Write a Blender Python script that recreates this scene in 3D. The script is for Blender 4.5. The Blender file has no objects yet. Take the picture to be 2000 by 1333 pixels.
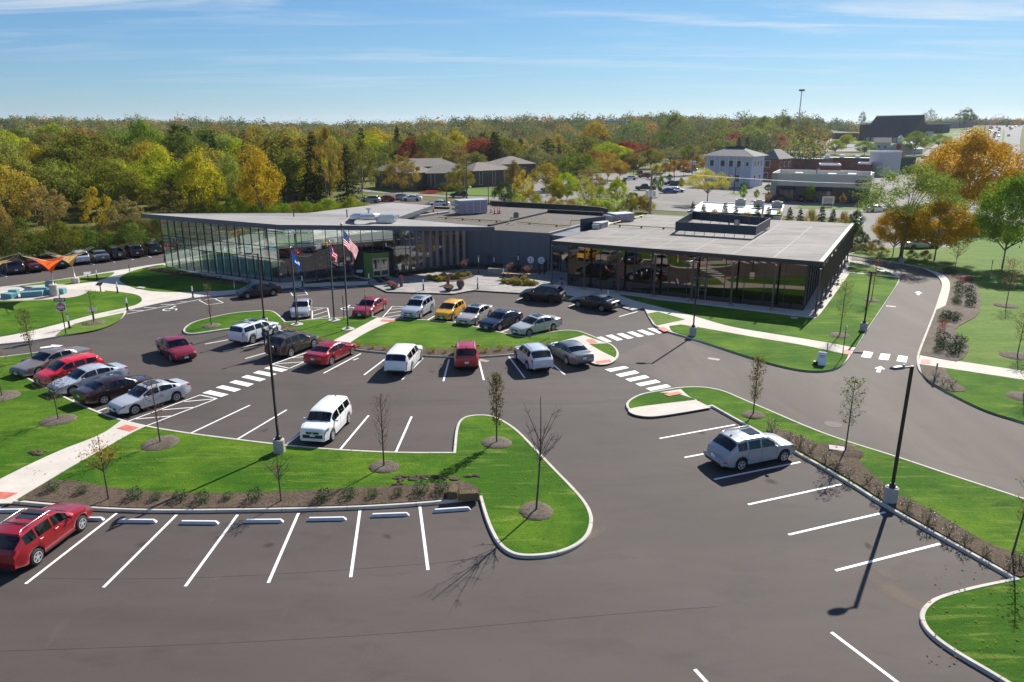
import bpy, math, random
import numpy as np
from mathutils import Vector, Matrix
from mathutils.geometry import tessellate_polygon
R = math.radians
rnd = random.Random(11)
SC = bpy.context.scene
COL = SC.collection
# ---------------------------------------------------------------- camera, sky, sun, exposure
CAM_H = 17.5; FPX = 1420.0; PITCH = math.atan(421 / FPX)
SUN_AZ = R(33.5); SUN_EL = R(36.5)          # azimuth measured from +Y towards +X
cam = bpy.data.cameras.new('camera'); camo = bpy.data.objects.new('camera', cam); COL.objects.link(camo)
cam.sensor_width = 36; cam.lens = 36 * FPX / 2000; cam.clip_end = 20000; cam.clip_start = 0.5
camo.location = (0, 0, CAM_H); camo.rotation_euler = (math.pi / 2 - PITCH, 0, 0)
SC.camera = camo
W = bpy.data.worlds.new('World'); SC.world = W; W.use_nodes = True
nt = W.node_tree; nt.nodes.clear()
def N(nt, typ, **kw):
    n = nt.nodes.new(typ)
    for k, v in kw.items():
        if k.startswith('i_'):
            key = k[2:]; key = int(key) if key.isdigit() else key.replace('_', ' ')
            n.inputs[key].default_value = v
        else: setattr(n, k, v)
    return n
def ramp(nt, src, *st):
    r = N(nt, 'ShaderNodeValToRGB'); cr = r.color_ramp
    while len(cr.elements) < len(st): cr.elements.new(.5)
    for e, (p, c) in zip(cr.elements, st):
        e.position = p; e.color = (c, c, c, 1) if not hasattr(c, '__len__') else tuple(c)[:3] + (1,)
    nt.links.new(src, r.inputs[0]); return r
def math_n(nt, op, a, b=None, clamp=False):
    m = N(nt, 'ShaderNodeMath', operation=op, use_clamp=clamp)
    for i, v in enumerate((a, b)):
        if v is None: continue
        if isinstance(v, (int, float)): m.inputs[i].default_value = v
        else: nt.links.new(v, m.inputs[i])
    return m.outputs[0]
sky = N(nt, 'ShaderNodeTexSky', sky_type='NISHITA', sun_disc=False, sun_elevation=SUN_EL, sun_rotation=SUN_AZ,
        altitude=200, air_density=1.0, dust_density=0.15, ozone_density=3.5)
bg = N(nt, 'ShaderNodeBackground', i_Strength=0.068)
# thin cirrus drawn out on a high layer: direction projected to a plane above
tc = N(nt, 'ShaderNodeTexCoord'); sx = N(nt, 'ShaderNodeSeparateXYZ'); nt.links.new(tc.outputs['Generated'], sx.inputs[0])
zz = math_n(nt, 'ADD', math_n(nt, 'MAXIMUM', sx.outputs[2], 0.0), 0.07)
cx = N(nt, 'ShaderNodeCombineXYZ')
nt.links.new(math_n(nt, 'DIVIDE', sx.outputs[0], zz), cx.inputs[0]); nt.links.new(math_n(nt, 'DIVIDE', sx.outputs[1], zz), cx.inputs[1])
mp = N(nt, 'ShaderNodeMapping'); mp.inputs['Rotation'].default_value = (0, 0, R(-13)); mp.inputs['Scale'].default_value = (0.33, 1.25, 1)
nt.links.new(cx.outputs[0], mp.inputs[0])
n1 = N(nt, 'ShaderNodeTexNoise', i_Scale=1.5, i_Detail=9.0, i_Roughness=0.62, i_Distortion=0.7); nt.links.new(mp.outputs[0], n1.inputs['Vector'])
n2 = N(nt, 'ShaderNodeTexNoise', i_Scale=0.55, i_Detail=3.0, i_Roughness=0.5); nt.links.new(mp.outputs[0], n2.inputs['Vector'])
r1 = ramp(nt, n1.outputs[0], (0.46, 0), (0.74, 1)); r2 = ramp(nt, n2.outputs[0], (0.40, 0), (0.58, 1))
cf = math_n(nt, 'MULTIPLY', r1.outputs[0], r2.outputs[0])
# fade near the horizon, more veil towards the sun
low = math_n(nt, 'MULTIPLY', math_n(nt, 'SUBTRACT', sx.outputs[2], 0.02), 9.0, True)
cf = math_n(nt, 'MULTIPLY', math_n(nt, 'MULTIPLY', cf, low), 0.95, True)
def vm(op, a, b):
    v = N(nt, 'ShaderNodeVectorMath', operation=op)
    for i, q in enumerate((a, b)):
        if isinstance(q, tuple): v.inputs[i].default_value = q
        else: nt.links.new(q, v.inputs[i])
    return v.outputs[0]
tinted = vm('MULTIPLY', sky.outputs[0], (0.50, 0.81, 1.30))
soft = vm('DIVIDE', tinted, vm('ADD', vm('MULTIPLY', tinted, (0.035, 0.045, 0.055)), (1, 1, 1)))
mxs = N(nt, 'ShaderNodeMix', data_type='RGBA'); nt.links.new(cf, mxs.inputs[0]); nt.links.new(soft, mxs.inputs[6])
mxs.inputs[7].default_value = (7.4, 7.6, 7.8, 1)
nt.links.new(mxs.outputs[2], bg.inputs[0])
wo = N(nt, 'ShaderNodeOutputWorld'); nt.links.new(bg.outputs[0], wo.inputs[0])
sl = bpy.data.lights.new('sun', 'SUN'); sl.energy = 5.0; sl.angle = R(0.5); sl.color = (1, 0.95, 0.87)
so = bpy.data.objects.new('sun', sl); COL.objects.link(so)
sd = Vector((math.sin(SUN_AZ) * math.cos(SUN_EL), math.cos(SUN_AZ) * math.cos(SUN_EL), math.sin(SUN_EL)))
so.rotation_euler = sd.to_track_quat('Z', 'Y').to_euler()
SC.view_settings.view_transform = 'Standard'; SC.view_settings.look = 'None'
SC.view_settings.exposure = 0.80; SC.view_settings.gamma = 1
SC.render.engine = 'CYCLES'; SC.cycles.max_bounces = 6; SC.cycles.transparent_max_bounces = 12
SC.cycles.transmission_bounces = 4; SC.cycles.glossy_bounces = 4; SC.cycles.diffuse_bounces = 3
# ---------------------------------------------------------------- measuring from the photograph: pixel -> real ground point
cT, sT = math.cos(PITCH), math.sin(PITCH)
def ray(px, py):
    X = (px - 1000) / FPX; U = -(py - 666.5) / FPX
    return X, cT + U * sT, -sT + U * cT
def g(px, py, z=0.0):
    x, y, dz = ray(px, py); t = (z - CAM_H) / dz
    return Vector((x * t, y * t, z))
def top_h(py, P):                      # height of the point seen at row py straight above ground point P
    x, y, dz = ray(1000, py); return CAM_H + dz * P.y / y
def lerp(a, b, t): return a + (b - a) * t
def pw(x, tab):
    if x <= tab[0][0]: return tab[0][1]
    for (a, b), (c, d) in zip(tab, tab[1:]):
        if x <= c:
            t = (x - a) / (c - a); return b + (d - b) * t
    return tab[-1][1]
def sstep(a, b, x):
    t = min(1, max(0, (x - a) / (b - a))); return t * t * (3 - 2 * t)
def terrain(x, y):
    u = x / max(y, 1.0)
    A = pw(u, [(-.9, 14), (-.68, 14), (-.45, 12), (-.34, 8.5), (-.2, 7), (-.11, 8.5), (-.06, 13), (.1, 13.5), (.21, 18), (.28, 14), (.34, 16.5), (.40, 14), (.45, 9), (.55, 13), (.62, 17.7), (.9, 17.7)])
    return A * sstep(290, 880, y)
def gt(px, py):                        # pixel -> terrain
    x, y, dz = ray(px, py); t = 20.0
    while t < 4000:
        if CAM_H + dz * t < terrain(x * t, y * t): break
        t += max(1.0, t * .004)
    return Vector((x * t, y * t, terrain(x * t, y * t)))
# ---------------------------------------------------------------- mesh and object helpers
def tag(o, label=None, cat=None, group=None, kind=None):
    if label: o['label'] = label
    if cat: o['category'] = cat
    if group: o['group'] = group
    if kind: o['kind'] = kind
    return o
class MB:
    def __init__(s): s.v = []; s.f = []
    def add(s, vs, fs):
        n = len(s.v); s.v += [tuple(v) for v in vs]; s.f += [tuple(i + n for i in f) for f in fs]; return s
    def box(s, c, d, rz=0.0, M=None):
        x, y, z = d[0] / 2, d[1] / 2, d[2] / 2; ca, sa = math.cos(rz), math.sin(rz); vs = []
        for a, b, e in ((-x, -y, -z), (x, -y, -z), (x, y, -z), (-x, y, -z), (-x, -y, z), (x, -y, z), (x, y, z), (-x, y, z)):
            p = Vector((a * ca - b * sa, a * sa + b * ca, e))
            if M: p = M @ p
            vs.append((c[0] + p[0], c[1] + p[1], c[2] + p[2]))
        return s.add(vs, [(3, 2, 1, 0), (4, 5, 6, 7), (0, 1, 5, 4), (1, 2, 6, 5), (2, 3, 7, 6), (3, 0, 4, 7)])
    def beam(s, a, b, w, h):                     # box from a to b
        a = Vector(a); b = Vector(b); d = b - a
        M = d.to_track_quat('X', 'Z').to_matrix()
        return s.box((a + b) / 2, (d.length, w, h), 0, M)
    def tube(s, pts, rad, n=8, cap=True):
        pts = [Vector(p) for p in pts]
        if not hasattr(rad, '__len__'): rad = [rad] * len(pts)
        rings = []
        for i, p in enumerate(pts):
            d = (pts[min(i + 1, len(pts) - 1)] - pts[max(i - 1, 0)]).normalized()
            up = Vector((0, 0, 1)) if abs(d.z) < .9 else Vector((1, 0, 0))
            u = d.cross(up).normalized(); w = d.cross(u).normalized()
            rings.append([p + u * math.cos(2 * math.pi * k / n) * rad[i] + w * math.sin(2 * math.pi * k / n) * rad[i] for k in range(n)])
        vs = [v for r in rings for v in r]; fs = []
        for i in range(len(rings) - 1):
            for k in range(n):
                k2 = (k + 1) % n
                fs.append((i * n + k, i * n + k2, (i + 1) * n + k2, (i + 1) * n + k))
        if cap: fs += [tuple(range(n)), tuple((len(rings) - 1) * n + k for k in reversed(range(n)))]
        return s.add(vs, fs)
    def lathe(s, c, prof, n=24, sx=1, sy=1, M=None):       # profile of (r, z)
        vs = []; fs = []
        for r, z in prof:
            for k in range(n):
                a = 2 * math.pi * k / n; p = Vector((r * sx * math.cos(a), r * sy * math.sin(a), z))
                if M: p = M @ p
                vs.append((c[0] + p[0], c[1] + p[1], c[2] + p[2]))
        for i in range(len(prof) - 1):
            for k in range(n):
                k2 = (k + 1) % n; fs.append((i * n + k, i * n + k2, (i + 1) * n + k2, (i + 1) * n + k))
        fs.append(tuple(reversed(range(n)))); fs.append(tuple((len(prof) - 1) * n + k for k in range(n)))
        return s.add(vs, fs)
    def sheet(s, poly, z=None):
        P = [Vector((p[0], p[1], p[2] if z is None else z)) for p in poly]
        tri = tessellate_polygon([[Vector((p.x, p.y, 0)) for p in P]])
        fs = []
        for t in tri:
            a, b, c = (P[i] for i in t)
            fs.append(t if (b - a).cross(c - a).z > 0 else t[::-1])
        return s.add(P, fs)
    def prism(s, poly, z0, z1):
        area = sum(poly[i - 1][0] * poly[i][1] - poly[i][0] * poly[i - 1][1] for i in range(len(poly)))
        if area < 0: poly = poly[::-1]
        s.sheet(poly, z1); n = len(poly)
        s.add([(p[0], p[1], z0) for p in poly] + [(p[0], p[1], z1) for p in poly], [(i, (i + 1) % n, (i + 1) % n + n, i + n) for i in range(n)])
        return s
    def strip(s, a, b, w, z):                 # painted line
        a = Vector((a[0], a[1], 0)); b = Vector((b[0], b[1], 0)); d = (b - a).normalized(); n = Vector((-d.y, d.x, 0)) * w / 2
        return s.sheet([a + n, b + n, b - n, a - n], z)
    def build(s, name, m=None, parent=None, smooth=False, color=None, loc=None, ang=None):
        me = bpy.data.meshes.new(name); me.from_pydata(s.v, [], s.f); me.update()
        if m: me.materials.append(m)
        if smooth:
            me.polygons.foreach_set('use_smooth', [True] * len(me.polygons))
            if ang is not None: me.set_sharp_from_angle(angle=R(ang))
        o = bpy.data.objects.new(name, me); COL.objects.link(o)
        if parent: o.parent = parent
        if color: o.color = tuple(color)[:3] + (1,)
        if loc is not None: o.location = loc
        return o
def empty(name, loc, rz, label, cat, group=None):
    o = bpy.data.objects.new(name, None); COL.objects.link(o); o.location = loc; o.rotation_euler = (0, 0, rz); o.empty_display_size = .3
    return tag(o, label, cat, group)
def dup(root, loc=None, rz=None, label=None, group=None, scale=None):
    r = root.copy(); COL.objects.link(r)
    if loc is not None: r.location = loc
    if rz is not None: r.rotation_euler = (0, 0, rz)
    if scale is not None: r.scale = scale if hasattr(scale, '__len__') else (scale,) * 3
    if label: r['label'] = label
    if group: r['group'] = group
    for ch in list(root.children):
        c = ch.copy(); COL.objects.link(c); c.parent = r
        for q in list(ch.children):
            d = q.copy(); COL.objects.link(d); d.parent = c
    return r
def struct(o): return tag(o, kind='structure')
def chaikin(P, it=2):
    # points flagged with a third element stay sharp corners
    P = [(Vector((p[0], p[1])), len(p) > 2) for p in P]
    for _ in range(it):
        Q = []; n = len(P)
        for i in range(n):
            (p, c), (a, _a), (b, _b) = P[i], P[i - 1], P[(i + 1) % n]
            if c: Q.append((p, True))
            else: Q.append((p.lerp(a, .25), False)); Q.append((p.lerp(b, .25), False))
        P = Q
    return [p for p, c in P]
def outline(pxs, z=0.0, it=2):
    W_ = []
    for p in pxs:
        q = g(p[0], p[1], z); W_.append((q.x, q.y) + ((1,) if len(p) > 2 else ()))
    return chaikin(W_, it)
def inset(P, d):
    n = len(P); area = sum(P[i - 1].x * P[i].y - P[i].x * P[i - 1].y for i in range(n)); s = 1 if area > 0 else -1
    out = []
    for i in range(n):
        a = (P[i] - P[i - 1]); b = (P[(i + 1) % n] - P[i])
        if a.length < 1e-6 or b.length < 1e-6: out.append(P[i].copy()); continue
        a.normalize(); b.normalize()
        na = Vector((-a.y, a.x)) * s; nb = Vector((-b.y, b.x)) * s; m = na + nb
        if m.length < .3: m = na
        m.normalize(); k = d / max(.5, m.dot(na)); out.append(P[i] + m * k)
    return out
# ---------------------------------------------------------------- materials
MATS = {}
def mat(name, col, rough=.6, metal=0.0, var=.0, vs=1.0, bump=0.0, bs=20.0, spec=.5, coat=0.0, objcol=False, det=4.0, col2=None, lo=.3, hi=.7, emis=None, stretch=None):
    if name in MATS: return MATS[name]
    m = bpy.data.materials.new(name); m.use_nodes = True; nt = m.node_tree; b = nt.nodes['Principled BSDF']; MATS[name] = m
    b.inputs['Roughness'].default_value = rough; b.inputs['Metallic'].default_value = metal
    b.inputs['Specular IOR Level'].default_value = spec; b.inputs['Coat Weight'].default_value = coat; b.inputs['Coat Roughness'].default_value = .04
    b.inputs['Base Color'].default_value = (*col, 1)
    if emis: b.inputs['Emission Color'].default_value = (*col, 1); b.inputs['Emission Strength'].default_value = emis
    tcn = N(nt, 'ShaderNodeTexCoord'); vec = tcn.outputs['Object']
    if stretch:
        mpn = N(nt, 'ShaderNodeMapping'); mpn.inputs['Scale'].default_value = stretch[:3]; mpn.inputs['Rotation'].default_value = (0, 0, R(stretch[3]) if len(stretch) > 3 else 0)
        nt.links.new(vec, mpn.inputs[0]); vec = mpn.outputs[0]
    src = None
    if objcol:
        oi = N(nt, 'ShaderNodeObjectInfo'); src = oi.outputs['Color']
    if var or col2:
        n = N(nt, 'ShaderNodeTexNoise', i_Scale=vs, i_Detail=det, i_Roughness=.6); nt.links.new(vec, n.inputs['Vector'])
        if col2: rr = ramp(nt, n.outputs[0], (lo, col), (hi, col2)); cc = rr.outputs[0]
        else:
            rr = ramp(nt, n.outputs[0], (.25, 1 - var), (.75, 1 + var)); mx = N(nt, 'ShaderNodeMix', data_type='RGBA', blend_type='MULTIPLY'); mx.inputs[0].default_value = 1
            if src: nt.links.new(src, mx.inputs[6])
            else: mx.inputs[6].default_value = (*col, 1)
            nt.links.new(rr.outputs[0], mx.inputs[7]); cc = mx.outputs[2]
        nt.links.new(cc, b.inputs['Base Color'])
    elif src: nt.links.new(src, b.inputs['Base Color'])
    if bump:
        n = N(nt, 'ShaderNodeTexNoise', i_Scale=bs, i_Detail=5.0); nt.links.new(tcn.outputs['Object'], n.inputs['Vector'])
        bp = N(nt, 'ShaderNodeBump', i_Strength=bump, i_Distance=.05); nt.links.new(n.outputs[0], bp.inputs['Height']); nt.links.new(bp.outputs[0], b.inputs['Normal'])
    return m
def layered(name, cols, rough=.9, bump=.5, bdist=.03, spec=.3):
    # cols: base colour, then (colour, scale, lo, hi, stretch, rotation, amount) noise layers
    m = bpy.data.materials.new(name); m.use_nodes = True; nt = m.node_tree; b = nt.nodes['Principled BSDF']; MATS[name] = m
    b.inputs['Roughness'].default_value = rough; b.inputs['Specular IOR Level'].default_value = spec
    tcn = N(nt, 'ShaderNodeTexCoord'); cur = None
    for L in cols[1:]:
        c, sc, lo, hi, st, rot, amt = L
        mpn = N(nt, 'ShaderNodeMapping'); mpn.inputs['Scale'].default_value = st; mpn.inputs['Rotation'].default_value = (0, 0, R(rot)); nt.links.new(tcn.outputs['Object'], mpn.inputs[0])
        n = N(nt, 'ShaderNodeTexNoise', i_Scale=sc, i_Detail=6.0, i_Roughness=.65, i_Distortion=.4); nt.links.new(mpn.outputs[0], n.inputs['Vector'])
        r = ramp(nt, n.outputs[0], (lo, 0), (hi, amt)); mx = N(nt, 'ShaderNodeMix', data_type='RGBA'); nt.links.new(r.outputs[0], mx.inputs[0])
        if cur is None: mx.inputs[6].default_value = (*cols[0], 1)
        else: nt.links.new(cur, mx.inputs[6])
        mx.inputs[7].default_value = (*c, 1); cur = mx.outputs[2]
    nt.links.new(cur, b.inputs['Base Color'])
    n = N(nt, 'ShaderNodeTexNoise', i_Scale=9.0, i_Detail=8.0, i_Roughness=.75); nt.links.new(tcn.outputs['Object'], n.inputs['Vector'])
    bp = N(nt, 'ShaderNodeBump', i_Strength=bump, i_Distance=bdist); nt.links.new(n.outputs[0], bp.inputs['Height']); nt.links.new(bp.outputs[0], b.inputs['Normal'])
    return m
def glass(name, tint, refl, dens, rough=0.0, gcol=(.95, .97, 1)):
    # refl: share mirrored at normal view, dens: share absorbed; grazing view mirrors more
    m = bpy.data.materials.new(name); m.use_nodes = True; nt = m.node_tree; nt.nodes.clear(); MATS[name] = m
    tr = N(nt, 'ShaderNodeBsdfTransparent'); tr.inputs[0].default_value = tuple(c * (1 - dens) for c in tint) + (1,)
    gl = N(nt, 'ShaderNodeBsdfGlossy'); gl.inputs['Roughness'].default_value = rough; gl.inputs[0].default_value = (*gcol, 1)
    ge = N(nt, 'ShaderNodeNewGeometry'); dt = N(nt, 'ShaderNodeVectorMath', operation='DOT_PRODUCT'); nt.links.new(ge.outputs['Normal'], dt.inputs[0]); nt.links.new(ge.outputs['Incoming'], dt.inputs[1])
    c1 = math_n(nt, 'SUBTRACT', 1.0, math_n(nt, 'ABSOLUTE', dt.outputs['Value'])); f = math_n(nt, 'ADD', math_n(nt, 'MULTIPLY', math_n(nt, 'POWER', c1, 5.0), .96 - refl), .04 + refl, True)
    mx = N(nt, 'ShaderNodeMixShader'); nt.links.new(f, mx.inputs[0]); nt.links.new(tr.outputs[0], mx.inputs[1]); nt.links.new(gl.outputs[0], mx.inputs[2])
    o = N(nt, 'ShaderNodeOutputMaterial'); nt.links.new(mx.outputs[0], o.inputs[0]); return m
GRASS = layered('grass', ((.038, .112, .006), ((.11, .20, .012), .16, .44, .62, (1, 1, 1), 0, .85), ((.014, .058, .004), .55, .54, .72, (.45, 1.8, 1), 12, .75), ((.19, .24, .04), .9, .54, .70, (.35, 2.6, 1), -18, .75), ((.018, .06, .005), 6.0, .48, .7, (1, 1, 1), 0, .5), ((.15, .22, .03), 24.0, .52, .75, (1, 1, 1), 0, .45)), bump=.9, bdist=.07, spec=.08)
GRASS2 = layered('pale_grass', ((0.075, 0.152, 0.016), ((0.15, 0.2, 0.036), .25, .4, .65, (.5, 2, 1), -35, .8), ((0.0375, 0.088, 0.0096), 3.0, .5, .72, (1, 1, 1), 0, .6), ((0.188, 0.208, 0.072), 12.0, .55, .75, (1, 1, 1), 0, .5)), bump=.8, bdist=.06, spec=.12)
ASPH = layered('asphalt', ((.066, .0545, .048), ((.090, .0745, .066), .09, .38, .64, (.5, 1.6, 1), 25, .9), ((.050, .041, .037), .30, .52, .72, (1, 2.4, 1), -15, .6), ((.115, .098, .086), .9, .64, .8, (1, .22, 1), 38, .45), ((.034, .028, .026), .75, .68, .78, (1, 1, 1), 0, .55), ((.14, .12, .105), 3.0, .70, .78, (1, 1, 1), 0, .4), ((.105, .088, .079), 16.0, .52, .7, (1, 1, 1), 0, .45), ((.125, .105, .094), 70.0, .55, .7, (1, 1, 1), 0, .4)), rough=.82, bump=.35, bdist=.01, spec=.26)
ASPH2 = layered('drive_asphalt', ((0.088, 0.073, 0.062), ((0.13, 0.109, 0.093), .22, .35, .65, (1, .22, 1), 30, .9), ((0.078, 0.0612, 0.0521), .5, .55, .75, (1, 1, 1), 0, .5), ((0.15, 0.12, 0.1), 60.0, .55, .7, (1, 1, 1), 0, .35)), rough=.84, bump=.3, bdist=.01, spec=.25)
CONC = layered('concrete', ((0.493, 0.449, 0.39), ((0.588, 0.541, 0.47), .5, .4, .65, (1, 1, 1), 0, .8), ((0.347, 0.316, 0.27), 2.2, .58, .8, (1, 1, 1), 0, .45)), bump=.15, bdist=.01)
KERB = layered('kerb_concrete', ((0.473, 0.439, 0.38), ((0.567, 0.53, 0.47), .8, .4, .65, (1, 1, 1), 0, .8), ((0.315, 0.286, 0.25), 3.0, .58, .75, (1, 1, 1), 0, .5)), bump=.15, bdist=.01)
MULCH = layered('mulch', ((.10, .072, .05), ((.16, .12, .085), .8, .35, .65, (1, 1, 1), 0, .9), ((.045, .032, .024), 7.0, .45, .65, (1, 1, 1), 0, .8), ((.26, .21, .16), 18.0, .58, .72, (1, 1, 1), 0, .6)), bump=1.0, bdist=.08, spec=.1)
MULCH2 = layered('grey_mulch', ((.13, .105, .08), ((.19, .16, .125), .6, .35, .65, (1, 1, 1), 0, .9), ((.06, .05, .04), 7.0, .45, .65, (1, 1, 1), 0, .7), ((.28, .24, .2), 18.0, .58, .72, (1, 1, 1), 0, .6)), bump=1.0, bdist=.07, spec=.1)
GRAVEL = layered('pale_gravel', ((.42, .38, .34), ((.6, .56, .52), 6, .4, .65, (1, 1, 1), 0, .8), ((.2, .18, .16), 12.0, .52, .68, (1, 1, 1), 0, .7)), bump=1.0, bdist=.04)
FIELD = layered('far_ground', ((0.09, 0.108, 0.027), ((0.153, 0.135, 0.054), .05, .4, .65, (1, 1, 1), 0, .9), ((0.045, 0.054, 0.018), .3, .5, .7, (1, 1, 1), 0, .7)), bump=.3, spec=.1)
LOT = layered('pale_pavement', ((.19, .178, .162), ((.25, .238, .22), .08, .4, .65, (1, 1, 1), 0, .9), ((.16, .15, .14), .4, .55, .75, (1, .3, 1), 30, .6)), bump=.1, bdist=.01, spec=.12)
PAINT = mat('white_paint', (.80, .79, .76), .6, col2=(.46, .43, .40), lo=.56, hi=.76, vs=7, det=8, bump=.1)
RED_PAD = mat('tactile_red', (.52, .13, .085), .7, var=.25, vs=4, bump=.4, bs=60)
DARKMET = mat('dark_bronze', (.035, .028, .026), .45, .3)
BLACK = mat('matte_black', (.015, .015, .016), .6)
WHITE = mat('white_coat', (.8, .8, .8), .45)
STEEL = mat('galvanised', (.45, .47, .5), .35, .8, var=.15, vs=3)
BARK = mat('bark', (.13, .10, .08), .9, var=.35, vs=6, bump=.6)
# ================================================================ THE SETTING: terrain, paving, lawns
def build_ground():
    xs = list(np.concatenate([np.linspace(-5000, -700, 8), np.linspace(-600, -200, 10), np.linspace(-180, 260, 34), np.linspace(290, 900, 24), np.linspace(1000, 5000, 9)]))
    ys = list(np.concatenate([np.linspace(-60, 260, 14), np.linspace(290, 1000, 36), np.linspace(1100, 9000, 12)]))
    v = [(x, y, terrain(x, y) - .06) for y in ys for x in xs]; n = len(xs)
    f = [(j * n + i, j * n + i + 1, (j + 1) * n + i + 1, (j + 1) * n + i) for j in range(len(ys) - 1) for i in range(n - 1)]
    m = MB(); m.add(v, f); struct(m.build('terrain', FIELD, smooth=True))
build_ground()
def flat(name, px, m, z, kind='structure', it=2, zz=None, parent=None):
    b = MB(); b.sheet(outline(px, z, it), z); o = b.build(name, m); o['kind'] = kind; return o
c = 1
# asphalt of the whole car park
site = [(-900, 470, c), (-300, 545, c), (0, 512, c), (110, 498, c), (215, 484, c), (330, 470, c), (470, 455, c), (560, 470, c), (1000, 520, c), (1300, 520, c), (1500, 480, c), (1655, 497, c), (1750, 512, c), (1830, 530, c), (1900, 640, c), (2080, 860, c)]
P = [g(p[0], p[1]).xy for p in site] + [Vector((60, 10)), Vector((45, -8)), Vector((-60, -8)), Vector((-75, 20))]
struct(MB().sheet([Vector((p.x, p.y, 0)) for p in P], 0.0).build('parking_lot', ASPH))
# lane past the pavilion, its sun glare put into the colour as paler asphalt
struct(MB().sheet(outline([(1306, 652, c), (1420, 698), (1545, 724), (1632, 724), (1662, 695), (1695, 645), (1759, 552), (1745, 532), (1672, 508, c), (1668, 500, c), (1750, 515), (1830, 533), (1842, 562), (1797, 690), (1792, 717), (1830, 756), (1930, 806), (2080, 862, c), (2080, 1015, c), (1850, 930), (1650, 865), (1500, 803), (1400, 762), (1332, 760, c), (1190, 700, c)], 0.004), 0.004).build('driveway', ASPH2))
KJ = mat('kerb_joint_dark', (.10, .09, .08), .9)
def island(name, px, m=GRASS, z=.12, kerb=True, kw=.17, it=2, extra=None):
    P = outline(px, 0.0, it)
    if extra: P = P + [Vector(p) for p in extra]
    Pi = inset(P, kw * .6)
    b = MB(); b.prism([(p.x, p.y) for p in Pi], -.02, z); struct(b.build(name, m))
    if kerb:
        Q0, Q1, Q2 = P, inset(P, .03), inset(P, kw); n = len(P); k = MB()
        vs = [(p.x, p.y, -.02) for p in Q0] + [(p.x, p.y, .105) for p in Q0] + [(p.x, p.y, .135) for p in Q1] + [(p.x, p.y, .137) for p in Q2] + [(p.x, p.y, .05) for p in Q2]
        area = sum(P[i - 1].x * P[i].y - P[i].x * P[i - 1].y for i in range(n)); fs = []
        for r in range(4):
            for i in range(n):
                j = (i + 1) % n; q = (r * n + i, r * n + j, (r + 1) * n + j, (r + 1) * n + i); fs.append(q if area > 0 else q[::-1])
        k.add(vs, fs); struct(k.build('kerb', KERB)); jm = MB(); acc = 0
        for i in range(n):
            a, b2 = P[i - 1], P[i]; L_ = (b2 - a).length; acc += L_
            if acc > 3.0 and L_ > 1e-4 and a.y < 75:
                acc = 0; dd = (b2 - a) / L_; nn = Vector((-dd.y, dd.x)) * (1 if area > 0 else -1); m_ = (a + b2) / 2 + nn * kw * .5; jm.box((m_.x, m_.y, .075), (.018, kw + .012, .127), math.atan2(dd.y, dd.x))
        if jm.v: struct(jm.build('kerb_joint', KJ))
    return P
island('lawn', [(885, 887, c), (889, 840), (899, 820), (925, 813), (960, 814), (985, 825), (1012, 843), (1040, 872), (1085, 920), (1120, 955), (1146, 985), (1158, 1010), (1158, 1032), (1148, 1056), (1120, 1076), (1080, 1089), (1030, 1093), (998, 1088), (973, 1070), (957, 1042), (945, 1010), (936, 977, c), (880, 983), (820, 989), (703, 996), (600, 999), (500, 1001), (345, 1003), (228, 1001), (100, 992), (20, 984), (-120, 975), (-420, 960, c), (-520, 700, c), (-100, 710), (0, 700), (50, 694), (92, 688), (112, 690), (100, 700), (60, 712), (28, 725, c), (50, 738), (100, 763), (150, 789), (200, 810), (235, 822), (290, 836), (370, 849), (440, 858), (545, 871), (640, 880), (770, 887)])
island('lawn', [(356, 651), (360, 642), (375, 632), (400, 625), (450, 614), (490, 610), (525, 608), (540, 612), (559, 631, c), (575, 630), (610, 626), (644, 624), (682, 621), (725, 620), (736, 622), (777, 625), (835, 627), (887, 632), (942, 643), (997, 656), (1022, 661), (1050, 655), (1090, 648), (1122, 647), (1145, 653), (1185, 671), (1200, 678), (1209, 690), (1207, 702), (1195, 711), (1175, 715), (1157, 712), (1143, 703), (1125, 692), (1100, 686), (1060, 688), (1000, 695), (935, 700), (885, 700), (825, 697), (755, 692), (695, 686), (640, 676), (585, 662), (540, 646), (500, 641), (452, 644), (400, 652), (370, 656)])
island('lawn', [(1221, 799), (1224, 786), (1250, 772), (1287, 766), (1325, 759), (1375, 758), (1415, 766), (1450, 782), (1496, 801), (1580, 838), (1650, 864), (1755, 896), (1860, 932), (1947, 960), (2080, 1004, c), (2700, 1200, c), (2600, 1700, c), (2150, 1480, c), (2050, 1396), (1950, 1331), (1860, 1279), (1815, 1246), (1797, 1222), (1794, 1202), (1806, 1184), (1830, 1168), (1905, 1148), (1977, 1134, c), (1825, 1048), (1730, 995), (1650, 943), (1552, 887), (1468, 841), (1390, 797, c), (1350, 805), (1287, 815), (1262, 816), (1237, 812)])
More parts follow.
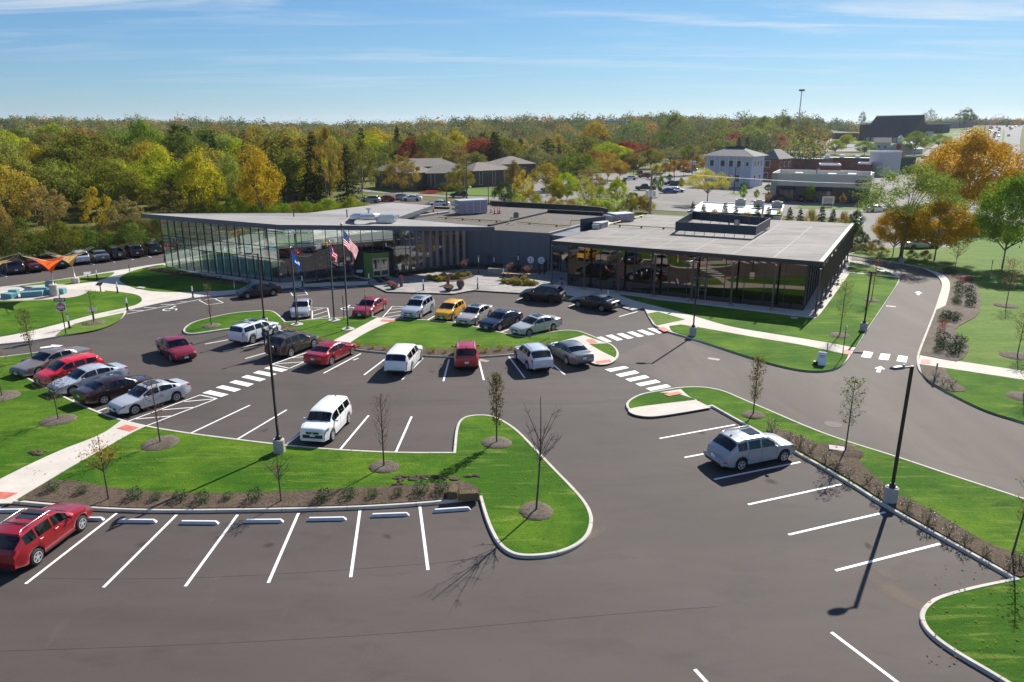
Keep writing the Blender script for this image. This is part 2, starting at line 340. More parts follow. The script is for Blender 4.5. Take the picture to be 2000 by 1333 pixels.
# lawn and paving round the buildings
PB = [g(330, 505).xy, g(560, 470).xy, g(1000, 500).xy, g(1560, 470).xy]
island('building_plinth_pavement', [(1306, 651, c), (1350, 663), (1475, 704), (1545, 723), (1597, 729), (1632, 724), (1651, 712), (1667, 689), (1695, 645), (1725, 600), (1750, 562), (1759, 547), (1754, 536), (1737, 529), (1712, 520), (1668, 509, c), (1600, 470, c), (1300, 430, c), (600, 430, c), (322, 500, c), (322, 516, c), (290, 520), (250, 527), (222, 531), (100, 551), (0, 563), (-300, 600, c), (-420, 720, c), (-150, 690), (0, 675), (50, 670), (105, 661), (160, 652), (212, 637), (240, 622), (247, 609, c), (312, 594), (362, 586), (462, 575), (545, 564), (625, 560), (725, 557, c), (754, 571, c), (887, 575, c), (925, 568, c), (1022, 574, c), (1060, 576, c), (1098, 584, c), (1108, 588, c), (1180, 590, c), (1228, 598, c), (1215, 603, c), (1234, 609, c), (1257, 603, c), (1264, 617, c), (1275, 636, c), (1281, 640, c)], CONC)
def patch(name, px, m, z=.14, it=2): struct(MB().prism([(p.x, p.y) for p in outline(px, z, it)], z - .05, z).build(name, m))
G3 = [(1307, 637, c), (1330, 634, c), (1370, 640), (1480, 660), (1570, 674), (1657, 693, c), (1655, 699), (1646, 713), (1630, 721), (1597, 726), (1545, 720), (1475, 701), (1352, 660), (1312, 649)]
patch('lawn', G3, GRASS)
patch('lawn', [(1200, 573), (1230, 576), (1274, 585), (1347, 593), (1424, 602), (1505, 612), (1590, 622, c), (1600, 618), (1660, 533, c), (1757, 543, c), (1748, 562), (1722, 600), (1692, 645), (1671, 679, c), (1620, 669), (1500, 650), (1425, 638), (1360, 618), (1300, 602), (1240, 588)], GRASS)
patch('lawn', [(1660, 511, c), (1712, 522), (1735, 531), (1750, 539, c), (1650, 530, c)], GRASS2)
patch('lawn', [(1264, 613, c), (1285, 609, c), (1338, 624, c), (1282, 636, c)], GRASS2)
patch('lawn', [(1102, 576, c), (1121, 579, c), (1110, 585, c), (1098, 582, c)], GRASS)
patch('gravel_strip', [(1085, 559, c), (1108, 560, c), (1180, 572), (1274, 583), (1347, 591), (1424, 600), (1505, 609), (1592, 619, c), (1662, 516, c), (1640, 505, c), (1560, 600, c), (1110, 552, c), (1095, 545, c)], GRAVEL, .145, 0)
# left side: round gravel court, lawns
patch('lawn', [(107, 657, c), (120, 645), (145, 633), (175, 625), (242, 611, c), (240, 618), (225, 631), (190, 645), (130, 654)], GRASS2)
patch('lawn', [(-300, 700, c), (0, 659), (62, 646), (125, 630), (190, 612), (250, 600), (270, 594), (279, 586), (272, 577), (250, 572), (200, 567), (175, 566), (165, 575), (140, 582), (75, 587), (0, 588), (-140, 586, c), (-420, 640, c)], GRASS)
patch('gravel_court', [(172, 567), (163, 575), (140, 582), (75, 586), (0, 587), (-90, 585), (-130, 578), (-60, 567), (0, 563), (50, 559), (112, 555), (150, 556), (178, 560)], GRAVEL)
patch('sidewalk', [(-40, 583, c), (5, 570, c), (100, 560, c), (195, 550, c), (205, 570, c), (120, 565, c), (20, 576, c)], CONC, .146, 0)
patch('lawn', [(-300, 597, c), (0, 564), (100, 549), (160, 541), (222, 531), (224, 534), (214, 540), (195, 548), (160, 555), (112, 555), (50, 559), (0, 563), (-60, 567), (-290, 600, c)], GRASS2)
patch('lawn', [(235, 551), (232, 545), (240, 537), (262, 528), (300, 519), (318, 517, c), (400, 538, c), (500, 556, c), (540, 560, c), (470, 566), (375, 571), (300, 570), (258, 562)], GRASS)
patch('planting_bed', [(281, 524), (300, 520, c), (330, 526, c), (400, 541, c), (470, 552, c), (500, 557, c), (450, 558), (380, 546), (310, 532)], MULCH, .155, 1)
patch('gravel_strip', [(318, 519, c), (330, 520, c), (548, 552, c), (556, 556, c), (520, 557, c), (400, 539, c)], GRAVEL, .16, 0)
patch('planting_bed', [(590, 553, c), (640, 546, c), (690, 541, c), (722, 547, c), (716, 549, c), (640, 551, c), (598, 554, c)], MULCH, .155, 1)
# walks through the islands
patch('sidewalk', [(237, 821, c), (284, 833, c), (255, 846), (210, 872), (150, 905), (100, 935), (20, 983, c), (-60, 985, c), (-90, 985, c), (0, 935), (110, 882), (170, 860), (205, 845)], CONC)
patch('sidewalk', [(736, 621, c), (778, 624, c), (750, 633), (712, 651), (685, 668), (668, 683, c), (634, 676, c), (652, 665), (700, 640)], CONC)
patch('sidewalk', [(1088, 669, c), (1140, 655, c), (1186, 671, c), (1150, 672, c), (1176, 687, c), (1201, 699, c), (1203, 703, c), (1193, 710), (1175, 713), (1157, 710), (1140, 700), (1110, 686, c)], CONC)
patch('sidewalk', [(1230, 797), (1300, 788), (1362, 781, c), (1320, 768, c), (1287, 767, c), (1330, 760, c), (1340, 770), (1350, 777), (1389, 796, c), (1350, 803), (1287, 813), (1262, 814), (1238, 810), (1226, 803)], CONC)
# red tactile pads
for q in ([(246, 830), (271, 835), (254, 843), (228, 837)], [(0, 961), (35, 963), (12, 974), (-30, 974)], [(747, 624), (774, 625.5), (766, 629), (742, 628)], [(1144, 664), (1157, 662), (1167, 669), (1154, 671)], [(1162, 706), (1191, 702.5), (1195, 707), (1167, 711)], [(1296, 770), (1325, 765), (1333, 769), (1306, 774)], [(1284, 641), (1296, 639), (1309, 646), (1297, 648)], [(1645, 684), (1662, 683), (1663, 692), (1650, 692)], [(1800, 702), (1818, 703), (1817, 711), (1798, 710)]):
    struct(MB().prism([g(x, y, .15).xy for x, y in q], .1, .152).build('tactile_paving', RED_PAD))
# mulch beds
def bed(px, m=MULCH, z=.17): patch('mulch_bed', px, m, z, 1)
bed([(35, 978, c), (60, 960), (100, 937, c), (160, 940), (200, 950), (260, 957), (330, 962), (400, 963), (500, 962), (600, 958), (700, 952), (800, 948), (880, 941), (905, 939), (940, 955), (930, 969, c), (880, 973), (820, 979), (703, 986), (600, 989), (500, 991), (345, 993), (228, 991), (100, 981), (50, 976, c)])
bed([(-200, 980, c), (-60, 960, c), (0, 935, c), (-20, 934, c), (-300, 930, c), (-400, 955, c)])
bed([(687, 669, c), (725, 675), (775, 677), (850, 681), (925, 681), (1000, 676), (1060, 671), (1085, 668, c), (1105, 682), (1060, 683), (1000, 690), (935, 695), (885, 695), (825, 692), (755, 687), (697, 681), (674, 677, c)])
bed([(560, 632, c), (575, 640), (590, 647), (620, 656), (650, 665, c), (636, 674, c), (585, 659), (545, 643), (550, 634)])
bed([(1489, 838), (1520, 838), (1545, 843), (1597, 866), (1620, 866), (1650, 868), (1678, 880), (1675, 900), (1713, 932), (1748, 964), (1790, 981), (1842, 1009), (1895, 1041), (1940, 1066), (1985, 1080), (2012, 1096), (2010, 1120), (1988, 1128), (1950, 1104), (1835, 1040), (1740, 987), (1660, 935), (1560, 879)], MULCH)
# right-hand side, across the lane
RG = [(1655, 499, c), (1750, 515), (1800, 524), (1825, 534), (1838, 547), (1840, 562), (1832, 585), (1825, 607), (1810, 645), (1795, 682), (1789, 700), (1790, 717), (1797, 731), (1825, 756), (1877, 783), (1930, 807), (2000, 828), (2090, 860, c), (2900, 1000, c), (2900, 500, c), (2200, 440, c), (1900, 440, c), (1850, 450, c), (1850, 484, c), (1690, 486, c)]
island('lawn', RG, GRASS2)
def patch3(*a, **k): patch(*a, **k)
patch('sidewalk', [(1802, 524, c), (1840, 534), (1855, 547), (1856, 562), (1852, 580), (1847, 597, c), (1827, 606, c), (1833, 585), (1841, 562), (1838, 547), (1826, 535)], CONC)
patch('sidewalk', [(1797, 694, c), (2000, 725, c), (2300, 770, c), (2300, 788, c), (2000, 742, c), (1848, 719, c), (1793, 711, c)], CONC)
patch('lawn', [(1853, 720, c), (2000, 744, c), (2300, 790, c), (2300, 950, c), (2000, 824, c), (1930, 804), (1877, 779), (1825, 752), (1800, 730)], GRASS, .139)
bed([(1825, 527), (1870, 529), (1897, 540), (1910, 560), (1917, 590), (1910, 617), (1885, 630), (1867, 640), (1866, 652), (1885, 665), (1896, 680), (1875, 707), (1850, 703), (1798, 693, c), (1812, 650), (1828, 608, c), (1847, 598, c), (1857, 562), (1856, 547), (1842, 534)], MULCH2)
bed([(1797, 713, c), (1847, 719, c), (1853, 736), (1870, 748), (1891, 763), (1870, 766), (1848, 762), (1815, 745), (1800, 728)], MULCH2)
# plaza of grey pavers in front of the entrance, with a joint pattern in the material
def paver_mat():
    m = mat('pavers', (.30, .28, .26), .8); nt = m.node_tree; b = nt.nodes['Principled BSDF']; t = N(nt, 'ShaderNodeTexCoord')
    mp = N(nt, 'ShaderNodeMapping'); mp.inputs['Rotation'].default_value = (0, 0, R(22)); nt.links.new(t.outputs['Object'], mp.inputs[0])
    br = N(nt, 'ShaderNodeTexBrick', i_Scale=1.0); br.inputs['Color1'].default_value = (.36, .33, .30, 1); br.inputs['Color2'].default_value = (.20, .19, .18, 1); br.inputs['Mortar'].default_value = (.11, .10, .09, 1)
    br.inputs['Brick Width'].default_value = 1.3; br.inputs['Row Height'].default_value = .32; br.inputs['Mortar Size'].default_value = .018
    nt.links.new(mp.outputs[0], br.inputs[0]); nt.links.new(br.outputs[0], b.inputs['Base Color']); return m
PAVER = paver_mat()
patch('plaza', [(725, 556, c), (755, 570, c), (886, 574, c), (924, 567, c), (1022, 573, c), (1060, 575, c), (1088, 566, c), (1108, 556, c), (1108, 530, c), (1080, 515, c), (905, 510, c), (760, 532, c), (722, 545, c)], PAVER, .142, 0)
bed([(835, 540), (855, 537), (880, 534), (915, 533), (930, 536), (925, 541), (905, 547), (880, 551), (850, 550), (830, 545)], MULCH)
bed([(975, 549), (1000, 544), (1030, 546), (1056, 552), (1048, 558), (1020, 560), (985, 556)], MULCH)
bed([(760, 537), (790, 532), (830, 526), (870, 522), (915, 515, c), (1000, 519, c), (1072, 526, c), (1065, 532), (1020, 534), (960, 527), (915, 525), (870, 529), (830, 534), (790, 541), (768, 543)], MULCH)
# painted markings
mk = MB()
L = [(228, 1003, 50, 1141), (345, 1006, 202, 1148), (464, 1006, 362, 1146), (583, 1003, 524, 1139), (703, 998, 685, 1128), (820, 990, 836, 1114), (12, 985, -60, 1020),
     (488, 792, 372, 847), (560, 801, 461, 860), (587, 847, 556, 872), (720, 812, 663, 880), (804, 814, 773, 884),
     (57, 747, 140, 722), (89, 767, 170, 738), (135, 785, 215, 758), (187, 805, 290, 768),
     (401, 672.5, 452, 663), (436, 687, 520, 668), (479, 701, 560, 678), (531, 712, 605, 687), (632, 729.5, 705, 691), (711, 733, 757, 698), (785, 742, 826, 700), (866, 745, 877, 702), (945, 743, 935, 703), (1025, 739, 994, 697), (1103, 732, 1075, 708),
     (834, 626, 852, 616), (886, 631, 900, 624), (932, 639, 950, 631), (977, 650, 1005, 640), (1012, 659, 1050, 651), (785, 622, 797, 611), (1010, 587, 1022, 581), (1111, 599, 1122, 595), (1209, 619, 1245, 609),
     (1436, 830, 1288, 857), (1386, 885, 1337, 894), (1394.5, 937, 1563, 903), (1461, 986, 1643, 946.5), (1540, 1045, 1729, 1001), (1632, 1115, 1836, 1062.5), (1623.6, 1235.5, 1780, 1354), (1357, 1308, 1400, 1355), (690, 704, 700, 700),
     (184, 517.5, 168, 512), (225, 512.5, 210, 508), (261, 507.5, 247, 503), (296, 503, 283, 499), (14, 541, 0, 537), (61, 535, 42, 529), (340, 497, 325, 493)]
for a in L: mk.strip(g(a[0], a[1]), g(a[2], a[3]), .13, .008)
H = [(391, 772, 248, 824), (424, 779, 287, 832), (391, 772, 424, 779), (360, 785, 422, 779.5), (317, 801, 380, 796), (265, 819, 335, 813), (531, 712, 565, 720), (565, 720, 603, 704), (560, 700, 597, 697), (540, 711, 597, 707),
     (766, 599, 745, 623), (766, 599, 791, 600), (761, 605, 789, 602), (755, 613, 787, 608), (749, 621, 786, 615),
     (610, 602, 640, 602), (640, 602, 644, 623), (610, 602, 610, 626), (611, 617, 639, 608), (610, 624, 641, 617), (611, 608, 630, 603),
     (247, 614, 392, 585), (250, 607, 284, 607), (280, 601, 307, 602), (314, 595, 342, 595), (345, 590, 365, 589), (389, 587, 406, 596), (420, 584, 436, 592), (375, 584, 462, 574), (406, 596, 436, 592), (400, 586, 470, 577), (566, 569, 572, 578), (594, 567, 601, 576), (550, 571, 722, 561), (572, 578, 601, 576), (575, 561.5, 605, 567), (625, 560.5, 655, 564.5), (675, 558.5, 700, 562)]
for a in H: mk.strip(g(a[0], a[1]), g(a[2], a[3]), .1, .0085)
XW = [[(395, 768), (410, 763), (447, 771), (432, 776)], [(421, 757.5), (435, 753), (471, 761), (458, 766)], [(447.5, 747.5), (460, 743), (496, 750.5), (484, 756)], [(471, 737.5), (482.5, 733), (520, 741), (507, 745.5)], [(494, 729), (505.5, 724.5), (541, 731), (528, 736)], [(515.5, 720), (527.5, 716), (562.5, 722.5), (550, 727)],
      [(1161, 660), (1175, 658), (1195.5, 667.5), (1184, 669)], [(1182.5, 656), (1195, 654), (1217, 664), (1205, 666)], [(1204, 653), (1215, 651), (1238, 660.5), (1226, 662.5)], [(1224, 649.5), (1235.5, 648), (1258, 657), (1247, 659)], [(1244, 646), (1255, 644.5), (1279, 653.5), (1266, 655.5)], [(1264, 642.5), (1274, 641), (1298, 649.5), (1287.5, 652)],
      [(1181, 722), (1220, 715.5), (1229, 719), (1192.5, 727)], [(1202, 732), (1240, 724), (1249, 729), (1212, 737)], [(1221, 741), (1260, 733), (1269, 738), (1231, 746)], [(1241, 750), (1281, 742), (1290.5, 747), (1251, 755)], [(1261, 759), (1302, 751), (1311, 756), (1271, 764)],
      [(1687.5, 686), (1705.5, 689), (1700, 700), (1682, 697.5)], [(1720.5, 691), (1739, 692.5), (1735, 704), (1716, 702)], [(1755, 694.5), (1773, 697), (1770, 708.5), (1751, 705.5)],
      [(78, 679), (101, 675.5), (102, 678.5), (79, 681)], [(100, 673.5), (124, 675), (102, 681)], [(1720, 715.5), (1729, 722), (1707.5, 720)], [(1714.5, 721), (1721.5, 721.5), (1719, 728), (1710.5, 727)], [(1794.5, 569.5), (1801.5, 573.5), (1786, 572)], [(1791, 572.5), (1796.5, 573.2), (1795.5, 577), (1790.5, 576)]]
for q in XW: mk.sheet([g(x, y) for x, y in q], .009)
struct(mk.build('road_marking', PAINT))
# wheelchair symbols painted on the lot
for px, py in ((329, 605), (676, 603)):
    P = g(px, py); b = MB(); r0 = .55
    for k in range(14):
        a0, a1 = math.pi * (.35 + k * .1), math.pi * (.35 + (k + 1) * .1)
        b.sheet([(P.x + q * math.cos(a), P.y + q * math.sin(a), 0) for q, a in ((r0, a0), (r0, a1), (r0 * .75, a1), (r0 * .75, a0))], .0095)
    b.strip((P.x, P.y + .2), (P.x + .05, P.y + 1.1), .14, .0095); b.strip((P.x, P.y + .3), (P.x + .7, P.y + .3), .12, .0097); b.strip((P.x + .7, P.y + .3), (P.x + .9, P.y - .4), .12, .0099)
    b.lathe((P.x + .05, P.y + 1.3, .004), [(.14, 0), (.14, .005)], 10); struct(b.build('road_marking', PAINT))
# paving seams and tyre sweeps: narrow strips where the asphalt courses meet
SEAM = mat('asphalt_seam', (.066, .055, .049), .9); SEAM2 = mat('asphalt_scuff', (.12, .10, .09), .8, var=.4, vs=3)
def curve_strip(pts, w, z, m, n=8):
    Q = [g(*p) for p in pts]; S = []
    for i in range(len(Q) - 1):
        a = Q[max(i - 1, 0)]; b_ = Q[i]; c_ = Q[i + 1]; d = Q[min(i + 2, len(Q) - 1)]
        for k in range(n):
            t = k / n; S.append(.5 * ((2 * b_) + (c_ - a) * t + (2 * a - 5 * b_ + 4 * c_ - d) * t * t + (3 * b_ - a - 3 * c_ + d) * t ** 3))
    S.append(Q[-1]); b = MB(); b_v = []
    for i, p in enumerate(S):
        d = (S[min(i + 1, len(S) - 1)] - S[max(i - 1, 0)]).normalized(); nn = Vector((-d.y, d.x, 0)) * w / 2; b_v += [(p.x + nn.x, p.y + nn.y, z), (p.x - nn.x, p.y - nn.y, z)]
    b.add(b_v, [(2 * i, 2 * i + 1, 2 * i + 3, 2 * i + 2) for i in range(len(S) - 1)]); struct(b.build('asphalt_joint', m))
for pts in ([(0, 1128), (200, 1131), (400, 1128), (600, 1118), (800, 1104), (960, 1090)], [(0, 1272), (400, 1258), (800, 1235), (1200, 1200), (1400, 1185)], [(1240, 700), (1400, 730), (1560, 800), (1700, 870), (2000, 940)], [(700, 790), (900, 782), (1100, 790), (1230, 780)]):
    curve_strip(pts, .022, .006, SEAM)
for px, py, r in ((1627, 829, .42), (1394, 702, .0), (1740, 599, .0), (944, 705, 0)):
    P = g(px, py)
    if r: struct(MB().lathe((P.x, P.y, 0), [(r + .1, .003), (r + .1, .012), (r, .013), (r, .009), (r * .55, .009), (r * .5, .014), (0, .014)], 24).build('manhole_cover', mat('cast_iron', (.085, .07, .062), .8, .0, var=.3, vs=8)))
    else: struct(MB().box((P.x, P.y, .01), (.9, .5, .016), R(-30)).build('storm_drain', mat('drain_grate', (.26, .22, .2), .7, var=.4, vs=9)))
# soft-edged stains: oil in the bays, pale dust by the kerbs, tyre scuffs
def stain_mat(i, col, amt):
    m = bpy.data.materials.new('stain_%d' % i); m.use_nodes = True; nt = m.node_tree; nt.nodes.clear(); t = N(nt, 'ShaderNodeTexCoord'); v = N(nt, 'ShaderNodeVectorMath', operation='SUBTRACT'); v.inputs[1].default_value = (.5, .5, 0); nt.links.new(t.outputs['Generated'], v.inputs[0])
    sp = N(nt, 'ShaderNodeSeparateXYZ'); nt.links.new(v.outputs[0], sp.inputs[0]); d = math_n(nt, 'SQRT', math_n(nt, 'ADD', math_n(nt, 'POWER', math_n(nt, 'ABSOLUTE', sp.outputs[0]), 2.0), math_n(nt, 'POWER', math_n(nt, 'ABSOLUTE', sp.outputs[1]), 2.0)))
    n = N(nt, 'ShaderNodeTexNoise', i_Scale=1.6, i_Detail=7.0, i_Roughness=.7); nt.links.new(t.outputs['Object'], n.inputs['Vector']); f = math_n(nt, 'MULTIPLY', math_n(nt, 'SUBTRACT', math_n(nt, 'ADD', math_n(nt, 'SUBTRACT', .5, d), math_n(nt, 'MULTIPLY', math_n(nt, 'SUBTRACT', n.outputs[0], .5), .9)), .04), 3.0, True); f = math_n(nt, 'MULTIPLY', math_n(nt, 'MULTIPLY', f, math_n(nt, 'MULTIPLY', math_n(nt, 'SUBTRACT', .5, d), 5.0, True)), amt)
    a = N(nt, 'ShaderNodeBsdfTransparent'); b = N(nt, 'ShaderNodeBsdfDiffuse'); b.inputs[0].default_value = (*col, 1); ms = N(nt, 'ShaderNodeMixShader'); nt.links.new(f, ms.inputs[0]); nt.links.new(a.outputs[0], ms.inputs[1]); nt.links.new(b.outputs[0], ms.inputs[2]); o = N(nt, 'ShaderNodeOutputMaterial'); nt.links.new(ms.outputs[0], o.inputs[0]); return m
STM = {'oil': stain_mat(0, (.04, .034, .031), .28), 'dust': stain_mat(1, (.24, .20, .16), .5), 'pale': stain_mat(2, (.14, .122, .108), .32), 'dark': stain_mat(3, (.04, .034, .031), .22)}
rs = random.Random(21)
SL = [(1765, 1165, 5, 1.6, -52, 'dust'), (1730, 1120, 2, .8, -50, 'dust'), (925, 812, 2.5, .6, 0, 'dust'), (1150, 1045, 3, 1.0, 40, 'dust'), (1225, 712, 2, .8, 0, 'dust')] + [(a + rs.uniform(-9, 9), b + rs.uniform(-7, 7), rs.uniform(.5, 1.0), rs.uniform(.4, .8), rs.uniform(0, 180), 'oil') for a, b in ((285, 1060), (520, 1060), (765, 1050), (520, 845), (745, 850), (665, 715), (850, 720), (1370, 850), (1500, 945), (1690, 1065))]
for i, (x, y, w, h, rz, k) in enumerate(SL):
    P = g(x, y, .0055 + (i % 5) * .0004); o = MB().sheet([(-w / 2, -h / 2, 0), (w / 2, -h / 2, 0), (w / 2, h / 2, 0), (-w / 2, h / 2, 0)]).build('asphalt_stain', STM[k], loc=P); o.rotation_euler = (0, 0, R(rz)); struct(o)
# distant paving
def far_sheet(name, px, m, z): struct(MB().sheet([g(x, y, z) for x, y in px], z).build(name, m))
far_sheet('street', [(600, 372), (697, 374), (800, 381), (912, 389), (1040, 396), (1300, 412), (1560, 424), (2000, 437), (2600, 450), (2600, 425), (2000, 412), (1560, 408), (1290, 396), (1040, 386), (900, 384), (800, 376), (690, 369), (600, 366)], LOT, .01)
far_sheet('street', [(780, 390), (960, 398), (960, 412), (850, 412), (760, 399)], ASPH2, .014)
far_sheet('far_parking_lot', [(690, 388), (800, 391), (830, 400), (700, 402)], ASPH2, .012)
far_sheet('far_parking_lot', [(1040, 347), (1290, 334), (1500, 330), (1990, 322), (2100, 330), (2100, 408), (1560, 412), (1300, 400), (1040, 385)], LOT, .006)
far_sheet('far_parking_lot', [(1665, 424), (1800, 430), (1850, 447), (1850, 486), (1690, 487), (1662, 470)], LOT, .02)
for q in ([(725, 373), (870, 380), (1000, 384), (1040, 380), (960, 370), (840, 366), (760, 363), (720, 366)], [(705, 379), (805, 384), (808, 391), (703, 386)], [(1175, 388), (1255, 390), (1262, 397), (1180, 397)], [(1225, 338), (1265, 336), (1280, 342), (1235, 345)], [(1560, 402), (1700, 406), (1760, 411), (1550, 408)], [(1290, 372), (1330, 370), (1335, 374), (1300, 377)], [(1425, 377), (1455, 376), (1452, 380), (1432, 381)]):
    far_sheet('far_lawn', q, GRASS2, .03)
# the highway climbing the far hill, its median and its verges
def road_strip(name, cl, m, dz):
    # cl: (px_left, px_right, py)
    b = MB(); rows = []
    for (l0, r0, y0), (l1, r1, y1) in zip(cl, cl[1:]):
        for k in range(12):
            t = k / 12; rows.append((lerp(l0, l1, t), lerp(r0, r1, t), lerp(y0, y1, t)))
    rows.append(cl[-1]); vs = []
    for l, r, y in rows:
        for a in (l, r): p = gt(a, y); vs.append((p.x, p.y, terrain(p.x, p.y) + dz))
    b.add(vs, [(2 * i, 2 * i + 1, 2 * i + 3, 2 * i + 2) for i in range(len(rows) - 1)]); struct(b.build(name, m))
HWY = mat('highway_concrete', (.27, .26, .25), .95, spec=.12, var=.1, vs=.05)
road_strip('highway', [(1880, 2010, 330), (1905, 1992, 300), (1921, 1992, 275), (1929, 1995, 258), (1937, 1998, 246.5)], HWY, .15)
road_strip('highway_median', [(1952, 1957, 300), (1957, 1961, 275), (1958, 1962, 262), (1958, 1961, 255)], GRASS2, .3)
road_strip('street', [(1790, 1830, 330), (1800, 1832, 305), (1815, 1842, 290), (1850, 1868, 272), (1880, 1905, 262)], HWY, .12)
road_strip('street', [(1860, 1925, 263.5), (1862, 1925, 261)], HWY, .13)
road_strip('far_lawn', [(1800, 1900, 285), (1830, 1915, 268), (1860, 1925, 258), (1870, 1915, 252)], GRASS2, .05)
road_strip('far_lawn', [(1640, 1700, 281), (1650, 1760, 275)], GRASS2, .05)
road_strip('far_parking_lot', [(1600, 1720, 297), (1615, 1720, 288), (1625, 1700, 282)], HWY, .05)
road_strip('street', [(1540, 1600, 300), (1590, 1625, 278), (1600, 1625, 262)], HWY, .05)
# ================================================================ CARS
TYRE = mat('tyre_rubber', (.022, .022, .022), .85, bump=.2); RIM = mat('alloy_rim', (.55, .55, .56), .32, .35); CHROME = mat('chrome', (.7, .7, .7), .25, .8)
TRIM = mat('black_trim', (.02, .02, .021), .5); CGLASS = glass('car_glass', (.42, .5, .5), .02, .55); HLAMP = mat('headlamp_lens', (.22, .23, .25), .1, .5, coat=1); TLAMP = mat('taillamp_lens', (.42, .012, .015), .15, coat=1)
SEAT = mat('seat_fabric', (.10, .095, .09), .9); PLATE = mat('licence_plate', (.70, .73, .78), .5, var=.25, vs=14); UNDER = mat('underbody', (.01, .01, .01), .9)
def paint(name, metal):
    m = mat(name, (.5, .5, .5), .3, metal, objcol=True, coat=.8, spec=.4); b = m.node_tree.nodes['Principled BSDF']; b.inputs['Coat Roughness'].default_value = .03; return m
PAINTM = paint('car_paint', .0); PAINTF = paint('metallic_car_paint', .22)
# profile: (x from the nose, top height); belt: (x, height of the window sill)
SEDAN = dict(L=4.85, W=1.84, r=.33, fo=.93, wb=2.78, top=[(0, .50), (.03, .66), (.18, .76), (.5, .84), (1.30, .96), (2.05, 1.40), (2.5, 1.46), (3.0, 1.455), (3.5, 1.36), (4.15, 1.10), (4.7, 1.06), (4.82, .98), (4.85, .72)],
             belt=[(1.2, .90), (2.4, .95), (4.2, 1.02)], ws=(1.36, 2.0), rg=(3.52, 4.12), win=[(1.62, 2.62), (2.70, 3.55), (3.60, 3.80)], deck=1)
COUPEISH = dict(SEDAN, L=4.5, wb=2.62, fo=.85, top=[(0, .45), (.03, .6), (.2, .74), (.5, .82), (1.15, .94), (1.9, 1.37), (2.3, 1.43), (2.8, 1.42), (3.3, 1.31), (3.9, 1.07), (4.35, 1.03), (4.47, .94), (4.5, .7)], ws=(1.2, 1.85), rg=(3.32, 3.86), win=[(1.5, 2.4), (2.48, 3.3), (3.36, 3.5)], belt=[(1.1, .88), (3.9, .98)])
SUV = dict(L=4.6, W=1.85, r=.36, fo=.88, wb=2.66, top=[(0, .62), (.04, .82), (.25, .95), (.6, 1.02), (1.2, 1.12), (1.95, 1.62), (2.4, 1.69), (3.4, 1.70), (3.95, 1.64), (4.42, 1.14), (4.56, 1.02), (4.6, .7)],
           belt=[(1.1, 1.04), (4.4, 1.12)], ws=(1.26, 1.9), rg=(4.0, 4.38), win=[(1.55, 2.42), (2.50, 3.28), (3.36, 3.95)], rails=1)
BIGSUV = dict(SUV, L=4.65, W=1.80, r=.36, top=[(0, .65), (.04, .9), (.2, 1.0), (1.15, 1.10), (1.75, 1.58), (2.1, 1.66), (3.6, 1.68), (4.35, 1.64), (4.58, 1.15), (4.62, .95), (4.65, .65)], ws=(1.2, 1.72), rg=(4.38, 4.56), win=[(1.45, 2.25), (2.35, 3.1), (3.2, 4.3)])
BOX = dict(SUV, L=4.14, W=1.80, r=.34, fo=.82, wb=2.57, top=[(0, .66), (.03, .90), (.15, 1.0), (.5, 1.06), (.9, 1.11), (1.38, 1.56), (1.7, 1.64), (3.0, 1.66), (3.9, 1.61), (4.08, 1.12), (4.12, .9), (4.14, .6)], belt=[(.85, 1.02), (4.1, 1.14)], ws=(.94, 1.36), rg=(3.92, 4.06), win=[(1.14, 2.0), (2.08, 2.85), (2.93, 3.75)], rails=0)
LONGBOX = dict(SUV, L=5.1, W=1.93, r=.36, fo=.95, wb=2.99, top=[(0, .60), (.04, .85), (.2, .96), (1.3, 1.06), (1.85, 1.56), (2.2, 1.66), (3.8, 1.68), (4.75, 1.62), (5.0, 1.12), (5.06, .9), (5.1, .6)], belt=[(1.2, 1.02), (5, 1.08)], ws=(1.36, 1.8), rg=(4.78, 4.98), win=[(1.6, 2.5), (2.58, 3.45), (3.53, 4.6)], rails=0)
HATCH = dict(SUV, L=4.1, W=1.70, r=.31, fo=.80, wb=2.53, top=[(0, .48), (.04, .65), (.25, .82), (.8, .98), (1.75, 1.46), (2.1, 1.52), (3.0, 1.52), (3.6, 1.42), (3.98, 1.0), (4.07, .8), (4.1, .55)], belt=[(.8, .93), (4.0, 1.06)], ws=(.95, 1.68), rg=(3.62, 3.94), win=[(1.35, 2.1), (2.18, 2.95), (3.02, 3.45)], rails=0)
WAGON = dict(SUV, L=4.35, W=1.77, r=.33, fo=.85, wb=2.6, top=[(0, .5), (.04, .68), (.25, .82), (.9, .98), (1.75, 1.45), (2.1, 1.53), (3.2, 1.53), (3.9, 1.44), (4.2, 1.02), (4.3, .9), (4.35, .6)], belt=[(.9, .93), (4.2, 1.06)], ws=(1.02, 1.7), rg=(3.92, 4.18), win=[(1.4, 2.15), (2.23, 2.95), (3.03, 3.75)], rails=0)
FASTBACK = dict(SEDAN, L=4.46, W=1.75, wb=2.7, fo=.86, r=.31, top=[(0, .48), (.04, .66), (.3, .8), (.85, .96), (1.85, 1.42), (2.3, 1.49), (2.8, 1.47), (3.5, 1.30), (4.15, 1.10), (4.38, 1.04), (4.44, .9), (4.46, .6)], belt=[(.9, .9), (4, 1.02)], ws=(1.0, 1.75), rg=(3.2, 4.1), win=[(1.45, 2.25), (2.33, 3.1), (3.18, 3.4)], deck=0)
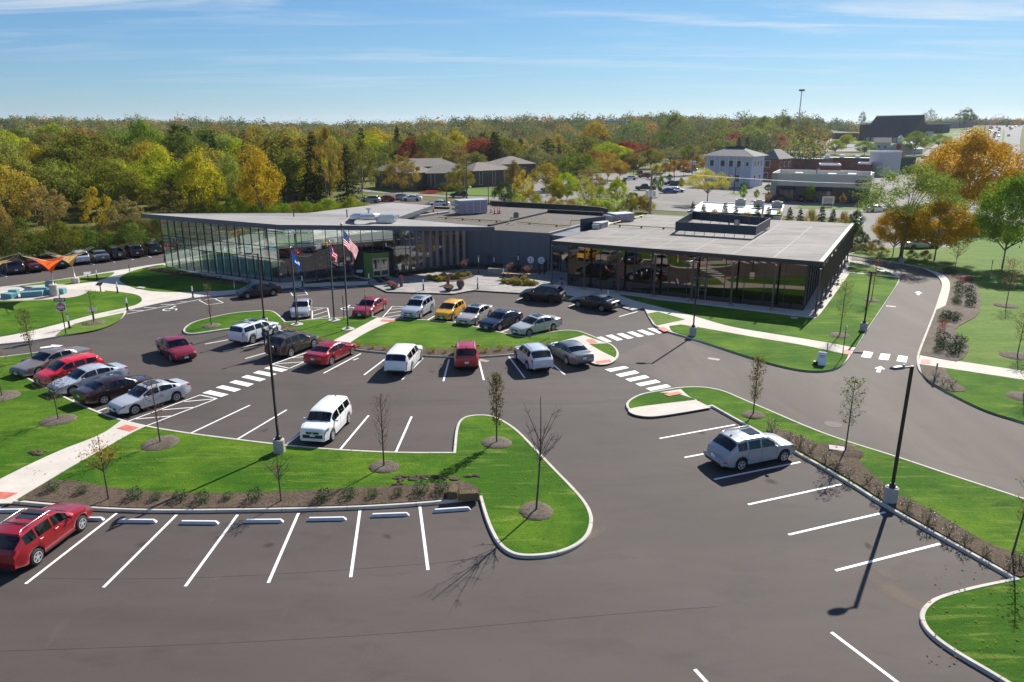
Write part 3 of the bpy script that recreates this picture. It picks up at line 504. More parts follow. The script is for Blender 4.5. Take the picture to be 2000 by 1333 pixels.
JEEP = dict(SUV, L=4.2, W=1.75, r=.39, fo=.7, wb=2.45, top=[(0, .75), (.03, 1.0), (.2, 1.05), (1.25, 1.12), (1.32, 1.16), (1.62, 1.68), (1.8, 1.74), (3.0, 1.75), (3.95, 1.72), (4.12, 1.15), (4.17, .95), (4.2, .6)], belt=[(1.1, 1.08), (4.1, 1.1)], ws=(1.34, 1.6), rg=(3.98, 4.11), win=[(1.6, 2.4), (2.5, 3.2), (3.3, 3.9)], rails=0)
VAN = dict(SUV, L=5.0, W=1.95, r=.34, fo=.95, wb=3.0, top=[(0, .5), (.04, .7), (.3, .88), (.95, 1.06), (1.9, 1.62), (2.4, 1.74), (4.1, 1.74), (4.65, 1.66), (4.92, 1.1), (4.97, .9), (5, .55)], belt=[(.9, 1.0), (4.9, 1.1)], ws=(1.05, 1.82), rg=(4.68, 4.9), win=[(1.5, 2.4), (2.48, 3.5), (3.58, 4.5)])
PICKUP = dict(SUV, L=5.6, W=1.98, r=.39, fo=.95, wb=3.5, top=[(0, .7), (.04, .95), (.2, 1.08), (1.45, 1.15), (2.0, 1.7), (2.3, 1.82), (3.2, 1.82), (3.45, 1.75), (3.6, 1.2), (5.5, 1.18), (5.58, 1.1), (5.6, .7)], belt=[(1.3, 1.1), (5.5, 1.14)], ws=(1.5, 1.95), rg=(3.46, 3.58), win=[(1.75, 2.45), (2.55, 3.3)], rails=0)
LIMO = dict(SEDAN, L=5.35, W=1.95, wb=2.9, fo=1.05, top=[(0, .52), (.03, .68), (.15, .78), (.5, .84), (1.60, .96), (2.30, 1.38), (2.7, 1.46), (3.3, 1.45), (3.7, 1.38), (4.2, 1.07), (5.1, 1.02), (5.3, .95), (5.35, .6)], belt=[(1.5, .92), (4.3, 1.0)], ws=(1.66, 2.26), rg=(3.72, 4.18), win=[(1.95, 2.9), (2.98, 3.7)])
def make_wheel(parent, x, y, r, spokes, far=False, rimmat=None):
    s = 1 if y > 0 else -1
    M = Matrix.Rotation(R(90), 3, 'X'); w = .105
    pr = [(r * .62, -w), (r * .90, -w), (r * .985, -w * .75), (r, -w * .3), (r, w * .3), (r * .985, w * .75), (r * .90, w), (r * .62, w)]
    b = MB(); b.lathe((0, 0, 0), pr, 22 if not far else 12, M=M); t = b.build('wheel', TYRE, parent, smooth=True, loc=(x, y, r), ang=50)
    k = MB(); ro = r * .64; y0 = s * (w + .004)
    k.tube([(0, y0 - s * .05, 0), (0, y0 - s * .048, 0)], ro, 22)
    n = 22                                               # rim lip
    for i in range(n):
        a, a2 = 2 * math.pi * i / n, 2 * math.pi * (i + 1) / n
        vs = [(q * math.cos(t_), yy, q * math.sin(t_)) for t_ in (a, a2) for q, yy in ((ro, y0 - s * .04), (ro, y0 + s * .008), (ro * .86, y0 + s * .008), (ro * .84, y0 - s * .04))]
        k.add(vs, [(0, 1, 5, 4), (1, 2, 6, 5), (2, 3, 7, 6)])
    dk = k.build('rim', RIM if rimmat is None else rimmat, t)
    if not far:
        q = MB(); q.tube([(0, y0 - s * .047, 0), (0, y0 - s * .04, 0)], ro * .83, 20)
        q.build('brake_well', TRIM, t); k2 = MB()
        for i in range(spokes):
            a = 2 * math.pi * i / spokes; dx, dz = math.cos(a), math.sin(a); nx, nz = -dz, dx; wi = ro * (.20 if spokes < 7 else .10)
            for off in ((-1, 1) if spokes < 7 else (0,)):
                o0 = off * wi * .5
                vs = [(dx * q_ + nx * (o0 + w_), yy, dz * q_ + nz * (o0 + w_)) for q_, yy in ((ro * .12, y0), (ro * .88, y0 - s * .004)) for w_ in (-wi * .32, wi * .32)]
                vs += [(v[0], v[1] - s * .03, v[2]) for v in vs]; k2.add(vs, [(0, 1, 3, 2), (0, 2, 6, 4), (1, 5, 7, 3), (4, 6, 7, 5)])
        k2.tube([(0, y0 - s * .03, 0), (0, y0 + s * .006, 0)], ro * .2, 10); k2.build('spokes', RIM if rimmat is None else rimmat, t)
    return t
def make_car(name, S, color, label, cat='car', group=None, spokes=5, pm=None, sunroof=False, rails=None, far=False, spare=False, blackrim=False, cladding=False, plate_f=True, stripe=False, driver=False, badge=True, crossbars=False, antenna=False, bedcut=False, mouth=False):
    root = empty(name, (0, 0, 0), 0, label, cat, group); pm = pm or PAINTF
    L_, Wd, r, fo, wb = S['L'], S['W'], S['r'], S['fo'], S['wb']; xf, xr = fo, fo + wb; ws, rg = S['ws'], S['rg']
    T = lambda x: pw(x, S['top']); B_ = lambda x: min(T(x) - .05, pw(x, S['belt']))
    st = set([0, .015, .05, .1, L_ - .1, L_ - .05, L_ - .02, L_]); step = .11 if not far else .3
    k = .15
    while k < L_ - .1: st.add(round(k, 3)); k += step
    for x, _ in S['top']: st.add(round(x, 3))
    for a, b in S['win'] + [ws, rg]: st.add(a); st.add(b)
    ar = r + .055
    for xc in (xf, xr):
        for i in range(-8 if not far else -3, 9 if not far else 4):
            st.add(round(xc + ar * math.sin(i * math.pi / (16 if not far else 6)), 3))
    st = sorted(st); xs = [st[0]]
    for x in st[1:]:
        if x - xs[-1] > .012: xs.append(x)
    xs[-1] = L_
    clear = .22 if r < .35 else .27
    def under(x):
        b = clear + .10 * (1 - sstep(0, .5, x)) * .6 + .14 * sstep(L_ - .6, L_, x)
        for xc in (xf, xr):
            d = abs(x - xc)
            if d < ar: b = max(b, r + math.sqrt(ar * ar - d * d) - .01)
        return b
    def ring(x):
        t = T(x); be = B_(x); b = min(under(x), be - .06)
        w = Wd / 2 * (1 - .17 * (1 - sstep(-.12, .75, x)) - .11 * sstep(L_ - .65, L_ + .1, x))
        cab = sstep(.10, .42, t - be); wr = w * lerp(.80, .76, cab) if cab < 1 else w * .76
        re = (wr, t - lerp(.012, .055, cab)); bb = (w * .955, be)
        mid = b + (be - b) * .45
        P = [(w * .88, b - .0), (w * .975, b + min(.05, (be - b) * .15)), (w, mid), (w * .995, be - min(.14, (be - b) * .25)), bb]
        for f in (.10, .86): P.append((lerp(bb[0], re[0], f) + .018 * cab * (1 if f < .5 else 1), lerp(bb[1], re[1], f)))
        P += [re, (wr * .86, t - .012 * cab), (0, t + .012)]
        return P
    rings = [ring(x) for x in xs]; nR = len(rings[0]); full = []
    for x, P in zip(xs, rings):
        X = xf - x + 0.0
        full.append([(X, y, z) for y, z in P[:-1]] + [(X, 0, P[-1][1])] + [(X, -y, z) for y, z in reversed(P[:-1])])
    n = len(full[0]); parts = {}
    def put(part, quad): parts.setdefault(part, []).append(quad)
    for i in range(len(xs) - 1):
        xm = (xs[i] + xs[i + 1]) / 2
        for j in range(n - 1):
            js = j if j < nR - 1 else n - 2 - j; side = 0 if j < nR - 1 else 1
            part = 'body'; cab = T(xm) - B_(xm)
            if js == 5 and any(a <= xm <= b for a, b in S['win']) and cab > .14: part = ('side_window', [q for q, (a, b) in enumerate(S['win']) if a <= xm <= b][0], side)
            elif js in (7, 8) and ws[0] <= xm <= ws[1] and (js == 8 or True): part = 'windshield'
            elif js in (7, 8) and rg[0] <= xm <= rg[1]: part = 'rear_window'
            elif js in (6, 7, 8) and rg[0] <= xm <= rg[1] and not S.get('deck', 0): part = 'rear_window'
            elif .02 < xm < .42 and js == 3 and not bedcut: part = ('headlight', side)
            elif xm > L_ - .26 and js in ((3,) if S.get('deck') else (3, 4)): part = ('taillight', side)
            elif cladding and js == 0: part = 'cladding'
            put(part, (i, j))
    for part, qs in parts.items():
        idx = {}; V = []; F = []
        for i, j in qs:
            f = []
            for a, b in ((i, j), (i, j + 1), (i + 1, j + 1), (i + 1, j)):
                if (a, b) not in idx: idx[(a, b)] = len(V); V.append(full[a][b])
                f.append(idx[(a, b)])
            F.append(f)
        nm = part if isinstance(part, str) else part[0]
        m_ = {'body': pm, 'side_window': CGLASS, 'windshield': CGLASS, 'rear_window': CGLASS, 'headlight': HLAMP, 'taillight': TLAMP, 'cladding': TRIM}[nm]
        b = MB(); b.add(V, F)
        if nm == 'body':
            for e, rev in ((0, False), (len(xs) - 1, True)):
                ids = list(range(n)); vs = [full[e][q] for q in ids]; b.add(vs, [tuple(ids) if rev else tuple(reversed(ids))])
        b.build(nm, m_, root, smooth=True, ang=32, color=color)
    u = MB()                                               # floor, and a black inner box added to block light in the wheel wells
    zc = r + ar + .02
    u.box((xf - L_ / 2, 0, clear + .09), (L_ - .5, Wd * .78, .1)); u.box((xf - L_ / 2, 0, clear + .2), (L_ - .5, Wd - 1.05 + .35, .3)); u.build('underbody', UNDER, root)
    rc = MB(); cl = S['belt'][0][1]
    rc.box((xf - (ws[0] + .1), 0, cl - .12), (.45, Wd * .78, .12)); rc.build('dashboard', SEAT, root); rc = MB(); xs0 = ws[1]
    if not far:
        for y in (-.38, .38):
            se = MB(); se.box((xf - xs0 - .45, y, .5), (.5, .5, .18)); se.box((xf - xs0 - .75, y, .85), (.14, .48, .6)); se.box((xf - xs0 - .78, y, 1.2), (.09, .24, .16)); se.build('front_seat', SEAT, root)
        rc.box((xf - xs0 - 1.7, 0, .78), (.16, Wd * .66, .62)); rc.build('rear_seat', SEAT, root)
        # wheel arches inside, mirrors, grille, bumpers, plates
        for y in (-1, 1):
            mb_ = MB(); xm = ws[0] + .32; hz = pw(xm, S['belt']) + .06
            mb_.lathe((0, 0, 0), [(0, -.11), (.06, -.10), (.085, -.03), (.085, .05), (.05, .10), (0, .11)], 10, sx=1.0, sy=.8, M=Matrix.Rotation(R(90), 3, 'X'))
            mb_.box((0, -y * .1, -.03), (.05, .12, .03)); mb_.build('side_mirror', pm, root, smooth=True, ang=40, color=color, loc=(xf - xm, y * (Wd / 2 + .08), hz))
        gr = MB(); z0 = S['top'][1][1]
        gr.box((xf + .006, 0, z0 - .12), (.02, Wd * .42, .13)); gr.box((xf + .006, 0, z0 - .34), (.02, Wd * (.66 if mouth else .55), .2 if mouth else .10)); gr.build('grille', TRIM, root)
        ch = MB(); ch.box((xf + .012, 0, z0 - .055), (.02, Wd * .42, .014)); ch.box((xf + .018, 0, z0 - .12), (.012, .13, .06)); ch.build('grille_bar', CHROME, root)
        if plate_f: MB().box((xf + .02, 0, z0 - .26), (.014, .31, .15)).build('license_plate', PLATE, root)
        zb = S['top'][-1][1]; MB().box((xf - L_ - .012, 0, zb + .02), (.014, .31, .15)).build('license_plate', PLATE, root)
        bp = MB(); bp.box((xf - L_ - .002, 0, .42), (.02, Wd * .68, .12)); bp.build('rear_bumper_insert', TRIM, root)
        for y in (-1, 1):
            sm_ = MB()
            for a, b in S['win'][:2]: MB().box((xf - b + .13, y * (Wd / 2 - .015), pw(b, S['belt']) - .09), (.17, .035, .025)).build('door_handle', CHROME if not cladding else pm, root, color=color)
            for xd in (S['win'][0][0] - .12, (S['win'][0][1] + S['win'][1][0]) / 2, S['win'][1][1] + .02):
                sm_.box((xf - xd, y * (Wd / 2 - .006), pw(xd, S['belt']) - .30), (.012, .014, .52))
            sm_.box((xf - (xf + xr) / 2, y * (Wd / 2 - .03), clear + .03), (wb - 2 * ar, .03, .05)); sm_.build('door_gap', TRIM, root)
        for xc in (ws[0] - .03,):
            wp = MB(); wp.beam((xf - xc, -.5, T(xc) + .02), (xf - xc - .12, .15, T(xc + .12) + .02), .02, .015); wp.beam((xf - xc, .15, T(xc) + .02), (xf - xc - .12, .65, T(xc + .12) + .01), .02, .015); wp.build('wiper', TRIM, root)
    if rails is None: rails = S.get('rails', 0)
    zr = T(2.8)
    if rails and not far:
        for y in (-1, 1):
            m_ = MB(); m_.tube([(xf - ws[1] - .2, y * Wd * .335, zr - .02), (xf - ws[1] - .35, y * Wd * .335, zr + .05), (xf - rg[0] + .3, y * Wd * .335, zr + .05), (xf - rg[0] + .12, y * Wd * .335, zr - .03)], .018, 6); m_.build('roof_rail', CHROME if rails == 2 else TRIM, root, smooth=True)
        if crossbars:
            m_ = MB()
            for xq in (2.5, 3.3): m_.beam((xf - xq, -Wd * .33, zr + .05), (xf - xq, Wd * .33, zr + .05), .05, .025)
            m_.build('roof_crossbar', TRIM, root)
    if sunroof:
        x0 = ws[1] + .25; MB().box((xf - x0 - .38, 0, T(x0 + .4) + .014), (.72, .84, .012)).build('sunroof', mat('dark_roof_glass', (.02, .022, .026), .04, spec=.8), root)
    if antenna: MB().box((xf - rg[0] + .2, 0, T(rg[0] - .2) + .05), (.14, .03, .07)).build('antenna', TRIM, root)
    if spare:
        m_ = MB(); m_.lathe((xf - L_ - .13, 0, .82), [(0, -.1), (.2, -.1), (.33, -.09), (.36, -.05), (.36, .05), (.33, .09), (0, .1)], 20, M=Matrix.Rotation(R(90), 3, 'Y')); m_.build('spare_wheel', TYRE if spare == 1 else pm, root, smooth=True, ang=40, color=color)
        if spare == 1: MB().lathe((xf - L_ - .235, 0, .82), [(0, -.01), (.2, -.01), (.2, .01), (0, .012)], 14, M=Matrix.Rotation(R(90), 3, 'Y')).build('rim', RIM, root)
    if bedcut: MB().box((xf - 4.6, 0, 1.19), (1.75, 1.6, .03)).build('bed_cover', TRIM, root)
    for xw in (0, -wb):
        for y in (-1, 1): make_wheel(root, xw, y * (Wd / 2 - .115), r, spokes, far, TRIM if blackrim else None)
    root['wb'] = wb; root['W'] = Wd; root['fo'] = fo
    return root
def place(car, front, rear, z=0.0, side=1):
    # ground contact of the front and rear wheel on the side facing the camera
    A, B = g(*front), g(*rear); d = (A - B).normalized(); n = Vector((-d.y, d.x, 0)); mid = (A + B) / 2
    if n.dot(mid) < 0: n = -n
    c0 = mid + n * (car['W'] / 2 - .05) * side; car.location = c0 + d * car['wb'] / 2 + Vector((0, 0, z)); car.rotation_euler = (0, 0, math.atan2(d.y, d.x)); return car
def place_at(car, pos, head): car.location = pos; car.rotation_euler = (0, 0, head); return car
RED = (.33, .008, .016); DRED = (.16, .006, .012); MAROON = (.10, .006, .010); SILVER = (.50, .51, .53); WHITEC = (.80, .80, .78); BLACKC = (.004, .004, .006); NAVY = (.012, .016, .045); TAUPE = (.075, .062, .05); CHAMP = (.42, .39, .34); YEL = (.72, .36, .008); GREYM = (.14, .15, .17)
row_c = 'cars parked round the central island'
place(make_car('suv', SUV, (.30, .008, .016), 'dark red crossover cut off by the left edge, nose to the long mulch bed', 'car', spokes=5, sunroof=True, rails=2, crossbars=True), (165, 1034.5), (72, 1105.6))
place(make_car('boxy_car', BOX, WHITEC, 'boxy white hatchback with black grille parked beside the lamp post, facing the camera', 'car', pm=PAINTM, spokes=5, antenna=True, mouth=True), (650.7, 861), (681, 828))
place(make_car('sedan', SEDAN, SILVER, 'silver sedan with dark sunroof at the near end of the left row', 'car', 'cars in the left diagonal row', spokes=10, sunroof=True), (266, 810), (345, 785))
hd = (g(266, 810) - g(345, 785)).normalized()
def row_at(car, front_px, rot=0, side=1):
    A = g(*front_px); d = Vector((hd.x * math.cos(rot) - hd.y * math.sin(rot), hd.x * math.sin(rot) + hd.y * math.cos(rot), 0)); n = Vector((-d.y, d.x, 0))
    if n.dot(A) < 0: n = -n
    car.location = A + n * (car['W'] / 2 - .05); car.rotation_euler = (0, 0, math.atan2(d.y, d.x)); return car
c_ = make_car('sedan', SEDAN, (.035, .012, .012), 'dark brown sedan backed in between the two silver sedans of the left row', 'car', 'cars in the left diagonal row', spokes=5)
A = g(204.5, 790.5); d = -hd; n = Vector((-d.y, d.x, 0)); n = n if n.dot(A) > 0 else -n
c_.location = A + n * .85 + d * SEDAN['wb']; c_.rotation_euler = (0, 0, math.atan2(d.y, d.x))
row_at(make_car('sedan', SEDAN, (.46, .49, .54), 'pale silver sedan between the red wagon and the dark brown sedan', 'car', 'cars in the left diagonal row', spokes=5), (144, 772.5))
row_at(make_car('wagon', WAGON, (.62, .01, .02), 'bright red compact wagon in the left row', 'car', 'cars in the left diagonal row', pm=PAINTM), (112, 754))
row_at(make_car('sedan', LIMO, (.20, .17, .15), 'long grey-beige sedan at the far end of the left row, nearest the one-way arrow', 'car', 'cars in the left diagonal row', spokes=12), (77.5, 736), R(10))
place(make_car('suv', dict(BIGSUV, wb=2.72), (.72, .74, .76), 'white sport utility with roof rails and a man at its door', 'car', row_c, pm=PAINTM, rails=1, crossbars=True, sunroof=True, cladding=True), (543, 654.5), (489, 674))
place(make_car('suv', SUV, TAUPE, 'grey-brown crossover with a covered spare wheel on its tailgate', 'car', row_c, spare=2, rails=1, crossbars=True), (614, 680), (568, 698))
place(make_car('sedan', SEDAN, (.33, .008, .018), 'dark red sedan seen from behind next to the hatched bay and crosswalk', 'car', row_c, spokes=10), (688, 694), (648, 714))
place(make_car('boxy_car', LONGBOX, (.78, .78, .76), 'long white box-shaped wagon seen from behind by the central mulch bed', 'car', row_c, pm=PAINTM), (822.5, 704), (805.5, 726))
cr = make_car('suv', SUV, (.42, .008, .016), 'red crossover seen straight from behind in the central bay', 'car', row_c, rails=2, antenna=True, cladding=True)
pr_ = g(912, 727); pf_ = g(910, 697); dd = (pf_ - pr_).normalized(); place_at(cr, pr_ + dd * (SUV['L'] - SUV['fo'] + .0), math.atan2(dd.y, dd.x))
place(make_car('suv', SUV, (.56, .59, .64), 'silver crossover with black roof rails and red tail lamps beside the grey sedan', 'car', row_c, rails=1, cladding=True), (1007.5, 704), (1029.5, 724))
place(make_car('sedan', dict(SEDAN, wb=2.7), GREYM, 'grey sedan at the right end of the central row beside the curb ramp', 'car', row_c, spokes=5), (1074, 694), (1106, 712.5))
row_u = 'cars in the upper row facing the island'
place(make_car('sedan', COUPEISH, (.36, .36, .38), 'small grey-silver sedan parked among the flagpoles, left of the hatched bay', 'car', row_u, spokes=5), (606, 620), (610, 607))
place(make_car('sedan', SEDAN, (.30, .010, .02), 'red sedan in the upper row, behind a sign post', 'car', row_u, spokes=5), (728, 619.5), (749.5, 607))
place(make_car('suv', SUV, (.42, .45, .50), 'silver-blue sport utility between the hatched bay and the yellow hatchback', 'car', row_u, rails=1, sunroof=True), (823, 623), (842.5, 611))
place(make_car('hatchback', HATCH, YEL, 'yellow hatchback in the upper row', 'car', row_u, pm=PAINTM, spokes=5, blackrim=False), (884, 627), (906, 614))
cc_ = place(make_car('sedan', SEDAN, CHAMP, 'champagne sedan with sunroof between the yellow hatchback and the navy sedan', 'car', row_u, sunroof=True, spokes=10), (930.5, 636), (956, 622))
place(make_car('sedan', COUPEISH, NAVY, 'dark navy sedan in the upper row with a low dark grille', 'car', row_u, spokes=5), (974.5, 647), (1011, 634))
place(make_car('sedan', SEDAN, (.44, .44, .41), 'silver-beige sedan with sunroof at the right end of the upper row', 'car', row_u, sunroof=True, spokes=10), (1035, 657.5), (1079, 647.5))
place(make_car('suv', SUV, BLACKC, 'black sport utility with black wheels parked at the plaza edge', 'car', pm=PAINTM, blackrim=True, rails=1), (1030.5, 589), (1076, 593))
place(make_car('sedan', SEDAN, BLACKC, 'black sedan parked in front of the dark glass pavilion', 'car', pm=PAINTM, spokes=10), (1130.5, 601), (1173, 609))
place(make_car('hatchback', FASTBACK, (.008, .01, .018), 'black fastback hatchback standing at the drop-off kerb by the glass corner', 'car', pm=PAINTM, spokes=5), (484.5, 584), (534, 578))
DRV = place(make_car('sedan', SEDAN, (.25, .006, .018), 'dark red sedan driving across the lot with a person at the wheel', 'car', spokes=5), (335.5, 707.5), (312.5, 691))
place(make_car('suv', dict(SUV, L=4.85, wb=2.83, W=1.9), (.40, .41, .43), 'silver crossover with dark glass roof alone in the right-hand bays', 'car', spokes=5, sunroof=True, rails=2, cladding=True, antenna=True), (1531, 903), (1445, 921))
# back row along the woods, rears to the camera; heading taken from the painted bay lines
hb = (g(177, 515) - g(184, 517.5)).normalized(); hbA = math.atan2(hb.y, hb.x) + R(-6)
row_b = 'cars in the back row against the woods'
def back(S, col, px, py, label, **k):
    o = make_car(k.pop('name', 'sedan'), S, col, label, 'car', row_b, **k); P = g(px, py); d = Vector((math.cos(hbA), math.sin(hbA), 0)); return place_at(o, P + d * (S['L'] - S['fo']), hbA)
back(VAN, (.03, .012, .03), 34, 537, 'dark plum minivan under the left tan shade sail', name='minivan', pm=PAINTF)
back(SEDAN, (.13, .006, .012), 74, 533, 'maroon sedan behind the orange shade sail')
back(SEDAN, (.02, .022, .026), 124, 526, 'dark sedan half hidden behind the tan shade sail')
back(SUV, (.50, .52, .55), 164, 518, 'silver crossover behind the tan shade sail', name='suv', rails=1)
back(SEDAN, (.11, .11, .12), 203, 514, 'dark grey sedan left of the black off-roader')
back(JEEP, (.012, .014, .013), 235, 509, 'black off-roader with a spare wheel on its back', name='off_roader', spare=1, pm=PAINTM)
back(SUV, (.02, .010, .012), 270, 504.5, 'black crossover just right of the off-roader with the spare wheel', name='suv', rails=0)
back(BIGSUV, (.02, .022, .026), 306, 499, 'black sport utility beside the left end of the glass pavilion', name='suv', rails=1)
back(BIGSUV, (.10, .07, .08), 338, 494, 'brown-grey sport utility seen through the end of the glass pavilion', name='suv', rails=1)
# ================================================================ THE THREE PARTS OF THE MAIN BUILDING
FASCIA = mat('blue_grey_metal', (.105, .115, .135), .5, .2, var=.08, vs=.7); ROOFM = layered('roof_membrane', ((.25, .235, .225), ((.31, .295, .28), .25, .4, .65, (1, 1, 1), 0, .8), ((.17, .16, .15), .5, .58, .75, (1, .3, 1), 25, .5), ((.36, .34, .32), 1.5, .62, .75, (1, 1, 1), 0, .4)), bump=.05)
ROOFM2 = layered('weathered_roof', ((.225, .208, .188), ((.28, .26, .238), .2, .4, .65, (1, 1, 1), 0, .9), ((.13, .115, .10), .45, .50, .66, (.30, 1.9, 1), -28, .8), ((.14, .125, .11), 1.1, .55, .72, (.6, 1.6, 1), 60, .6), ((.36, .34, .31), .5, .62, .75, (1.8, .3, 1), -28, .5)), bump=.1)
ROOFG = layered('gravel_roof', ((.105, .088, .076), ((.16, .14, .12), 1.2, .4, .65, (1, 1, 1), 0, .9), ((.05, .043, .038), 5.0, .5, .68, (1, 1, 1), 0, .8), ((.27, .24, .21), 9.0, .6, .72, (1, 1, 1), 0, .7)), bump=1, bdist=.05)
PANEL = mat('panel_cladding', (.115, .125, .148), .55, .1, var=.07, vs=.35); PANELD = mat('screen_panel', (.030, .040, .062), .5, .2)
BRONZE2 = mat('dark_bronze_column', (.11, .075, .07), .5, .2); BRONZE = mat('bronze_column', (.34, .26, .235), .5, .2); MULL = mat('bronze_mullion', (.19, .165, .15), .4, .5); MULLD = mat('dark_mullion', (.06, .05, .048), .4, .4)
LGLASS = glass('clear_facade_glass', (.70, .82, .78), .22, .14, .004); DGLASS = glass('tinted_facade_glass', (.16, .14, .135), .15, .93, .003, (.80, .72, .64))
FLOOR = mat('interior_floor', (.16, .15, .14), .7, var=.1); SHADE = mat('roller_shade', (.42, .58, .56), .8); BLK = mat('bookshelf', (.17, .11, .075), .8)
def slope_prism(name, P, th, mt, parent, top_m=None):
    n = len(P); b = MB(); P2 = [Vector(p) for p in P]; area = sum(P2[i - 1].x * P2[i].y - P2[i].x * P2[i - 1].y for i in range(n))
    if area < 0: P2.reverse()
    b.sheet([(p.x, p.y, p.z - .02) for p in P2]); low = [Vector((p.x, p.y, p.z - th)) for p in P2]
    q = MB(); q.sheet(low); b.add(q.v, [f[::-1] for f in q.f]); b.add([(p.x, p.y, p.z) for p in P2] + low, [(i, i + n, (i + 1) % n + n, (i + 1) % n) for i in range(n)])
    b.f = [f[::-1] if len(f) == 4 else f for f in b.f]
    o = b.build(name, mt, parent)
    if top_m:
        t = MB(); ins = inset([Vector((p.x, p.y)) for p in P2], .12); t.sheet([(a.x, a.y, p.z + .012) for a, p in zip(ins, P2)]); t.build('roof_membrane', top_m, o)
    return o
def curtain(parent, A, B, hA, hB, nb, rows, gm, mm, z0=.13, depth=.12, skip=()):
    d = (B - A); Ln = d.length; d.normalize(); ang_ = math.atan2(d.y, d.x)
    for i in range(nb):
        if i in skip: continue
        t0, t1 = i / nb, (i + 1) / nb; a = A.lerp(B, t0); b_ = A.lerp(B, t1); h0, h1 = lerp(hA, hB, t0), lerp(hA, hB, t1); m = MB()
        m.add([(a.x, a.y, z0), (b_.x, b_.y, z0), (b_.x, b_.y, h1), (a.x, a.y, h0)], [(0, 1, 2, 3)]); m.build('window', gm, parent)
    m = MB()
    for i in range(nb + 1):
        t = i / nb; a = A.lerp(B, t); h = lerp(hA, hB, t); m.box((a.x, a.y, (z0 + h) / 2), (.06, depth, h - z0), ang_)
    for z in rows: m.beam((A.x, A.y, z), (B.x, B.y, z), depth * .8, .06)
    m.build('window_frame', mm, parent)
Z0 = .135
# ---- left: glass pavilion under the tilted pointed roof
Lf, Lc, Lw = g(325, 522, Z0), g(547, 553, Z0), g(912, 516, Z0)
P1 = empty('glass_pavilion', Lc, 0, 'tall glass-walled library wing under a long pointed grey roof, left of the dark panelled block', 'building', 'parts of the library building')
MI = Matrix.Translation(-Lc)
def fin(root):                                   # put children (built in world space) under a placed root
    for ch in root.children: ch.matrix_parent_inverse = Matrix.Translation(-root.location)
rp = [(275, 418, 6.9), (544, 440, 6.7), (966, 444, 5.5), (775, 426.5, 5.9), (846, 402, 5.75), (764, 396, 5.95), (600, 416.5, 6.55)]
RP = [g(*p) for p in rp]; slope_prism('roof', RP, .52, FASCIA, P1, ROOFM)
hf, hc, hw = 6.35, 6.18, 5.25
curtain(P1, Lf, Lc, hf, hc, 15, (.18, 2.85, 4.2), LGLASS, MULLD, Z0)
curtain(P1, Lc, Lw, hc, hw, 17, (.18, 2.85, 4.2), LGLASS, MULL, Z0, skip=())
Lb = g(600, 432, 0); Lb.z = Z0; Lb2 = Lb + (Lb - Lf) * 0
bk = Vector((RP[6].x + 1.0, RP[6].y - 1.6, Z0))
curtain(P1, bk, Lf, 5.95, hf, 12, (2.85, 4.2), LGLASS, MULLD, Z0)
m = MB(); m.sheet([Lf, Lc, Lw, g(846, 440, Z0), g(600, 470, Z0)], .15); m.build('floor', FLOOR, P1)
dl = (Lc - Lf).normalized(); nl = Vector((-dl.y, dl.x, 0)); nl = nl if nl.y > 0 else -nl
for i in range(5, 14):
    a, b_ = Lf.lerp(Lc, (i + .04) / 15) + nl * .25, Lf.lerp(Lc, (i + .96) / 15) + nl * .25
    m = MB(); m.add([(a.x, a.y, .3), (b_.x, b_.y, .3), (b_.x, b_.y, 2.75), (a.x, a.y, 2.75)], [(0, 1, 2, 3)]); m.build('roller_shade', SHADE, P1)
dw = (Lw - Lc).normalized(); nw = Vector((-dw.y, dw.x, 0))
rs = random.Random(3)
def sh(t, d): return Lc + dw * t + nw * d
m = MB(); m.beam(sh(1.5, 6) + Vector((0, 0, 1.5)), sh(22, 6) + Vector((0, 0, 1.5)), .3, 2.9); bw = m.build('shelf_wall', BLK, P1)
cols_ = [(.5, .48, .42), (.28, .10, .07), (.10, .16, .22), (.45, .35, .2), (.14, .2, .12)]
for k_ in range(3):
    b = MB()
    for s in range(5):
        for q in range(60):
            if rs.random() < .33: t = 1.8 + q * .33; w = rs.uniform(.10, .26); b.beam(sh(t, 5.82) + Vector((0, 0, .55 + s * .5)), sh(t + w, 5.82) + Vector((0, 0, .55 + s * .5)), .06, rs.uniform(.22, .3))
    b.build('books', mat('book_spines_%d' % k_, cols_[k_], .7), bw)
for q in range(7):
    m = MB(); p = sh(3 + q * 1.9, 2.6 + (q % 2) * 1.2); m.lathe((p.x, p.y, 0), [(.25, .15), (.04, .18), (.04, .86), (.55, .88), (.55, .92), (0, .92)], 14); m.build('table', mat('table_top', (.30, .24, .2), .5), P1, smooth=False)
for q in range(4):
    p = Lf.lerp(Lc, .25 + q * .24) + nl * 3.5; MB().tube([p, p + Vector((0, 0, 6))], .16, 12).build('interior_column', mat('pale_column', (.4, .4, .38), .6), P1, smooth=True, ang=40)
m = MB()
for q in range(5): m.beam(Lf + nl * (2 + q * 1.5) + dl * 2 + Vector((0, 0, 5.6)), Lc + nl * (2 + q * 1.5) - dl * 1 + Vector((0, 0, 5.5)), .18, .08)
m.build('ceiling_fins', mat('light_wood', (.42, .30, .2), .6), P1)
cb = [(774, 527), (787, 528), (801, 526.5), (817, 525), (829, 523.5), (841, 522), (855, 521), (867, 519.5), (881, 518), (894, 517), (907, 516)]
ca, cz = g(774, 529, Z0), g(907, 517, Z0)
for i in range(11):
    p = ca.lerp(cz, i / 10); hh = lerp(5.55, 5.1, i / 10)
    m = MB(); m.tube([(p.x, p.y, Z0), (p.x, p.y, hh)], .24, 18); cl = m.build('column', BRONZE, P1, smooth=True, ang=40)
    MB().lathe((p.x, p.y, Z0), [(.34, 0), (.34, .06), (.27, .08), (0, .08)], 16).build('base_plate', DARKMET, cl)
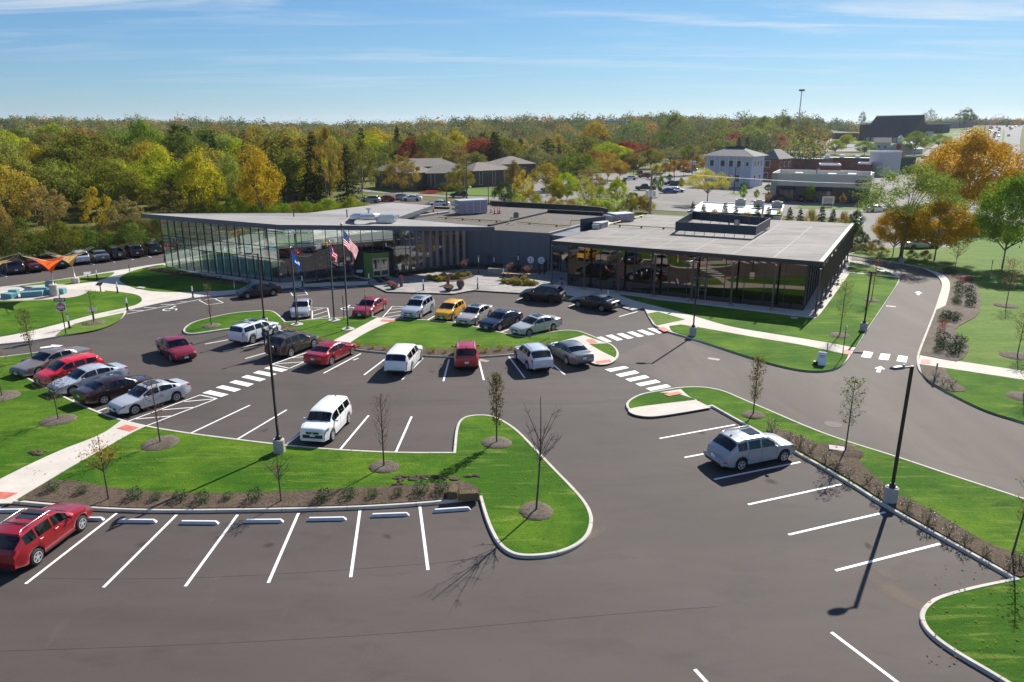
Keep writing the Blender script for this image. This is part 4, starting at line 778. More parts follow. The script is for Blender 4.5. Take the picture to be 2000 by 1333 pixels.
# round vestibule with the green front
vc = g(726, 542.5, Z0) + Vector((0.2, 2.0, 0)); vh = top_h(489, vc + Vector((0, -.2, 0)))
def sector(a0, a1, r, z0, z1, n=16, th=.08):
    b = MB(); vs = []
    for k in range(n + 1):
        a = R(lerp(a0, a1, k / n))
        for rr, z in ((r, z0), (r, z1), (r - th, z1), (r - th, z0)): vs.append((vc.x + rr * math.cos(a), vc.y + rr * math.sin(a), z))
    for k in range(n):
        for j in range(4): b.add([vs[k * 4 + j], vs[k * 4 + (j + 1) % 4], vs[(k + 1) * 4 + (j + 1) % 4], vs[(k + 1) * 4 + j]], [(0, 3, 2, 1)])
    b.add(vs[:4] + vs[-4:], [(0, 1, 2, 3), (7, 6, 5, 4)]); return b
vd = sector(0, 360, 2.22, Z0, vh, 64).build('vestibule_wall', mat('vestibule_dark', (.05, .045, .042), .4, .4), P1, smooth=True, ang=40)
GRN = mat('green_panel', (.11, .20, .035), .45, .1, var=.1)
for a0 in range(5):
    a = -118 + a0 * 16.6; sector(a + .4, a + 16.2, 2.26, Z0 + .05, vh - .04, 5).build('green_panel', GRN, vd, smooth=True, ang=40)
MB().lathe((vc.x, vc.y, vh - .45), [(2.15, 0), (2.15, .06), (0, .06)], 40).build('vestibule_roof', ROOFG, vd)
da = R(-66); du = Vector((math.cos(da), math.sin(da), 0)); dn = Vector((-du.y, du.x, 0))
ALU = mat('champagne_door_frame', (.50, .44, .34), .4, .6); DG = glass('door_glass', (.4, .5, .5), .22, .45, .0)
for s in (-1, 1):
    c0 = vc + du * 2.34 + dn * s * .47; m = MB()
    fr = [((0, 0, .10), (.08, .94, .2)), ((0, 0, 2.16), (.08, .94, .12)), ((0, -.43, 1.1), (.08, .09, 2.2)), ((0, .43, 1.1), (.08, .09, 2.2)), ((0, 0, 1.0), (.07, .9, .05))]
    for c1, d1 in fr: m.box(c0 + du * c1[0] + dn * c1[1] + Vector((0, 0, c1[2] + Z0)), d1, da)
    dr = m.build('door', ALU, P1); m = MB(); m.box(c0 + Vector((0, 0, 1.15 + Z0)), (.02, .8, 2.0), da); m.build('door_glass', DG, dr); m = MB(); m.box(c0 + du * .07 + dn * (-s * .36) + Vector((0, 0, 1.1 + Z0)), (.04, .04, .5), da); m.build('handle', CHROME, dr)
fin(P1)
# roof plant of the left wing
DUCT = mat('sheet_metal_duct', (.52, .56, .6), .35, .85, var=.12, vs=2)
dk = empty('rooftop_duct', g(690, 424, 6.2), 0, 'bent sheet-metal air duct lying on the pointed roof', 'duct')
def rt(x, y, z=6.25): return g(x, y, z)
m = MB(); m.tube([rt(692, 426, 6.05), rt(690, 425, 6.55), rt(694, 424, 6.95), rt(705, 424, 7.05), rt(728, 423.5, 7.0), rt(733, 423.5, 6.9), rt(740, 424, 6.6)], .42, 10); m.build('bent_pipe', DUCT, dk, smooth=True, ang=30)
m = MB(); m.box(rt(751, 427, 6.55), (2.1, 1.3, .95), R(12)); m.build('transition_box', DUCT, dk); m = MB(); m.box(rt(764, 425, 6.5), (1.3, 1.0, .5), R(-18)); m.box(rt(770, 423, 6.45), (1.0, .9, .4), R(30)); m.build('end_flanges', DUCT, dk)
m = MB(); m.lathe(rt(720, 418, 6.3), [(.12, 0), (.12, .5), (.3, .55), (.3, .75), (0, .8)], 10); m.build('small_fan', DUCT, dk); fin(dk)
for i, (x, y) in enumerate(((574, 423), (678, 424))):
    P = g(x, y, 6.5 - i * .25); tag(MB().lathe((0, 0, -.05), [(.07, 0), (.07, .85), (.1, .87), (.1, .95), (0, .95)], 10).build('vent_pipe', BLACK, loc=P), ('black vent pipe alone on the left of the pointed roof', 'black vent pipe beside the sheet-metal duct on the pointed roof')[i], 'vent')
# ---- middle: dark panelled block with gravel roof
W0, W1 = g(905, 516, Z0), g(1073, 529, Z0); hW = top_h(456, W1); hW0 = hW
P2 = empty('panelled_block', W1, 0, 'windowless block clad in blue-grey panels under a gravel roof, between the two glass wings', 'building', 'parts of the library building')
W2 = g(1133, 440, hW); W2.z = Z0; W3 = g(1185, 418, hW); W4 = g(1010, 404, hW); W5 = g(850, 403, hW); W6 = g(770, 425, hW)
foot = [W0, W1, W2, W3, W4, W5, W6]
b = MB(); b.prism([(p.x, p.y) for p in foot], Z0 - .1, hW - .03); b.build('wall', PANEL, P2)
b = MB(); ff = inset([Vector((p.x, p.y)) for p in foot], .0); b.sheet([(p.x, p.y) for p in ff], hW); b.build('gravel_roof', ROOFG, P2)
m = MB(); dW = (W1 - W0).normalized(); Lw_ = (W1 - W0).length; nW = Vector((dW.y, -dW.x, 0))
for k in range(1, 9): p = W0 + dW * Lw_ * k / 9 + nW * .004; m.box((p.x, p.y, (hW + Z0) / 2), (.02, .02, hW - Z0), math.atan2(dW.y, dW.x))
m.build('panel_joint', mat('panel_joint_dark', (.05, .055, .065), .7), P2)  # panel joints drawn as thin dark grey strips
PAR = mat('black_parapet', (.022, .022, .025), .7)
def wall_px(pts, z0, z1, w, mt, name, parent, px=True):
    b = MB()
    for a, c_2 in zip(pts, pts[1:]):
        A_, B_2 = (g(*a, z0), g(*c_2, z0)) if px else (a, c_2)
        b.beam(Vector((A_.x, A_.y, (z0 + z1) / 2)), Vector((B_2.x, B_2.y, (z0 + z1) / 2)), w, z1 - z0)
    return b.build(name, mt, parent)
wall_px([(958, 403), (1130, 412), (1172, 416), (1186, 419)], hW - .1, hW + .75, .25, PAR, 'parapet', P2)
wall_px([(1070, 417), (1178, 423)], hW - .1, hW + .5, .3, PAR, 'parapet', P2)
wall_px([(955, 444), (1072, 416.5)], hW - .1, hW + .22, .45, PAR, 'roof_divider', P2)
wall_px([(1072, 457), (1133, 441)], hW - .1, hW + .04, .3, mat('parapet_cap', (.34, .32, .31), .5, .3), 'parapet_cap', P2)
wall_px([(770, 433), (876, 418)], hW - .1, hW + .3, .4, mat('pale_membrane_curb', (.5, .47, .44), .7), 'roof_curb', P2)
wall_px([(790, 424), (846, 409), (878, 410)], hW - .1, hW + .3, .3, PAR, 'parapet', P2)
# round wall clocks / medallions by the door
for i, (x, y) in enumerate(((1038, 508), (1058, 509))):
    t = (x - 905) / (1073 - 905); p = W0.lerp(W1, t) + nW * .06; h = top_h(y, p); M_ = Matrix.Rotation(math.atan2(nW.y, nW.x), 3, 'Z') @ Matrix.Rotation(R(90), 3, 'Y')
    MB().lathe((p.x, p.y, h), [(.44, -.04), (.44, .03), (.38, .035), (0, .035)], 28, M=M_).build('round_wall_sign', WHITE, P2)
    q = MB()
    for k in range(5 if i else 3):
        zz = h + (.18 - k * .1 if i else .2 - k * .18); q.box(Vector((p.x, p.y, zz)) + nW * .045, (.4 if i else .1, .012, .035 if i else .12), math.atan2(dW.y, dW.x))
    q.build('sign_lettering', mat('sign_grey_letters', (.25, .3, .32), .6), P2)
# link with the storefront door between block and dark pavilion
K1 = g(1109, 534, Z0); 
b = MB(); kk = K1 - W1; b.prism([(W1.x + .1, W1.y + .3), (K1.x + 3, K1.y + .3 + kk.y / kk.x * 3), (K1.x + 5, K1.y + 8), (W1.x + 4, W1.y + 8)], Z0, 4.55); b.build('link_wall', PANEL, P2)
dK = kk.normalized(); m = MB(); sA, sB = W1 + dK * .3 + Vector((dK.y, -dK.x, 0)) * -.2, K1 + Vector((dK.y, -dK.x, 0)) * -.2
for t in (0, .5, 1): p = sA.lerp(sB, t); m.box((p.x, p.y, 1.4), (.08, .12, 2.6), math.atan2(dK.y, dK.x))
m.beam(Vector((sA.x, sA.y, 2.7)), Vector((sB.x, sB.y, 2.7)), .12, .1); sf = m.build('storefront_frame', MULLD, P2)
m = MB(); m.add([(sA.x, sA.y, .15), (sB.x, sB.y, .15), (sB.x, sB.y, 2.65), (sA.x, sA.y, 2.65)], [(0, 1, 2, 3)]); m.build('storefront_glass', glass('storefront_glass', (.25, .28, .26), .35, .5), sf)
# screen wall on the block roof edge
wall_px([(1134, 453), (1181, 446.5)], 4.75, 6.35, .2, PANELD, 'equipment_screen', P2)
fin(P2)
YP = mat('yellow_gas_pipe', (.50, .36, .05), .5); RUB = BLACK
def pipe(pts, label, r=.06, sup=2.2):
    Q = [g(x, y, z) for x, y, z in pts]; e = empty('gas_pipe', Q[0], 0, label, 'pipe', 'yellow gas pipes on the roofs')
    b = MB(); b.tube(Q, r, 8); b.build('pipe', YP, e, smooth=True, ang=30); s = MB()
    for a, c_2 in zip(Q, Q[1:]):
        L2 = (c_2 - a).length; n = int(L2 / sup)
        if abs(a.z - c_2.z) > .2: continue
        for k in range(n): p = a.lerp(c_2, (k + .5) / n); s.box((p.x, p.y, p.z - .12), (.22, .22, .14))
    if s.v: s.build('pipe_support', RUB, e)
    fin(e)
pipe([(855, 416, hW + .9), (855, 424.5, hW + .2), (920, 428.5, hW + .2), (987, 432.5, hW + .2), (997, 433, hW + .2), (998, 425.5, hW + .9), (1009, 426, hW + .9), (1009, 433.5, hW + .2), (1060, 438, hW + .2), (1114, 441.5, hW + .2), (1115, 430.5, hW + 1.0), (1135, 431.5, hW + 1.0)], 'yellow gas pipe stepping across the gravel roof')
pipe([(1190, 439, 5.3), (1318, 446, 5.3)], 'straight yellow gas pipe running to the dark roof screen')
pipe([(1193, 437, 5.3), (1258, 420.5, 5.3)], 'yellow gas pipe along the far left edge of the pavilion roof')
def hvac(name, px, z, d, rz, label, louv=True):
    P = g(*px, z); e = empty(name, P, rz, label, 'air handler'); w, l, h = d
    MB().box((0, 0, h / 2 + .1), (w, l, h)).build('cabinet', STEEL, e)
    m = MB(); n = max(2, int(w / .9))
    for k in range(n): m.box((-w / 2 + w * (k + .5) / n, -l / 2 - .02, h / 2 + .1), (w / n * .8, .04, h * .8))
    m.build('louvre_panel', mat('pinkish_louvre', (.36, .30, .36), .5, .3, var=.2, vs=30), e)
    m = MB(); m.box((-w / 2 - .35, 0, h * .75), (.7, l * .75, .35)); m.box((-w / 2 - .3, 0, h * .38), (.6, l * .75, .3)); m.build('intake_hood', STEEL, e)
    m = MB(); m.box((0, 0, h + .13), (w + .15, l + .15, .06)); m.build('top_cover', mat('pale_sheet_metal', (.55, .56, .56), .4, .5), e)
    m = MB(); m.box((0, 0, .03), (w - .2, l - .2, .14)); m.build('curb', BLACK, e); return e
hvac('air_handling_unit', (920, 417), hW, (4.4, 2.2, 1.9), R(26), 'large louvred air handling unit standing on the gravel roof')
hvac('air_handling_unit', (1212, 433), 5.0, (3.0, 2.0, 1.0), R(28), 'low grey air handling unit at the left back corner of the pavilion roof')
hvac('condenser_unit', (1173, 446), 5.0, (2.2, 1.1, .65), R(60), 'pale condenser beside the dark screen panel, in front of the low unit')
e = empty('exhaust_fan', g(1008, 425, hW), 0, 'small square grey exhaust fan on the gravel roof near the divider', 'fan'); MB().box((0, 0, .35), (.75, .75, .7)).build('housing', mat('grey_fan_housing', (.2, .21, .22), .5, .4), e); MB().lathe((0, 0, .7), [(.3, 0), (.3, .06), (0, .06)], 16).build('fan_grille', BLACK, e)
for i, (x, y) in enumerate(((829, 419), (846.5, 414), (959, 416), (966, 418), (972.5, 417.5), (976, 418))):
    e = empty('delineator_cone', g(x, y, hW), 0, ('orange and white delineator at the left end of the gravel roof, nearer the duct', 'orange and white delineator left of the large air handler, farther from the duct', 'orange-white delineator leftmost of the four right of the large air handler', 'orange-white delineator second from left of the four by the air handler', 'orange-white delineator third from left of the four by the air handler', 'orange-white delineator rightmost of the four by the air handler')[i], 'traffic cone', 'delineators on the gravel roof')
    MB().box((0, 0, .03), (.4, .4, .06)).build('base', BLACK, e); m = MB(); m.lathe((0, 0, .06), [(.11, 0), (.07, 1.05), (0, 1.08)], 10); m.build('post', mat('safety_orange', (.75, .13, .02), .5), e, smooth=True, ang=40); m = MB(); m.lathe((0, 0, .55), [(.1, 0), (.085, .2)], 10); m.lathe((0, 0, .85), [(.088, 0), (.075, .14)], 10); m.build('reflective_band', WHITE, e)
# ---- right: dark glass pavilion
zr_ = 5.05; FL, FR, BR, BL = g(1076, 471, zr_), g(1608, 512.5, zr_), g(1669, 437, zr_), g(1263, 419, zr_)
P3 = empty('dark_glass_pavilion', g(1568, 607, Z0), 0, 'flat-roofed pavilion of dark tinted glass ringed by thin columns on the right', 'building', 'parts of the library building')
slope_prism('roof', [FL, FR, BR, BL], .42, mat('dark_fascia', (.05, .043, .045), .45, .3), P3, ROOFM2)
m = MB(); e1 = (FR - FL).normalized(); e2 = (BR - FR).normalized(); m.beam(FR - e2 * 0 + Vector((-.2, 0, .03)), BR + Vector((-.2, 0, .03)), .38, .1); m.build('roof_edge_flashing', mat('pale_flashing', (.30, .27, .25), .6), P3)
for t in (.13, .25, .42, .56, .70, .84):
    a, c2 = FL.lerp(FR, t) + e2 * .4, FL.lerp(FR, t) + e2 * 27; m = MB(); q_ = e1 * .06; m.add([(p.x, p.y, zr_ + .022) for p in (a - q_, a + q_, c2 + q_, c2 - q_)], [(0, 1, 2, 3)]); m.build('roof_seam', mat('roof_seam', (.30, .28, .255), .8, var=.2, vs=1.5), P3)
G0, G1 = g(1109, 558, Z0), g(1568, 607, Z0); dR = (G1 - G0).normalized(); nR = Vector((-dR.y, dR.x, 0)); G2 = G1 + nR * 25.5; G3_ = G0 + nR * 24; hz = zr_ - .40
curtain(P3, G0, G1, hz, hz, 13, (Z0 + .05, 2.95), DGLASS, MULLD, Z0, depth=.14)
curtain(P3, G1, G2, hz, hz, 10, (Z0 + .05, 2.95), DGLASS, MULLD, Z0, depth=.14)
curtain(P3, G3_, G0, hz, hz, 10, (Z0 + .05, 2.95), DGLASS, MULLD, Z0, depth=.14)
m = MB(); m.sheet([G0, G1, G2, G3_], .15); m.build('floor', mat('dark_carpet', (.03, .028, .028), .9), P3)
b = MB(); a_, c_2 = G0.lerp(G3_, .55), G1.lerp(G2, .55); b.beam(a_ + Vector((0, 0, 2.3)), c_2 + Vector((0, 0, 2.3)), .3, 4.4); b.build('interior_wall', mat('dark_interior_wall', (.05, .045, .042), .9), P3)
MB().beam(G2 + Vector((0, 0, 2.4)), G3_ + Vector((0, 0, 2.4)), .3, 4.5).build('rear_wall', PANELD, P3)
for k in range(4):
    p = G0.lerp(G1, (k + .6) / 4) + nR * 2.6; MB().box((p.x, p.y, 2.4), (.2, .2, 4.6)).build('interior_column', BLACK, P3)
# double entrance door in the dark facade
t0 = .585; m = MB(); pA, pB = G0.lerp(G1, .56) - nR * .1, G0.lerp(G1, .62) - nR * .1
for t in (0, .5, 1): p = pA.lerp(pB, t); m.box((p.x, p.y, 1.3), (.1, .1, 2.3), math.atan2(dR.y, dR.x))
m.beam(pA + Vector((0, 0, 2.3)), pB + Vector((0, 0, 2.3)), .1, .12); m.beam(pA + Vector((0, 0, 1.05)), pB + Vector((0, 0, 1.05)), .06, .05); m.build('entrance_door_frame', MULL, P3)
colpx = [(1077, 558), (1139, 569), (1205, 574), (1274, 581), (1347, 589), (1424, 598), (1505, 607), (1592, 617)]
cA, cB = g(1077, 558, Z0), g(1592, 617, Z0); STC = mat('footing_concrete', (.32, .27, .22), .9, var=.3, vs=5)
def rcol(p):
    cl = MB().box((p.x, p.y, (zr_ - .4 + Z0) / 2), (.17, .17, zr_ - .4 - Z0), math.atan2(dR.y, dR.x)).build('column', BRONZE2, P3); MB().box((p.x, p.y, Z0 + .1), (.42, .42, .24), math.atan2(dR.y, dR.x)).build('footing', STC, cl)
for k in range(8): rcol(cA.lerp(cB, k / 7))
cC = g(1660, 517, Z0); cC = Vector((BR.x - .9, BR.y - 1.2, Z0))
for k in range(1, 9): rcol(cB.lerp(cC, k / 8))
# perforated sunscreen hung along the right side
b = MB(); e = (BR - FR); Le = e.length; e.normalize(); o_ = Vector((e.y, -e.x, 0)) * .08; nsh = 96
for r_ in range(9):
    for k in range(nsh):
        s0 = (k + (.5 if r_ % 2 else 0)) * Le / nsh; 
        if s0 + .2 > Le: continue
        z1 = zr_ - .42 - r_ * .30; a = FR + e * s0 + o_; c2 = FR + e * (s0 + Le / nsh * .5) + o_ + Vector((e.y, -e.x, 0)) * .10
        b.add([(a.x, a.y, z1), (c2.x, c2.y, z1), (c2.x, c2.y, z1 - .19), (a.x, a.y, z1 - .19)], [(0, 1, 2, 3)])
for k in range(20): a = FR + e * Le * k / 19; b.box((a.x, a.y, zr_ - 1.6), (.05, .05, 2.6))
b.build('perforated_sunscreen', mat('bronze_screen', (.085, .055, .05), .45, .4), P3)
fin(P3)
# screen enclosure on that roof
sp = [g(1319, 451, 5.4), g(1475, 460.5, 5.4), g(1503, 443, 5.4), g(1352, 429.5, 5.4)]
P4 = empty('roof_screen', sp[0], 0, 'square navy panel screen standing on legs on the flat pavilion roof', 'screen'); m = MB(); lg = MB()
for i in range(4):
    a, b_ = sp[i], sp[(i + 1) % 4]; m.beam(Vector((a.x, a.y, 5.95)), Vector((b_.x, b_.y, 5.95)), .08, 1.05)
    for k in range(8): p = a.lerp(b_, k / 8); lg.box((p.x, p.y, 5.25), (.06, .06, .5)); 
m.build('screen_panels', PANELD, P4); lg.build('legs', STEEL, P4); m = MB()
for i in range(4):
    a, b_ = sp[i], sp[(i + 1) % 4]; nn = (b_ - a).normalized()
    for k in range(1, 8): p = a.lerp(b_, k / 8) + Vector((-nn.y, nn.x, 0)) * .07; m.box((p.x, p.y, 5.95), (.05, .05, 1.0))
m.build('stiffeners', mat('screen_stiffener', (.10, .12, .15), .5), P4); fin(P4)
for (x, y, r_, h, lb) in ((1439, 443, .38, .9, 'silver mushroom exhaust fan inside the navy roof screen'), (1487, 440, .13, 2.6, 'tall thin steel flue at the back corner of the navy roof screen'), (1423, 441, .06, .7, 'short black vent inside the navy roof screen, left of the silver fan')):
    e = tag(MB().lathe((0, 0, 0), [(r_, 0), (r_, h * .75), (r_ * 1.15, h * .78), (r_ * 1.15, h * .95), (r_ * .8, h), (0, h)], 16).build('roof_flue', STEEL if h != .7 else BLACK, loc=g(x, y, 5.06), smooth=True, ang=40), lb, 'flue')
# ================================================================ TREES, SHRUBS, PLANTS
def leafmat(name, trans=.35, var=.35):
    m = bpy.data.materials.new(name); m.use_nodes = True; nt = m.node_tree; nt.nodes.clear()
    oi = N(nt, 'ShaderNodeObjectInfo'); ge = N(nt, 'ShaderNodeNewGeometry'); at = N(nt, 'ShaderNodeAttribute', attribute_name='tone')
    r = ramp(nt, ge.outputs['Random Per Island'], (0, 1 - var), (1, 1 + var)); mx = N(nt, 'ShaderNodeMix', data_type='RGBA', blend_type='MULTIPLY'); mx.inputs[0].default_value = 1
    nt.links.new(oi.outputs['Color'], mx.inputs[6]); nt.links.new(r.outputs[0], mx.inputs[7])
    hs = N(nt, 'ShaderNodeHueSaturation'); nt.links.new(mx.outputs[2], hs.inputs['Color'])
    hu = N(nt, 'ShaderNodeMapRange'); hu.inputs['To Min'].default_value = .482; hu.inputs['To Max'].default_value = .512; nt.links.new(at.outputs['Fac'], hu.inputs[0]); nt.links.new(hu.outputs[0], hs.inputs['Hue'])
    vv = N(nt, 'ShaderNodeMapRange'); vv.inputs['To Min'].default_value = 1.25; vv.inputs['To Max'].default_value = .8; nt.links.new(at.outputs['Fac'], vv.inputs[0]); nt.links.new(vv.outputs[0], hs.inputs['Value'])
    d = N(nt, 'ShaderNodeBsdfDiffuse'); t = N(nt, 'ShaderNodeBsdfTranslucent'); ms = N(nt, 'ShaderNodeMixShader'); ms.inputs[0].default_value = trans
    nt.links.new(hs.outputs[0], d.inputs[0]); nt.links.new(hs.outputs[0], t.inputs[0]); nt.links.new(d.outputs[0], ms.inputs[1]); nt.links.new(t.outputs[0], ms.inputs[2])
    o = N(nt, 'ShaderNodeOutputMaterial'); nt.links.new(ms.outputs[0], o.inputs[0]); return m
LEAF = leafmat('leaf', .45); NEEDLE = leafmat('needle', .15, .3)
def leaf_mesh(name, C, size, seed, flat_=.0, tone=None, aspect=.62, nrm=None, zs=1.0):
    # C: (n,3) leaf centres -> one quad per leaf, random orientation; tone = one value per leaf
    r = np.random.RandomState(seed); n = len(C); a = r.normal(size=(n, 3)); a[:, 2] *= (1 - flat_); a /= np.linalg.norm(a, axis=1)[:, None]
    b = r.normal(size=(n, 3)); b -= (b * a).sum(1)[:, None] * a; b /= np.linalg.norm(b, axis=1)[:, None]
    if nrm is not None:
        q = nrm + r.normal(size=(n, 3)) * .42; q /= np.linalg.norm(q, axis=1)[:, None]; a -= (a * q).sum(1)[:, None] * q; a /= np.linalg.norm(a, axis=1)[:, None]; b = np.cross(q, a)
    a = a * np.array([1, 1, zs]); b = b * np.array([1, 1, zs])
    s = (size * r.uniform(.6, 1.35, n))[:, None]; V = np.stack([C - a * s * .5, C + b * s * aspect * .5, C + a * s * .5, C - b * s * aspect * .5], 1).reshape(-1, 3)
    me = bpy.data.meshes.new(name); me.vertices.add(4 * n); me.vertices.foreach_set('co', V.astype(np.float32).ravel()); me.loops.add(4 * n); me.loops.foreach_set('vertex_index', np.arange(4 * n, dtype=np.int32))
    me.polygons.add(n); me.polygons.foreach_set('loop_start', np.arange(0, 4 * n, 4, dtype=np.int32)); me.polygons.foreach_set('loop_total', np.full(n, 4, dtype=np.int32)); me.update()
    if tone is not None:
        at = me.attributes.new('tone', 'FLOAT', 'FACE'); at.data.foreach_set('value', tone.astype(np.float32))
    return me
def crown_points(r, nclump, per, shape, spread):
    # clumps gathered at the ends of limbs across the crown volume, leaving gaps
    P = []; T = []; K = []; NR = []
    for i in range(nclump):
        for _ in range(40):
            d = r.normal(size=3); d /= np.linalg.norm(d); q = r.uniform(.45, 1.0) ** .6; c_3 = d * q
            if c_3[2] > -.75: break
        z = (c_3[2] + 1) / 2; w = shape(z); c3 = np.array([c_3[0] * w, c_3[1] * w, z]); K.append(c3)
        n = int(per * r.uniform(.5, 1.4)); e = r.normal(size=(n, 3)); e /= np.linalg.norm(e, axis=1)[:, None]; NR.append(e.copy() + np.array([c3[0], c3[1], c3[2] - .35]) * .7); e *= (r.uniform(.3, 1, n) ** .5)[:, None] * spread * r.uniform(.7, 1.4)
        e[:, 2] *= .62; P.append(c3 + e); T.append(np.full(n, r.uniform()) * .7 + r.uniform(0, .3, n))
    return np.concatenate(P), np.concatenate(T), K, np.concatenate(NR)
# crowns are built in unit space: radius 1 at the widest, height 0..1
SHAPES = {'round': lambda z: max(.15, math.sin(math.pi * min(1, .12 + z * .86)) ** .6), 'vase': lambda z: .55 + .45 * min(1, z * 2.0) if z < .7 else max(.2, 1 - ((z - .7) / .3) ** 2 * .75), 'oval': lambda z: max(.12, math.sin(math.pi * min(1, .08 + z * .90)) ** .9), 'dome': lambda z: max(.1, math.sqrt(max(0, 1 - (max(0, z - .15) / .87) ** 2)))}
TREEM = {}
def broad_proto(key, shape, seed, nclump=75, per=85, spread=.20, leaf=.07, hr=1.0, trunk=.22, squash=1.0):
    """unit tree: total height 1, crown from `trunk` to 1, crown radius hr"""
    r = np.random.RandomState(seed); P, T, K, NR = crown_points(r, nclump, int(per * 1.9), SHAPES[shape], spread)
    ch = 1 - trunk; C = np.stack([P[:, 0] * hr, P[:, 1] * hr, trunk + P[:, 2] * ch], 1)
    me = leaf_mesh('crown', C, leaf * hr * .74, seed, .2, T, nrm=NR, zs=.55); me.materials.append(LEAF)
    b = MB(); b.tube([(0, 0, -.02), (.004, 0, trunk * .5), (0, .005, trunk), (.0, 0, trunk + ch * .55)], [.024, .018, .015, .005], 7)
    rr = random.Random(seed); ks = sorted(K, key=lambda k: rr.random())[:16]
    for k in ks:
        e = Vector((k[0] * hr, k[1] * hr, trunk + k[2] * ch)); z0 = trunk * .8 + rr.uniform(0, .35) * ch * k[2]; s = Vector((0, 0, z0)); mid = s.lerp(e, .5) + Vector((0, 0, .04)); b.tube([s, mid, e], [.009, .006, .002], 5, False)
    bm_ = bpy.data.meshes.new('trunk'); bm_.from_pydata(b.v, [], b.f); bm_.materials.append(BARK); bm_.update(); TREEM[key] = (me, bm_, hr)
def conifer_proto(key, seed, hr=.22, tiers=30, dense=1.0, droop=.25, start=.06, white=False):
    r = np.random.RandomState(seed); C = []; T = []; b = MB(); b.tube([(0, 0, -.02), (0, 0, .5), (0, 0, .99)], [.018, .011, .002], 6)
    for t in range(tiers):
        z = start + (1 - start) * (t / tiers) ** (.9); w = hr * (1 - z) ** (.75 if not white else .55) * r.uniform(.75, 1.1) + .012; nb = int(7 + 5 * (1 - z))
        a0 = r.uniform(0, 6.28)
        for k in range(nb):
            if white and r.uniform() < .35: continue
            a = a0 + 6.283 * k / nb + r.uniform(-.25, .25); L_ = w * r.uniform(.65, 1.15); n = int(30 * dense * (L_ / hr) + 5); s = r.uniform(.1, 1, n) ** .7; wd = .035 * r.normal(size=n) * (1.1 - s * .6)
            zb_ = z + r.uniform(-.035, .035); zz = zb_ - droop * L_ * s * r.uniform(.5, 1.5) + (.10 * L_ * s * s if white else 0) + r.normal(size=n) * .006
            C.append(np.stack([np.cos(a) * L_ * s - np.sin(a) * wd, np.sin(a) * L_ * s + np.cos(a) * wd, zz], 1)); T.append(np.full(n, r.uniform()))
    C = np.concatenate(C); me = leaf_mesh('crown', C, .030 if not white else .034, seed, .5, np.concatenate(T), .35); me.materials.append(NEEDLE)
    bm_ = bpy.data.meshes.new('trunk'); bm_.from_pydata(b.v, [], b.f); bm_.materials.append(BARK); bm_.update(); TREEM[key] = (me, bm_, hr)
for i, (k, sh_, sd_, kw) in enumerate([('round1', 'round', 1, {}), ('round2', 'round', 2, dict(nclump=60, spread=.24)), ('round3', 'dome', 3, dict(nclump=85)), ('vase1', 'vase', 4, dict(nclump=80, spread=.18)), ('vase2', 'vase', 5, dict(nclump=65)), ('oval1', 'oval', 6, dict(nclump=70)), ('oval2', 'oval', 7, dict(nclump=60, spread=.22)), ('loose1', 'round', 8, dict(nclump=48, per=70, spread=.17)), ('loose2', 'oval', 9, dict(nclump=42, per=60, spread=.17)), ('dome1', 'dome', 10, dict(nclump=70, spread=.2)), ('locust', 'dome', 12, dict(nclump=95, per=75, spread=.14, leaf=.05)), ('thin', 'vase', 14, dict(nclump=34, per=80, spread=.17, leaf=.05))]): broad_proto(k, sh_, sd_, **kw)
broad_proto('giant', 'round', 15, nclump=230, per=110, spread=.17, leaf=.046, trunk=.14); broad_proto('giant2', 'dome', 16, nclump=150, per=110, spread=.18, leaf=.05, trunk=.22); broad_proto('airy', 'dome', 17, nclump=95, per=100, spread=.15, leaf=.036, trunk=.38)
broad_proto('bush1', 'dome', 21, trunk=.05, nclump=50, per=90, spread=.26); broad_proto('bush2', 'round', 22, trunk=.04, nclump=55, per=80, spread=.24)
conifer_proto('spruce1', 31); conifer_proto('spruce2', 32, hr=.25, dense=1.2); conifer_proto('pine1', 33, hr=.27, tiers=15, white=True, start=.22, droop=.05, dense=1.6); conifer_proto('pine2', 34, hr=.24, tiers=13, white=True, start=.3, droop=.0, dense=1.7)
TCOUNT = [0]
def tree(kind, pos, h, rad, col, label, cat='tree', group=None, name=None, rz=None):
    cm, tm, hr = TREEM[kind]; r = rnd; nm = name or ('conifer_tree' if kind[:5] in ('spruc', 'pine1', 'pine2') else 'shrub' if kind.startswith('bush') else 'broadleaf_tree')
    o = bpy.data.objects.new(nm, None); COL.objects.link(o); o.location = pos; o.rotation_euler = (0, 0, r.uniform(0, 6.28) if rz is None else rz); o.scale = (rad / hr, rad / hr, h); tag(o, label, cat, group)
    q_ = 1.8 if col[0] < .24 else 1.2; col = (col[0] * q_ * .96, col[1] * q_ * 1.08, col[2] * 1.3); j = lambda v: max(.002, v * r.uniform(.9, 1.1))
    a = bpy.data.objects.new('crown', cm); COL.objects.link(a); a.parent = o; a.color = (j(col[0]), j(col[1]), j(col[2]), 1)
    b = bpy.data.objects.new('trunk', tm); COL.objects.link(b); b.parent = o; TCOUNT[0] += 1; return o
def tree_px(kind, cx, top, w, base, col, label, cat='tree', group=None, bx=None, name=None):
    P = gt(bx or cx, base); h = top_h(top, P) - P.z; dist = (P.x ** 2 + P.y ** 2) ** .5; rad = w / 2 / FPX * (P.y * cT + (CAM_H - P.z - h * .6) * sT)
    if not bx: P.x = (cx - 1000) / FPX * (P.y * cT + (CAM_H - P.z - h * .6) * sT)
    P.y += 0; return tree(kind, P, max(h, 1.2), max(rad, .5), col, label, cat, group, name)
